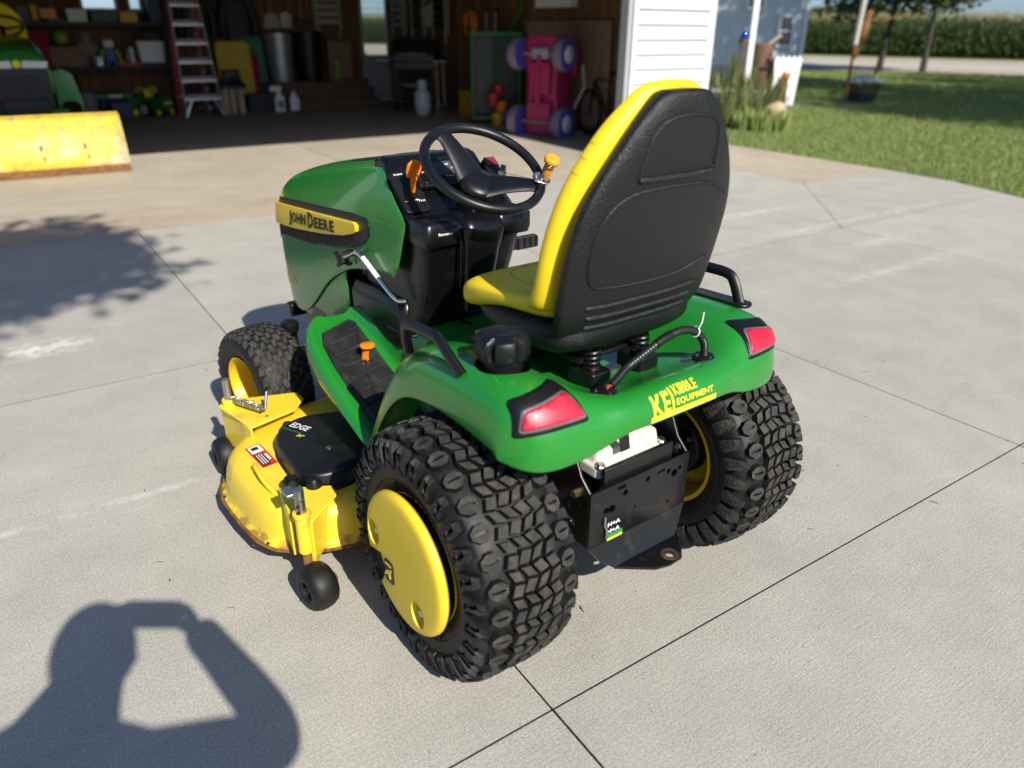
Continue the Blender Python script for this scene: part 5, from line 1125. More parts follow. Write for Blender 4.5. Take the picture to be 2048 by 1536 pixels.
e = gthing('tool_chest', 'dark green tool chest with pale lettering under the shelf', 'chest', -4.50, 8.6); MB().box((0, 0, .15), (.50, .3, .30)).build('body', 'shelfblack', e, bevel=.01); MB().box((0, 0, .345), (.56, .33, .07)).build('lid', 'toygreen', e, bevel=.01)
for k in range(4): MB().lathe([(.0001, 0), (.025, 0), (.025, .004)], (-.06 + k*.055, -.167, .34), 'Y', 12, False).build('letter', 'white', e)
def toy(name, label, t, n, rz, s=1.0):
    e = gthing(name, label, 'toy', t, n, 0, rz)
    MB().rings([[(x, y, z) for x, z in ((-.10*s, .14), (-.11*s, .26), (-.06*s, .33), (.06*s, .33), (.11*s, .26), (.10*s, .14))] for y in (-.22*s, -.20*s, .12*s, .2*s)]).build('body', 'toygreen', e, bevel=.01)
    for x, y, r_ in ((-.15*s, -.16*s, .09), (.15*s, -.16*s, .09), (-.17*s, .16*s, .13), (.17*s, .16*s, .13)):
        w = MB().lathe([(.0001, -.03), (r_*s, -.03), (r_*s, .03), (.0001, .03)], (x, y, r_*s), 'X', 20, False).build('wheel', 'blackplastic', e); MB().lathe([(.0001, -.034), (r_*.65*s, -.034), (r_*.65*s, .034), (.0001, .034)], (x, y, r_*s), 'X', 16, False).build('rim', 'beige' if r_ > .1 else 'decalyellow', w)
    MB().tube([(0, .0, .32), (0, .08*s, .44)], .015, 8).build('column', 'blackplastic', e); MB().tube([(.07*math.cos(a), .08*s + .03*math.sin(a), .45 + .04*math.sin(a)) for a in [2*math.pi*k/16 for k in range(16)]], .012, 6, loop=True).build('steering_wheel', 'decalyellow', e); MB().box((0, .2*s, .38), (.16*s, .05, .16)).build('seat', 'decalyellow', e, bevel=.02); MB().box((0, -.225*s, .24), (.16*s, .02, .04)).build('stripe', 'decalyellow', e)
    return e
toy('pedal_tractor', 'green toy tractor with yellow seat standing beside the stepladder', -3.86, 8.05, R(35)); toy('toy_wagon', 'green toy tractor half hidden behind the chest under the shelf', -4.17, 8.35, R(-70), .9)
# -- stepladder
e = gthing('stepladder', 'aluminium stepladder with red rails standing open by the shelf', 'stepladder', -3.20, 7.9, 0, R(3))
def rail(x0, y0, x1, y1, m, nm, w=.075, d=.03, zt=2.15): 
    q = MB(); q.rings([[(x + a, y + b, z) for a, b in ((-w/2, -d/2), (w/2, -d/2), (w/2, d/2), (-w/2, d/2))] for x, y, z in ((x0, y0, 0), (x1, y1, zt))]); q.build(nm, m, e)
rail(-.33, -.30, -.22, .05, 'trimgrey', 'front_rail', .025, .07); rail(.33, -.30, .22, .05, 'trimgrey', 'front_rail', .025, .07)
rail(-.25, .45, -.18, .10, 'fibreglass', 'rear_rail'); rail(.27, .45, .20, .10, 'fibreglass', 'rear_rail')
for k in range(7):
    z = .30 + k*.30; f = z/2.15; MB().box((0, -.30 + .35*f, z), (.68 - .22*f, .09, .035)).build('step', 'alu', e, bevel=.004); MB().box((0, -.27 + .35*f, z + .05), (.58 - .22*f, .03, .05)).build('step_brace', 'trimgrey', e)
    MB().box((0, .45 - .35*f, z), (.46 - .12*f, .03, .03)).build('rear_rung', 'alu', e)
for k in range(6):
    z = .14 + k*.30; f = z/2.15; MB().tube([(.12, -.26 + .35*f, z), (.16, .1, z + .1), (.18, .40 - .35*f, z + .16)], .03, 8).build('brace', 'alu', e)
MB().tube([(.20, -.28, .28), (.34, -.31, .0)], .025, 8).build('foot_brace', 'alu', e); MB().tube([(-.20, -.28, .28), (-.34, -.31, .0)], .025, 8).build('foot_brace', 'alu', e); MB().box((0, .07, 2.17), (.5, .28, .05)).build('top_cap', 'fibreglass', e, bevel=.01)
# -- sleds, can, bottles
def sled(name, label, t, n, w, h_, m, tilt, z0=0): 
    e = gthing(name, label, 'sled', t, n, z0); q = MB().prism(rrect(w, h_, .10, 5), -.02, .02, lambda x, z, hh: (x, hh + (z + h_/2)*tilt, z + h_/2)); q.build('board', m, e, bevel=.015); MB().tube([((w/2 - .02)*math.cos(a) if False else x, -.025 + (z + h_/2)*tilt, z + h_/2) for x, z in rrect(w - .03, h_ - .03, .09, 4)], .018, 8, loop=True).build('rim', m, e)
    return e
M['sledyellow'] = mat('yellow_sled_plastic', (.62, .42, .012), .5); M['sledgreen'] = mat('green_sled_plastic', (.006, .17, .075), .5)
sled('plastic_sled', 'yellow plastic sled leaning against the wall right of the stepladder', -2.22, 8.75, .66, 1.22, 'sledyellow', .12); sled('plastic_sled', 'green plastic sled behind the yellow one', -1.80, 8.98, .48, 1.30, 'sledgreen', .10); sled('plastic_sled', 'dark red sled squeezed between the yellow and green sleds', -2.0, 8.88, .55, 1.0, 'redcloth', .11)
e = gthing('bat_bundle', 'bundle of pale wooden bats held in a black holder', 'bats', -2.58, 7.85)
for k, x in enumerate((-.16, -.02, .13)): MB().lathe([(.0001, 0), (.055, 0), (.06, .05), (.055, .5), (.0001, .52)], (x, .03*(k % 2), 0), 'Z', 16, False).build('bat', 'maple', e)
MB().rings([[(x*s, y*s*.6, z) for x, y in rrect(.40, .40, .06)] for z, s in ((.44, 1.15), (.52, 1.1), (.56, .8), (.74, .72), (.76, .85))]).build('holder', 'blackplastic', e, smooth=40)
gbox('grey_crate', 'low dark grey crate on the floor in front of the sleds', 'crate', -2.05, 8.15, 0, (.44, .35, .32), 'shelfblack')
e = gthing('spray_bottle', 'white spray bottle on the floor in front of the landing', 'bottle', -1.72, 7.9); MB().rings([[(x*s, y*s, z) for x, y in rrect(.20, .14, .05)] for z, s in ((0, .95), (.02, 1), (.24, 1), (.30, .45), (.36, .3))]).build('body', 'white', e, smooth=50); MB().box((-.05, 0, .41), (.22, .05, .09)).build('trigger', 'white', e, bevel=.015); MB().box((0, -.072, .13), (.13, .004, .14)).build('label_band', 'greypail', e)
e = gthing('jug', 'small white jug standing right of the spray bottle', 'jug', -1.40, 8.0); MB().rings([[(x*s, y*s, z) for x, y in rrect(.19, .14, .04)] for z, s in ((0, .95), (.02, 1), (.2, 1), (.27, .5), (.32, .3), (.34, .3))]).build('body', 'white', e, smooth=50); MB().cyl((0, 0, .33), (0, 0, .36), .03, n=14).build('screw_cap', 'greypail', e)
pail('trash_can', 'galvanised ribbed trash can on the wooden landing', 'trash can', -1.26, 8.98, .46, .22, .28, .90, 'galv', ribs=1); pail('trash_can', 'black plastic trash can next to the galvanised one', 'trash can', -.66, 8.98, .46, .24, .31, .93, 'blackplastic', ribs=0)
e = gthing('landing', 'low brown wooden landing carrying the trash cans', 'landing', -1.0, 8.98)
for k in range(4): MB().box((0, -.33 + k*.2, .445), (1.35, .19, .03)).build('plank', 'oldwood', e, bevel=.004)
MB().box((0, -.42, .22), (1.33, .03, .42)).build('skirt', 'oldwood', e)
gbox('tall_carton', 'brown carton beside the black trash can', 'carton', .05, 9.15, .48, (.5, .25, .72), 'cardboard')
e = gthing('green_bottle', 'small bright green bottle in front of the brown carton', 'bottle', -.12, 8.85, .48); MB().lathe([(.0001, 0), (.05, 0), (.05, .22), (.025, .28), (.025, .32), (.0001, .32)], (0, 0, 0), 'Z', 16, False).build('body', 'limegreen', e); MB().cyl((0, 0, .32), (0, 0, .345), .028, n=12).build('bottle_cap', 'white', e)
def hungchair(name, label, t, n, z, m, rz=0, w=.5, h_=.75):
    e = gthing(name, label, 'folding chair', t, n, z, rz)
    for x in (-w/2, w/2): MB().tube([(x, -.02, -.1), (x, -.02, h_)], .018, 8).build('tube', 'beige', e); MB().tube([(x*.85, -.06, -.25), (x*.85, -.06, h_*.8)], .016, 8).build('leg', 'beige', e)
    for k in range(5): MB().box((0, -.03, .08 + k*.14), (w, .012, .09)).build('webbing', m, e)
    MB().tube([(-w/2, -.02, h_), (0, -.02, h_ + .05), (w/2, -.02, h_)], .018, 8).build('top_tube', 'beige', e)
hungchair('hung_chair', 'beige folding chair hanging on the wood wall left of the door', -.05, 9.32, 1.5, 'beige', 0, .55, .7)
for k, nn_ in enumerate((8.6, 7.7, 6.8)): hungchair('hung_chair', ['dark folding chair hung highest behind the grill next to the door', 'dark folding chair hung in the middle of the right garage wall', 'dark folding chair hung nearest the green cart on the right wall'][k], 1.27, nn_, 1.45, 'blackplastic', R(-90), .6, .9)
# -- grill with gas bottle
e = gthing('gas_grill', 'black gas grill on a cart against the right garage wall', 'grill', .66, 6.75, 0, R(-38))
MB().rings([[(x, y, z) for y, z in ((-.26, .88), (-.27, .98), (-.22, 1.14), (-.08, 1.28), (.10, 1.30), (.24, 1.20), (.27, .88))] for x in (-.40, -.37, .37, .40)]).build('lid', 'blackiron', e, bevel=.01)
MB().box((0, 0, .82), (.80, .52, .12)).build('firebox', 'blackiron', e, bevel=.01); MB().tube([(-.25, -.31, 1.02), (0, -.34, 1.03), (.25, -.31, 1.02)], .014, 8).build('lid_handle', 'trimgrey', e)
for sx in (-1, 1): MB().box((sx*.60, 0, .88), (.36, .46, .03)).build('side_shelf', 'blackiron', e, bevel=.008); MB().lathe([(.0001, -.03), (.09, -.03), (.09, .03), (.0001, .03)], (sx*.40, -.18, .09), 'X', 20, False).build('wheel', 'blackplastic', e)
for x in (-.38, .38):
    for y in (-.2, .2): MB().box((x, y, .42), (.035, .035, .72)).build('leg', 'blackiron', e)
MB().box((0, 0, .18), (.76, .44, .02)).build('bottom_shelf', 'blackiron', e)
for k in range(3): MB().lathe([(.0001, -.03), (.03, -.03), (.03, 0)], (-.2 + k*.2, -.262, .82), 'Y', 14, False).build('control_knob', 'blackiron', e)
e = gthing('gas_bottle', 'white propane bottle standing on the floor in front of the grill', 'gas bottle', .40, 6.05); MB().lathe([(.10, 0), (.105, .04), (.13, .05), (.150, .09), (.155, .14), (.155, .32), (.145, .38), (.10, .43), (.04, .45), (.0001, .45)], (0, 0, 0), 'Z', 28, False).build('tank', 'tank', e, smooth=50)
MB().lathe([(.085, .43), (.09, .44), (.09, .60), (.085, .60)], (0, 0, 0), 'Z', 24, False).build('collar', 'tank', e, smooth=40); MB().cyl((0, 0, .44), (0, 0, .53), .02, n=12).build('valve', 'gold', e)
for k in range(2):
    e = gthing('garden_tool', ['shovel with pale handle leaning beside the gas bottle', 'fork with pale handle leaning right of the shovel'][k], 'garden tool', .66 + k*.16, 5.9 + k*.05); MB().tube([(0, 0, .12), (.10, .22, .62), (.14, .30, .9)], .02, 8).build('shaft', 'maple', e); MB().prism([(-.07, .0), (.07, 0), (.08, .2), (-.08, .2)], -.008, .008, lambda x, z, hh: (x + z*.2, hh + z*.4, z)).build('blade', 'zinc', e, bevel=.004); MB().tube([(.09, .30, .9), (.19, .30, .9)], .018, 8).build('grip', 'white', e)
# -- more stored things: wall tools, cords, crates
def wall_tool(name, label, t, n, z, L_, head, m, hm, rz=0, tilt=0):
    e = gthing(name, label, 'tool', t, n, z, rz); MB().tube([(0, 0, 0), (tilt, -.02, L_)], .016, 8).build('handle', m, e)
    if head == 'rake':
        MB().box((0, 0, -.02), (.38, .03, .03)).build('head', hm, e)
        for k in range(9): MB().tube([(-.18 + k*.045, 0, -.02), (-.18 + k*.045, -.06, -.10)], .005, 5).build('tine', hm, e)
    elif head == 'broom': MB().rings([[(x*s, y*s, z2) for x, y in rrect(.30, .08, .02)] for z2, s in ((-.28, 1.15), (-.05, .9), (0, .4))]).build('bristles', hm, e)
    else: MB().prism([(-.11, -.30), (.11, -.30), (.12, -.06), (.03, 0), (-.03, 0), (-.12, -.06)], -.01, .01, lambda x, z2, hh: (x, hh, z2)).build('blade', hm, e, bevel=.004)
    return e
wall_tool('rake', 'garden rake hung head down left of the beige chair', -.62, 9.30, 1.62, .9, 'rake', 'maple', 'blackmetal'); wall_tool('broom', 'broom with pale bristles hung above the galvanised can', -1.25, 9.30, 1.72, .8, 'broom', 'maple', 'beige'); wall_tool('shovel', 'flat shovel hung above the black trash can', -.95, 9.30, 1.75, .8, 'shovel', 'oldwood', 'galv'); wall_tool('shovel', 'dark shovel hung above the green sled', -1.62, 9.30, 1.68, .8, 'shovel', 'oldwood', 'blackmetal')
def coil(name, label, t, n, z, r_, m, rz=0):
    e = gthing(name, label, 'coil', t, n, z, rz)
    for k in range(5): MB().tube([((r_ - .012*k)*math.cos(a), -.03 - .022*k + .015*math.sin(3*a + k), (r_*1.25 - .012*k)*math.sin(a)) for a in [2*math.pi*q/28 for q in range(28)]], .014, 6, loop=True).build('loop', m, e)
    MB().box((0, -.02, r_*1.25), (.06, .1, .04)).build('hook', 'blackmetal', e)
coil('garden_hose', 'coiled dark green hose hung on the wall right of the stepladder', -2.35, 9.28, 1.75, .26, 'sledgreen'); coil('extension_cord', 'coiled orange cord hung on the wall behind the grill', 1.26, 5.6, 1.55, .18, 'orange', R(-90)); coil('rope', 'coil of pale rope hung between the folding chairs', 1.26, 7.25, 1.7, .16, 'beige', R(-90))
for k, (t, lb) in enumerate(((-1.95, 'black winter jacket hung on the back wall nearest the stepladder'), (-2.75, 'black winter jacket hung behind the stepladder'))):
    e = gthing('jacket', lb, 'jacket', t, 9.25, 1.2); MB().rings([[(x*s, y*s*.4 - .08, z2) for x, y in rrect(.5, .4, .12)] for z2, s in ((0, 1.0), (.3, .95), (.62, 1.0), (.78, .7), (.84, .3))]).build('body', 'shelfblack', e, smooth=60)
    for sx in (-1, 1): MB().tube([(sx*.22, -.08, .72), (sx*.32, -.10, .4), (sx*.30, -.12, .08)], [.09, .08, .06], 10).build('sleeve', 'shelfblack', e)
gbox('paint_tin', 'small grey paint tin on the lower shelf beside the plush toy', 'tin', -4.60, 8.58, .83, (.10, .10, .12), 'galv', lid='white'); gbox('orange_case', 'orange drill case on the upper shelf beside the papers', 'case', -5.22, 8.72, 1.58, (.24, .16, .15), 'orange'); gbox('black_case', 'black case wedged between the jug and the drill case', 'case', -5.60, 8.55, 1.53, (.18, .16, .24), 'blackplastic')
gbox('storage_crate', 'dark crate on the floor between the chest and the toy tractor', 'crate', -4.45, 8.25, 0, (.34, .25, .26), 'bluebox'); gbox('floor_box', 'flat cardboard box on the floor under the left end of the shelf', 'box', -5.35, 8.5, 0, (.4, .35, .22), 'cardboard')
gbox('cooler', 'dark blue cooler with white lid against the right wall beyond the grill', 'cooler', 1.10, 7.75, 0, (.36, .55, .38), 'bluebox', lid='white'); gbox('fuel_can', 'red fuel can on the floor beside the cooler', 'fuel can', .72, 7.55, 0, (.22, .26, .30), 'fibreglass', bev=.03); gbox('yellow_crate', 'mustard crate on the floor between the tools and the green cart', 'crate', 1.05, 5.35, 0, (.30, .4, .45), 'amber')
e = gthing('work_boots', 'pair of dark boots on the floor in front of the cooler', 'boots', .62, 7.2)
for x in (-.09, .09): MB().rings([[(x + a*s, b*s2 - dy, z2) for a, b in rrect(.11, .26, .05)] for z2, s, s2, dy in ((0, 1, 1, 0), (.08, .95, .95, 0), (.13, .85, .6, -.05), (.28, .9, .5, -.06))]).build('boot', 'oldwood', e, smooth=60)
for k, nn_ in enumerate((4.9, 5.2)):
    e = gthing('snow_shovel', ['white-bladed snow shovel leaning behind the green cart', 'grey snow shovel leaning next to the white-bladed one'][k], 'shovel', 1.24, nn_); MB().tube([(0, 0, .3), (.06, 0, 1.75)], .018, 8).build('shaft', 'beige', e); MB().prism([(-.2, 0), (.2, 0), (.2, .42), (-.2, .42)], -.012, .012, lambda x, z2, hh: (hh - .02, x, z2)).build('blade', ['white', 'greypail'][k], e, bevel=.01); MB().tube([(.06, -.07, 1.76), (.06, .07, 1.76)], .02, 8).build('grip', 'blackplastic', e)
# -- green cart standing on end
e = gthing('dump_cart', 'green steel garden cart stored on end in the garage', 'cart', .82, 4.15, 0, R(-30))
MB().box((0, .12, .75), (.78, .03, 1.25)).build('bed', 'blackmetal', e, bevel=.01)  # bed coloured black to stand in for the shade inside the cart
for x in (-.40, .40): MB().box((x, -.02, .75), (.04, .28, 1.25)).build('side', 'cartgreen', e, bevel=.01)
MB().box((0, -.02, 1.40), (.86, .34, .06)).build('tailgate', 'cartgreen', e, bevel=.015); MB().box((0, -.02, .10), (.84, .28, .06)).build('headboard', 'cartgreen', e, bevel=.01)
MB().tube([(.2, .1, 1.4), (.42, .05, 1.75), (.46, .05, 2.0)], .03, 8).build('drawbar', 'cartgreen', e); MB().tube([(0, -.1, .15), (0, -.12, 1.38)], .02, 8).build('strut', 'cartgreen', e)
for x in (-.36, .36): w = MB().lathe([(.0001, -.06), (.14, -.06), (.17, -.03), (.17, .03), (.14, .06), (.0001, .06)], (x, .28, .5), 'X', 24, False).build('wheel', 'blackplastic', e)
e = gthing('beach_toys', 'red and orange beach toys piled inside the green cart', 'toys', .66, 3.85)
for k, (x, y, z, r_, m_) in enumerate(((0, 0, .10, .10, 'amber'), (.10, .04, .28, .10, 'orange'), (-.08, 0, .42, .09, 'fibreglass'), (.02, 0, .56, .08, 'fibreglass'), (.14, 0, .12, .07, 'blueplastic'))): MB().lathe([(.0001, -r_), (r_*.8, -r_), (r_*1.1, r_*.6), (r_*1.0, r_), (.0001, r_)], (x, y, z), 'Z', 14, False).build('toy_pail', m_, e)
# -- pink ride-on car stood on its tail, underside to the camera
e = gthing('ride_on_car', 'pink toy ride-on car with purple wheels stood on end by the door', 'toy car', .62, 2.45, 0, R(-70))
MB().rings([[(x*s, y, z) for x, y in ((-.30, -.12), (.30, -.12), (.34, .10), (.30, .32), (-.30, .32), (-.34, .10))] for z, s in ((.02, .7), (.05, .95), (.30, 1.0), (.60, .82), (.80, .82), (1.10, 1.0), (1.34, .95), (1.40, .7))]).build('body', 'pink', e, bevel=.02)
MB().box((0, -.15, .82), (.36, .10, .46)).build('floor_pan', 'pink', e, bevel=.02); MB().box((0, -.16, .36), (.42, .10, .26)).build('battery_box', 'pink', e, bevel=.02); MB().box((0, -.20, .78), (.07, .05, .7)).build('spine', 'pink', e, bevel=.01); MB().box((0, -.13, 1.16), (.30, .12, .16)).build('motor', 'trimgrey', e, bevel=.03)
for z in (.20, 1.15):
    MB().cyl((-.36, -.14, z), (.36, -.14, z), .018, n=10).build('axle', 'trimgrey', e)
    for sx in (-1, 1):
        w = MB().lathe([(.0001, -.05), (.13, -.06), (.20, -.08), (.225, -.05), (.23, 0), (.225, .05), (.20, .08), (.13, .06), (.0001, .05)], (sx*.40, -.14, z), 'X', 32, False).build('wheel', 'tyregrey', e)
        for s2 in (-1, 1): MB().lathe([(.0001, s2*.075), (.10, s2*.085), (.21, s2*.085), (.215, s2*.05)], (sx*.40, -.14, z), 'X', 32, False).build('tyre_face', 'purple', w)
        MB().lathe([(.0001, sx*.11), (.10, sx*.105), (.125, sx*.085)], (sx*.40, -.14, z), 'X', 10, False).build('hub_cap', 'decalwhite', w)
MB().tube([(.42, .15, .4), (.50, .3, .7), (.44, .32, 1.0)], .02, 8).build('roll_bar', 'beige', e)
MB().box((.28, .35, 1.05), (.10, .12, .42)).build('windscreen', 'pink', e, bevel=.02)
gbox('timber_block', 'short timber block lying under the pink car', 'timber', .62, 2.18, 0, (.52, .12, .05), 'oldwood')
e = gthing('bicycle', 'black bicycle leaning in the dark corner behind the pink car', 'bicycle', 1.16, 1.62, 0, R(84))
for x in (-.5, .5): w = MB().tube([(x + .31*math.cos(a), 0, .33 + .31*math.sin(a)) for a in [2*math.pi*k/40 for k in range(40)]], .022, 8, loop=True).build('wheel', 'blackplastic', e)
MB().tube([(-.5, 0, .33), (-.18, 0, .78), (.38, 0, .82), (.5, 0, .33)], .016, 8).build('frame', 'blackmetal', e); MB().tube([(-.18, 0, .78), (0, 0, .30), (.38, 0, .80)], .016, 8).build('frame_tube', 'blackmetal', e); MB().tube([(.36, 0, .80), (.34, 0, 1.0), (.34, -.25, 1.04)], .014, 8).build('handlebar', 'zinc', e); MB().box((-.22, 0, .92), (.26, .12, .06)).build('saddle', 'blackplastic', e, bevel=.02); MB().tube([(-.18, 0, .76), (-.22, 0, .92)], .013, 8).build('seat_post', 'zinc', e)
gbox('plywood_sheet', 'large brown plywood sheet leaning on the right garage wall', 'plywood', 1.30, 2.9, .1, (.03, 2.2, 1.5), 'cardboard')
gbox('wall_box', 'white box fixed high on the right garage wall', 'box', 1.25, 3.1, 1.78, (.16, .9, .25), 'white')
# ------------------------------------------------------------------ outdoors: house, garden, trees, corn
def leafmat(name, c1, c2, tr=.35):
    m = bpy.data.materials.new(name); m.use_nodes = True; nt = m.node_tree; N = nt.nodes.new; L = nt.links.new; b = nt.nodes['Principled BSDF']
    g = N('ShaderNodeNewGeometry'); r = N('ShaderNodeValToRGB'); r.color_ramp.elements[0].color = (*c1, 1); r.color_ramp.elements[1].color = (*c2, 1); L(g.outputs['Random Per Island'], r.inputs['Fac']); L(r.outputs['Color'], b.inputs['Base Color']); b.inputs['Roughness'].default_value = .6
    t = N('ShaderNodeBsdfTranslucent'); mx = N('ShaderNodeMixShader'); mx.inputs[0].default_value = tr; L(r.outputs['Color'], t.inputs['Color']); L(b.outputs[0], mx.inputs[1]); L(t.outputs[0], mx.inputs[2]); L(mx.outputs[0], nt.nodes['Material Output'].inputs['Surface']); return m
M['leaf'] = leafmat('tree_leaf', (.020, .045, .010), (.070, .115, .022)); M['grass'] = leafmat('grass_blade', (.14, .20, .045), (.38, .44, .14), .3); M['corn'] = leafmat('corn_leaf', (.030, .065, .014), (.095, .14, .035)); M['tassel'] = leafmat('corn_tassel', (.20, .18, .07), (.32, .29, .12))
M['ornagrass'] = leafmat('ornamental_grass', (.08, .12, .03), (.28, .28, .11)); M['bark'] = mat('tree_bark', (.055, .042, .032), .9, bump=(25, .8, .02), var=(8, .3)); M['petal'] = leafmat('white_petal', (.62, .62, .55), (.75, .76, .66), .3)
def tris_obj(name, V, m, parent=None, per=3, mats=None, idx=None):
    """V: (n*per,3) loose polygons"""
    n = len(V)//per; me = bpy.data.meshes.new(name); me.vertices.add(len(V)); me.vertices.foreach_set('co', np.asarray(V, dtype=np.float32).ravel())
    me.loops.add(len(V)); me.loops.foreach_set('vertex_index', np.arange(len(V), dtype=np.int32)); me.polygons.add(n); me.polygons.foreach_set('loop_start', np.arange(0, len(V), per, dtype=np.int32)); me.polygons.foreach_set('loop_total', np.full(n, per, dtype=np.int32))
    for q in (mats or [m]): me.materials.append(M[q] if isinstance(q, str) else q)
    if idx is not None: me.polygons.foreach_set('material_index', np.asarray(idx, dtype=np.int32))
    me.update(calc_edges=True); o = bpy.data.objects.new(name, me); COL.objects.link(o)
    if parent is not None: o.parent = parent
    return o
def rand_rot(n, r):
    q = r.normal(size=(n, 4)); q /= np.linalg.norm(q, axis=1)[:, None]; w, x, y, z = q.T
    return np.stack([np.stack([1 - 2*(y*y + z*z), 2*(x*y - z*w), 2*(x*z + y*w)], 1), np.stack([2*(x*y + z*w), 1 - 2*(x*x + z*z), 2*(y*z - x*w)], 1), np.stack([2*(x*z - y*w), 2*(y*z + x*w), 1 - 2*(x*x + y*y)], 1)], 1)
def leaves(C, size, r):
    n = len(C); Rm = rand_rot(n, r); s = size*(.6 + .8*r.random(n)); q = np.array([[-.5, 0, 0], [0, -.28, 0.05], [.5, 0, 0], [0, .28, .05]])
    return (np.einsum('nij,kj->nki', Rm, q)*s[:, None, None] + C[:, None, :]).reshape(-1, 3)
def tree(name, label, loc, h_, cr, ch0, nl, ls, seed, group=None, trunk=.14, cat='tree', sp=.34):
    r = np.random.default_rng(seed); e = tag(empty(name, loc), label, cat, group)
    tb = MB(); top = max(h_*.72, ch0*1.06); lean = r.normal(0, .12, 2)
    P = [Vector((lean[0]*t*1.2, lean[1]*t*1.2, top*t)) for t in lin(0, 1, 7)]; tb.tube(P, [trunk*1.25] + [trunk*(1 - .75*t) for t in lin(.12, 1, 6)], 10)
    ends = []
    for k in range(11):
        t0 = min(.93, max(.32, ch0/top*.95)); t = t0 + (.985 - t0)*k/11; p0 = P[0].lerp(P[-1], t); a = k*2.4 + r.random(); ln = cr*(.95 - .35*abs(t - .55)); d = Vector((math.cos(a), math.sin(a), .25 + .3*r.random())).normalized()
        p2 = p0 + d*ln; p1 = p0.lerp(p2, .5) + Vector((0, 0, .12*ln)); tb.tube([p0, p1, p2], [trunk*.42, trunk*.26, trunk*.08], 6); ends += [p1, p2]
        for q in range(2):
            b_ = a + r.normal(0, .8); p3 = p1 + Vector((math.cos(b_), math.sin(b_), .5)).normalized()*ln*.5; tb.tube([p1, p3], [trunk*.16, trunk*.05], 5); ends.append(p3)
    tb.build('trunk', 'bark', e, smooth=60)
    cz = (ch0 + h_)/2; hz_ = (h_ - ch0)/2; nc = 46; cl = []
    while len(cl) < nc:
        v = r.uniform(-1, 1, 3)
        if .25 < np.linalg.norm(v) < 1: cl.append(v*np.array([cr, cr, hz_])*.9 + np.array([0, 0, cz]))
    cl += [np.array(p) for p in ends if p.z > ch0*.9]; cl = np.array(cl); k = r.integers(0, len(cl), nl); C = cl[k] + r.normal(0, 1, (nl, 3))*np.array([.42, .42, .30])*cr*sp
    C = C[C[:, 2] > ch0*.92 + r.random(len(C))*.5]
    tris_obj('crown', leaves(C, ls, r), 'leaf', e, 4); return e
# two lawn trees in view, the driveway tree behind the camera, trees outside the right edge whose shade lies on the lawn
tree('lawn_tree', 'slim dark-trunked tree by the road behind the white post', (13.9, 31.0, -.05), 9, 3.2, 1.45, 15000, .24, 3, 'lawn trees', .11)
tree('lawn_tree', 'slim dark-trunked tree by the road, right of the planter', (16.4, 32.6, -.05), 9, 3.0, 1.55, 15000, .24, 4, 'lawn trees', .11)
tree('shade_tree', 'young leafy tree beside the driveway casting dappled shade left of the tractor', (.84, -2.78, -.05), 7.75, 1.25, 6.35, 5200, .15, 11, 'trees around the driveway', .07)
tree('shade_tree', 'leafy tree right of the picture shading the middle of the lawn', (15.6, 14.0, -.05), 9, 3.9, 2.8, 7000, .26, 12, 'trees around the driveway', .2)
tree('shade_tree', 'leafy tree right of the picture shading the far lawn', (21.5, 19.5, -.05), 10, 4.4, 2.8, 7000, .26, 13, 'trees around the driveway', .2)
tree('shade_tree', 'leafy tree right of the picture shading the lawn by the planter', (15.4, 8.0, -.05), 11.5, 3.4, 5.5, 9000, .26, 14, 'trees around the driveway', .2)
tree('shade_tree', 'tallest leafy tree right of the picture shading the blue house', (14.0, 15.4, -.05), 14, 3.4, 7.4, 9000, .26, 15, 'trees around the driveway', .22)
for k, (x, y, hh, lb) in enumerate(((77, 205, 6.0, 'leftmost low tree of the dark clump beyond the corn'), (83, 203, 7.4, 'tallest rounded tree of the dark clump beyond the corn'), (89, 206, 6.6, 'middle tree of the dark clump beyond the corn'), (95, 204, 5.6, 'rightmost low tree of the dark clump beyond the corn'))):
    tree('distant_tree', lb, (x, y, -.1), hh, 4.6, .3, 2600, 1.0, 30 + k, 'tree clump beyond the corn', .3)
# ---- grass blades on the near lawn
r = np.random.default_rng(5)
def grass():
    tt = []; N0 = 330000
    d = 7 + 25*r.random(N0)**1.6; a = r.uniform(.23, .72, N0); x = d*np.tan(a*.97); y = d
    dx, dy = x - GJ.x, y - GJ.y; t = dx*math.cos(GT) + dy*math.sin(GT); n = -dx*math.sin(GT) + dy*math.cos(GT)
    edge = np.where(n > -2.2, 2.29, np.interp(n, [-14, -6.3, -5, -3.94, -3, -2.2], [1.47, 1.47, 1.64, 1.90, 2.22, 2.29])); ok = (t > edge + .0) & (x*.588 + y*.809 < 35.0) & (n < 14)
    x, y, d = x[ok], y[ok], d[ok]; n_ = len(x); h_ = (.05 + .05*r.random(n_))*(1 + d/60); w = .004 + .00055*d; an = r.uniform(0, 2*np.pi, n_); ln = r.normal(0, .03, (n_, 2))
    V = np.zeros((n_, 3, 3)); V[:, 0] = np.stack([x - w*np.cos(an), y - w*np.sin(an), np.full(n_, -.07)], 1); V[:, 1] = np.stack([x + w*np.cos(an), y + w*np.sin(an), np.full(n_, -.07)], 1); V[:, 2] = np.stack([x + ln[:, 0], y + ln[:, 1], -.07 + h_], 1)
    o = tris_obj('grass', V.reshape(-1, 3), 'grass'); tag(o, 'short green mown grass beside the driveway', 'grass', kind='stuff')
grass()
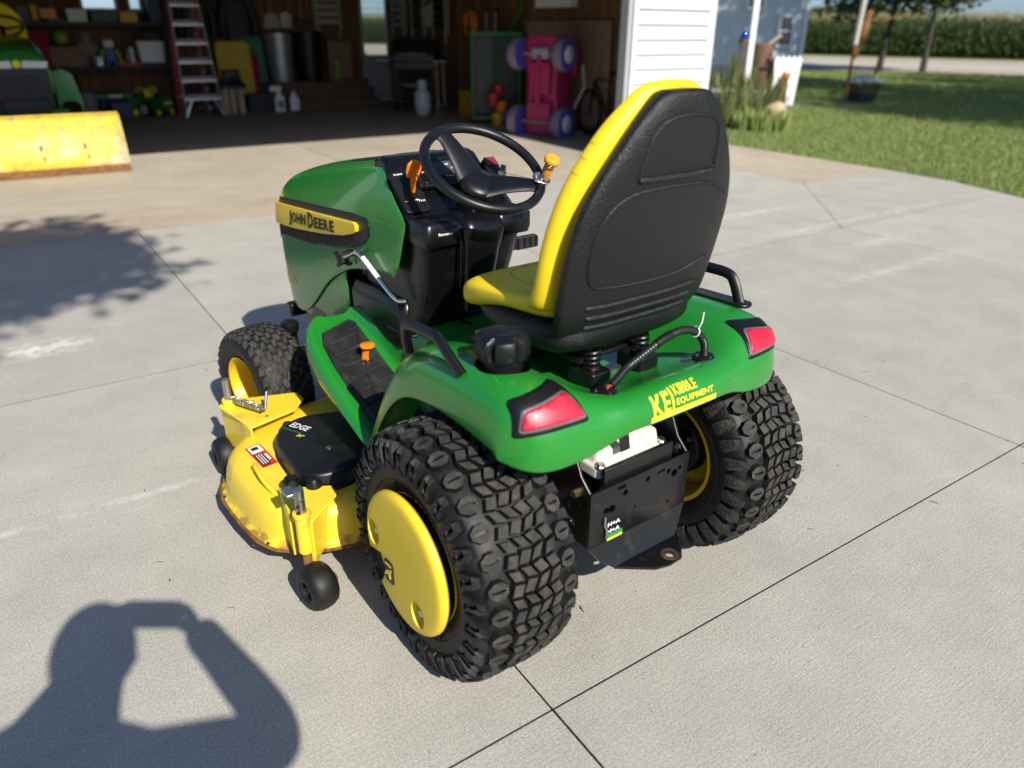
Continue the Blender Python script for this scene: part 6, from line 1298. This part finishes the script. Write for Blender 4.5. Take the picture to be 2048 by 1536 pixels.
# ---- corn
def corn():
    V = []; I = []
    rows = 7; xs = []
    for k in range(rows):
        s = np.arange(-75, 60, .21) + r.normal(0, .03, len(np.arange(-75, 60, .21))); d = 56.9 + k*.76 + r.normal(0, .05, len(s)); xs.append(np.stack([s, d], 1))
    P = np.concatenate(xs); W = P[:, 1:2]*np.array([[RN.x, RN.y]]) + P[:, 0:1]*np.array([[RD.x, RD.y]]); n = len(W)
    hh = 2.15 + r.normal(0, .09, n)
    for lf in range(11):
        z0 = (.15 + .17*lf)*hh/2.2; a = r.uniform(0, 2*np.pi, n); ln = .42 + .2*r.random(n); w = .045; dx, dy = np.cos(a), np.sin(a); px, py = -dy*w, dx*w; zm = z0 + .28 + .1*r.random(n); ze = z0 + .1*r.random(n)
        A = np.stack([W[:, 0] - px*.5, W[:, 1] - py*.5, z0], 1); B = np.stack([W[:, 0] + px*.5, W[:, 1] + py*.5, z0], 1); Cc = np.stack([W[:, 0] + dx*ln*.55 + px, W[:, 1] + dy*ln*.55 + py, zm], 1); D = np.stack([W[:, 0] + dx*ln*.55 - px, W[:, 1] + dy*ln*.55 - py, zm], 1); E_ = np.stack([W[:, 0] + dx*ln, W[:, 1] + dy*ln, ze], 1)
        V.append(np.stack([A, B, Cc, D], 1).reshape(-1, 3)); I += [0]*n; V.append(np.stack([D, Cc, E_, E_], 1).reshape(-1, 3)); I += [0]*n
    for q in range(4):
        a = r.uniform(0, 2*np.pi, n); z0 = hh - .05; z1 = hh + .28; dx, dy = np.cos(a)*.10, np.sin(a)*.10
        V.append(np.stack([np.stack([W[:, 0], W[:, 1], z0], 1), np.stack([W[:, 0] + .03, W[:, 1], z0], 1), np.stack([W[:, 0] + dx + .02, W[:, 1] + dy, z1], 1), np.stack([W[:, 0] + dx, W[:, 1] + dy, z1], 1)], 1).reshape(-1, 3)); I += [1]*n
    o = tris_obj('cornfield', np.concatenate(V), 'corn', None, 4, ['corn', 'tassel'], I); tag(o, 'tall tasselled green cornfield beyond the road', 'cornfield', kind='stuff')
corn()
o = MB().add([rd(-150, 61.5, 1.7), rd(150, 61.5, 1.7), rd(150, 400, 1.7), rd(-150, 400, 1.7), rd(-150, 61.5, -.1), rd(150, 61.5, -.1)], [(0, 1, 2, 3), (0, 1, 5, 4)]).build('corn_mass', 'corn'); tag(o, 'far rows of the cornfield merging into one mass', 'cornfield', kind='stuff')
# ---- neighbouring house behind the garage
M['housesiding'] = mat('pale_blue_siding', (.56, .60, .60), .6, var=(3, .04)); M['darkglass'] = mat('dark_window', (.05, .06, .07), .1)
HO = Vector((8.62, 24.5, 0)); ha = R(4); ho = tag(empty('house', HO, ha), 'pale blue clapboard house behind the garage', 'house')
HT = 6.0
MB().box((-5.0, 3.0, HT/2), (9.96, 5.9, HT)).build('wall', 'housesiding', ho)
hb_ = MB().add([(-4.2, -.004, 0), (-.1, -.004, 0), (-.1, -.004, .115), (-4.2, -.004, .115), (-4.2, -.020, 0), (-.1, -.020, 0), (-.1, -.007, .115), (-4.2, -.007, .115)], [(0, 1, 2, 3), (4, 5, 6, 7), (0, 4, 7, 3), (1, 5, 6, 2), (0, 1, 5, 4), (3, 2, 6, 7)])
h0 = hb_.build('siding_board', 'housesiding', ho, smooth=0, loc=(0, .05, .5))
for k in range(1, 34): s = h0.copy(); COL.objects.link(s); s.location = (0, .05, .5 + k*.115)
MB().box((-.05, .03, HT/2), (.12, .10, HT)).build('corner_trim', 'white', ho); MB().box((-5, .01, .24), (10, .1, .52)).build('foundation', 'trimgrey', ho)
for x, z, w_, h2 in ((-1.62, 2.55, .42, .95), (-.62, 1.45, .35, .75), (-3.2, 2.4, .6, 1.0)):
    f = MB(); 
    for c, d in (((x - w_/2 - .04, -.01, z), (.08, .05, h2 + .16)), ((x + w_/2 + .04, -.01, z), (.08, .05, h2 + .16)), ((x, -.01, z + h2/2 + .04), (w_, .048, .08)), ((x, -.01, z - h2/2 - .04), (w_, .048, .08))): f.box(c, d)
    wf = f.build('window', 'white', ho); MB().box((x, .0, z), (w_, .03, h2)).build('pane', 'darkglass', wf); MB().box((x, -.02, z), (w_, .02, .03)).build('sash', 'white', wf)
rf = MB().add([(-10.2, -.4, HT), (.3, -.4, HT), (.3, 6.3, HT), (-10.2, 6.3, HT), (-10.2, 3, HT + 2), (.3, 3, HT + 2)], [(0, 1, 5, 4), (2, 3, 4, 5), (1, 2, 5), (3, 0, 4), (0, 3, 2, 1)]).build('roof', 'roof', ho, smooth=0)
# ---- garden things between the garage and the lawn
def othing(name, label, cat, x, y, rz=0, group=None, z=-.05): return tag(empty(name, (x, y, z), rz), label, cat, group)
e = othing('porch_post', 'white square post standing in the tall grass beside the garage', 'post', 4.52, 15.7); MB().box((0, 0, 1.4), (.10, .10, 2.8)).build('shaft', 'white', e, bevel=.006); MB().box((0, 0, .06), (.15, .15, .12)).build('base', 'white', e, bevel=.006)
def clump(name, label, x, y, n, h_, sp, m, seed, w=.012, group='ornamental grasses by the garage'):
    rr = np.random.default_rng(seed); e = othing(name, label, 'plant', x, y, 0, group); a = rr.uniform(0, 2*np.pi, n); rad = sp*np.sqrt(rr.random(n)); hh = h_*(.6 + .5*rr.random(n)); ln = .30*hh*rr.random(n)
    bx, by = rad*np.cos(a), rad*np.sin(a); tx, ty = bx + ln*np.cos(a + rr.normal(0, .6, n)), by + ln*np.sin(a + rr.normal(0, .6, n)); V = np.zeros((n, 4, 3)); o = rr.uniform(0, 2*np.pi, n)
    V[:, 0] = np.stack([bx - w*np.cos(o), by - w*np.sin(o), 0*bx], 1); V[:, 1] = np.stack([bx + w*np.cos(o), by + w*np.sin(o), 0*bx], 1); V[:, 2] = np.stack([(bx + tx)/2 + w*.8*np.cos(o), (by + ty)/2 + w*.8*np.sin(o), hh*.65], 1); V[:, 3] = np.stack([tx, ty, hh], 1)
    q = tris_obj('blades', V.reshape(-1, 3), m, e, 4); return e
clump('ornamental_grass', 'tall feathery grass clump against the garage corner', 3.75, 13.6, 300, .70, .40, 'ornagrass', 1); clump('ornamental_grass', 'tall grass clump around the foot of the white post', 4.55, 15.0, 240, .85, .38, 'ornagrass', 2); clump('ornamental_grass', 'low leafy clump in front of the rock', 4.05, 13.0, 380, .40, .45, 'grass', 3, .018); clump('ornamental_grass', 'grass clump behind the white picket box', 5.3, 18.6, 160, 1.15, .30, 'ornagrass', 4); clump('ornamental_grass', 'grass clump under the blue garden ball', 4.45, 16.6, 200, .9, .4, 'ornagrass', 6)
e = othing('rock', 'round tan boulder at the edge of the lawn', 'rock', 4.72, 14.35); mb = MB().lathe([(math.sin(a) + 1e-3, -math.cos(a)) for a in lin(0, math.pi, 14)], (0, 0, 0), 'Z', 22, False); rr = random.Random(3); mb.v = [(x*.20*(1 + .12*math.sin(5*y + 3*z)), y*.18*(1 + .1*math.sin(4*x + 2)), z*.20*(1 + .1*math.sin(3*x)) + .17) for x, y, z in mb.v]; M['rock'] = mat('tan_rock', (.42, .33, .21), .9, var=(7, .2), bump=(14, .6, .02)); mb.build('stone', 'rock', e, smooth=180)
e = othing('gazing_ball', 'shiny blue garden ball on a rusty stand beside the garage', 'garden ball', 4.85, 17.4); M['blueglass'] = mat('blue_mirror_glass', (.02, .06, .55), .08, .6, coat=.6); MB().lathe([(.10*math.sin(a) + 1e-4, 1.42 - .10*math.cos(a)) for a in lin(0, math.pi, 14)], (0, 0, 0), 'Z', 24, False).build('ball', 'blueglass', e, smooth=180); MB().lathe([(.09, 1.28), (.11, 1.33), (.105, 1.36)], (0, 0, 0), 'Z', 20, False).build('cup', 'rust', e, smooth=60)
for k in range(3): a = k*2.1; MB().tube([(.22*math.cos(a), .22*math.sin(a), 0), (.05*math.cos(a), .05*math.sin(a), .7), (.09*math.cos(a), .09*math.sin(a), 1.30)], .014, 6).build('stand_leg', 'rust', e)
e = othing('picket_box', 'white wooden picket box with a painted figure beside the garden path', 'planter box', 5.78, 17.2, R(8))
for k in range(5): MB().prism([(-.04, 0), (.04, 0), (.045, .98), (0, 1.06), (-.045, .98)], -.01, .01, lambda x, z, hh: (x*(1 + z*.25) + (-.20 + .10*k)*(1 + z*.22), hh, z)).build('picket', 'white', e, bevel=.003)
MB().box((0, .03, .25), (.46, .03, .07)).build('rail', 'white', e); MB().box((0, .03, .92), (.58, .03, .07)).build('rail', 'white', e); MB().box((0, .28, .5), (.44, .4, .9)).build('bin', 'oldwood', e)
MB().lathe([(.0001, 0), (.06, 0), (.06, .10), (.0001, .12)], (-.02, -.06, .62), 'Z', 14, False).build('figure_hat', 'orange', e); MB().rings([[(x - .04, y - .05, z) for x, y in rrect(.16, .06, .02)] for z in (.05, .35, .6)]).build('figure_body', 'rust', e)
e = othing('wood_barrel', 'brown wooden barrel with dry stalks behind the picket box', 'barrel', 5.62, 18.6); MB().lathe([(.22, 0), (.27, .35), (.27, .6), (.23, .95), (.0001, .95)], (0, 0, .3), 'Z', 24, False).build('staves', 'oldwood', e, smooth=50); MB().lathe([(.275, .4), (.275, .46)], (0, 0, .3), 'Z', 24, False).build('hoop', 'blackmetal', e); MB().tube([(.1, 0, 1.2), (.28, 0, 1.36), (.4, 0, 1.42)], .03, 8).build('stalk', 'maple', e)
e = othing('garden_bench', 'low blue-grey plank bench among the tall grasses', 'bench', 4.55, 16.1, R(-25)); MB().box((0, 0, .42), (1.1, .22, .05)).build('seat', 'housesiding', e, bevel=.006)
for x in (-.45, .45): MB().box((x, 0, .2), (.05, .2, .4)).build('leg', 'housesiding', e)
e = othing('planter', 'dark barrel planter full of white flowers on the lawn', 'planter', 7.95, 18.35); MB().lathe([(.29, 0), (.34, .2), (.36, .40), (.33, .40), (.32, .36), (.0001, .36)], (0, 0, 0), 'Z', 28, False).build('barrel', 'shelfblack', e, smooth=50); MB().lathe([(.352, .28), (.358, .33)], (0, 0, 0), 'Z', 28, False).build('hoop', 'rust', e)
rr = np.random.default_rng(9); n = 900; a = rr.uniform(0, 2*np.pi, n); rd_ = .42*np.sqrt(rr.random(n)); C_ = np.stack([rd_*np.cos(a), rd_*np.sin(a), .44 + .16*rr.random(n)*(1.2 - rd_/.42)], 1); tris_obj('flowers', leaves(C_ + np.array([0, 0, .04]), .09, rr), 'petal', e, 4); C_ = np.stack([rd_*np.cos(a + 1), rd_*np.sin(a + 1), .36 + .10*rr.random(n)], 1); tris_obj('foliage', leaves(C_, .09, rr), 'grass', e, 4)
e = othing('garden_pole', 'white-topped pole with a dark lower half next to the planter', 'pole', 7.52, 18.15); MB().tube([(0, 0, 0), (-.005, 0, 1.28)], .035, 10).build('lower_pole', 'rust', e); MB().tube([(-.005, .0, 1.25), (.03, 0, 2.62)], .060, 12).build('upper_pole', 'beige', e)
e = othing('rusty_ornament', 'rusty brown garden ornament beside the white-topped pole', 'ornament', 7.75, 18.6); MB().tube(smooth_path([(-.06, 0, 0), (-.05, 0, .7), (-.02, 0, 1.0), (.05, 0, 1.3), (.10, 0, 1.65), (.16, 0, 1.95)], 4), [.03]*8 + [.07]*5 + [.12]*4 + [.08]*3 + [.04], 10).build('body', 'rust', e); MB().tube([(.12, 0, 1.75), (.5, 0, 1.72), (.95, .1, 1.9)], .018, 6).build('arm', 'rust', e)
pth = empty('garden_path', (6.6, 17.5, -.05), R(-4)); pth['kind'] = 'structure'
for k in range(3): MB().box((-.85 + k*.68, .0 + .03*(k % 2), .0), (.66, .85, .09)).build('path_slab', 'pathslab', pth, bevel=.008)

# ------------------------------------------------------------------ the photographer, standing behind the camera with the phone
def skin(name, joints, edges, radii, m, parent=None, sub=2, root=0):
    me = bpy.data.meshes.new(name); me.from_pydata(joints, edges, []); me.materials.append(M[m] if isinstance(m, str) else m); o = bpy.data.objects.new(name, me); COL.objects.link(o)
    if parent is not None: o.parent = parent
    k = o.modifiers.new('skin', 'SKIN'); k.use_smooth_shade = True
    for i, v in enumerate(me.skin_vertices[0].data): v.radius = (radii[i] if isinstance(radii[i], tuple) else (radii[i], radii[i])); v.use_root = (i == root)
    s = o.modifiers.new('sub', 'SUBSURF'); s.levels = sub; s.render_levels = sub; return o
M['shirt'] = mat('blue_shirt', (.08, .12, .22), .85); M['skin'] = mat('skin_tone', (.45, .26, .18), .55); M['hair'] = mat('brown_hair', (.05, .03, .02), .8); M['jeans'] = mat('jeans', (.05, .07, .13), .9)
def _clothes():
    m = M['shirt']; nt = m.node_tree; tc = nt.nodes.new('ShaderNodeTexCoord'); sx = nt.nodes.new('ShaderNodeSeparateXYZ'); nt.links.new(tc.outputs['Object'], sx.inputs[0]); gt = nt.nodes.new('ShaderNodeMath'); gt.operation = 'GREATER_THAN'; gt.inputs[1].default_value = .97; nt.links.new(sx.outputs['Z'], gt.inputs[0])
    mx = nt.nodes.new('ShaderNodeMix'); mx.data_type = 'RGBA'; nt.links.new(gt.outputs[0], mx.inputs[0]); mx.inputs[6].default_value = (.030, .034, .045, 1); mx.inputs[7].default_value = (.08, .12, .22, 1); nt.links.new(mx.outputs[2], nt.nodes['Principled BSDF'].inputs['Base Color'])
_clothes()
per = tag(empty('person', (0, -.42, 0)), 'person in blue shirt and dark trousers standing behind the camera, phone raised', 'person')
H = CAM_H
J_ = dict(pelvis=(0, -.02, .98), belly=(0, -.02, 1.12), chest=(0, -.01, 1.30), neck0=(0.0, .02, 1.46), neck1=(.0, .06, 1.54), head=(.0, .10, 1.62), head2=(0.0, .11, 1.70), ls=(-.185, .02, 1.42), rs=(.185, -.0, 1.42), le=(-.27, .16, 1.27), re=(.385, .17, 1.345), lw=(-.105, .345, 1.455), rw=(.155, .365, 1.435), lh=(-.085, .385, 1.49), rh=(.105, .395, 1.48), lhip=(-.09, -.02, .93), rhip=(.09, -.02, .93), lk=(-.10, .0, .50), rk=(.10, .0, .50), la=(-.11, -.04, .09), ra=(.11, -.04, .09), lt=(-.12, .12, .04), rt=(.12, .12, .04))
nm = list(J_); ix = {k: i for i, k in enumerate(nm)}; E_ = [('pelvis', 'belly'), ('belly', 'chest'), ('chest', 'neck0'), ('neck0', 'neck1'), ('neck1', 'head'), ('head', 'head2'), ('chest', 'ls'), ('chest', 'rs'), ('ls', 'le'), ('le', 'lw'), ('lw', 'lh'), ('rs', 're'), ('re', 'rw'), ('rw', 'rh'), ('pelvis', 'lhip'), ('pelvis', 'rhip'), ('lhip', 'lk'), ('lk', 'la'), ('la', 'lt'), ('rhip', 'rk'), ('rk', 'ra'), ('ra', 'rt')]
rad = dict(pelvis=(.16, .12), belly=(.16, .12), chest=(.17, .125), neck0=.075, neck1=.068, head=(.085, .10), head2=(.080, .095), ls=.092, rs=.092, le=.070, re=.072, lw=.052, rw=.052, lh=(.046, .040), rh=(.056, .048), lhip=.10, rhip=.10, lk=.066, rk=.066, la=.048, ra=.048, lt=.04, rt=.04)
skin('body', [J_[k] for k in nm], [(ix[a], ix[b]) for a, b in E_], [rad[k] for k in nm], 'shirt', per)
mb = MB().lathe([(math.sin(a) + 1e-4, -math.cos(a)) for a in lin(0, math.pi, 16)], (0, 0, 0), 'Z', 24, False); mb.v = [(x*.088, .11 + y*.110 + (.012 if z < -.5 else 0), 1.645 + z*.128) for x, y, z in mb.v]; mb.build('head', 'skin', per, smooth=180)
mb = MB().lathe([(math.sin(a) + 1e-4, -math.cos(a)) for a in lin(1.25, math.pi, 12)], (0, 0, 0), 'Z', 24, False); mb.v = [(x*.100, .095 + y*.124, 1.655 + z*.134) for x, y, z in mb.v]; mb.build('hair', 'hair', per, smooth=180)
MB().tube([(0, .215, 1.66), (0, .238, 1.625), (0, .222, 1.612)], .014, 8).build('nose', 'skin', per)
for sx in (-1, 1): MB().box((sx*.093, .10, 1.64), (.02, .05, .06)).build('ear', 'skin', per, bevel=.008); MB().lathe([(.0001, -.004), (.012, 0), (.0001, .004)], (sx*.035, .212, 1.655), 'Y', 10, False).build('eye', 'white', per)
MB().box((0, .214, 1.575), (.05, .01, .008)).build('mouth', 'redcloth', per, bevel=.003)
for sx in (-1, 1):
    MB().rings([[(sx*.115 + a*s, .035 + b*s2 + dy, z) for a, b in rrect(.105, .30, .05)] for z, s, s2, dy in ((.0, .95, .97, 0), (.02, 1.0, 1.0, 0), (.05, .95, .95, 0), (.085, .85, .62, -.045), (.12, .8, .42, -.075))]).build('shoe', 'hair', per, smooth=60)
# hands: palm and five fingers each, closed on the ends of the phone
for sx, wx in ((-1, (-.105, .345, 1.455)), (1, (.155, .365, 1.435))):
    px = sx*.088; py = .400; pz = CAM_H - .012
    pts = [wx, (px + sx*.020, py - .022, pz - .012), (px + sx*.022, py - .012, pz + .010)]; ed = [(0, 1), (1, 2)]; rd2 = [.030, (.026, .020), (.022, .016)]
    for k, (dz, ln) in enumerate(((.030, .050), (.014, .056), (-.002, .052), (-.018, .042))):
        b0 = len(pts); pts += [(px + sx*.018, py + .002, pz + dz), (px + sx*.006, py + .0125, pz + dz + .002), (px - sx*(ln - .038), py + .0120, pz + dz + .003)]; ed += [(2 if dz > 0 else 1, b0), (b0, b0 + 1), (b0 + 1, b0 + 2)]; rd2 += [.0088, .0082, .0070]
    b0 = len(pts); pts += [(px + sx*.008, py - .032, pz - .004), (px - sx*.012, py - .030, pz + .010), (px - sx*.028, py - .024, pz + .018)]; ed += [(1, b0), (b0, b0 + 1), (b0 + 1, b0 + 2)]; rd2 += [.0105, .0095, .0085]
    skin('hand', pts, ed, rd2, 'skin', per, 1)
ph = tag(empty('phone', (0, -.020, CAM_H)), 'black phone held level in both hands behind the lens', 'phone'); ph.rotation_euler = (R(-25.5), 0, 0)
MB().prism(rrect(.166, .078, .012), -.0045, .0045, lambda x, z, hh: (x + .0, hh, z)).build('case', 'glossblack', ph, bevel=.002)

# ------------------------------------------------------------------ small debris on the concrete
rr = np.random.default_rng(21); mb = MB()
for k in range(150):
    x, y = rr.uniform(-2.6, 3.4), rr.uniform(.9, 6.5)
    if abs(x) > .75*y + .3: continue
    a = rr.uniform(0, 6.28); L_ = rr.uniform(.003, .016); w = rr.uniform(.0008, .0022); d = Vector((math.cos(a), math.sin(a), 0)); p_ = Vector((-d.y, d.x, 0)); c = Vector((x, y, .0012)); b2 = d*L_ + p_*rr.normal(0, .3)*L_
    mb.add([c - d*L_ + p_*w, c - d*L_ - p_*w, c - p_*w + Vector((0, 0, .002)), c + p_*w + Vector((0, 0, .002)), c + b2 - p_*w*.5, c + b2 + p_*w*.5], [(0, 1, 2, 3), (3, 2, 4, 5)])
o = mb.build('debris', mat('dry_plant_bits', (.045, .035, .022), .9), None, smooth=0, fix=False); tag(o, 'tiny dark plant bits scattered over the concrete', 'debris', kind='stuff')
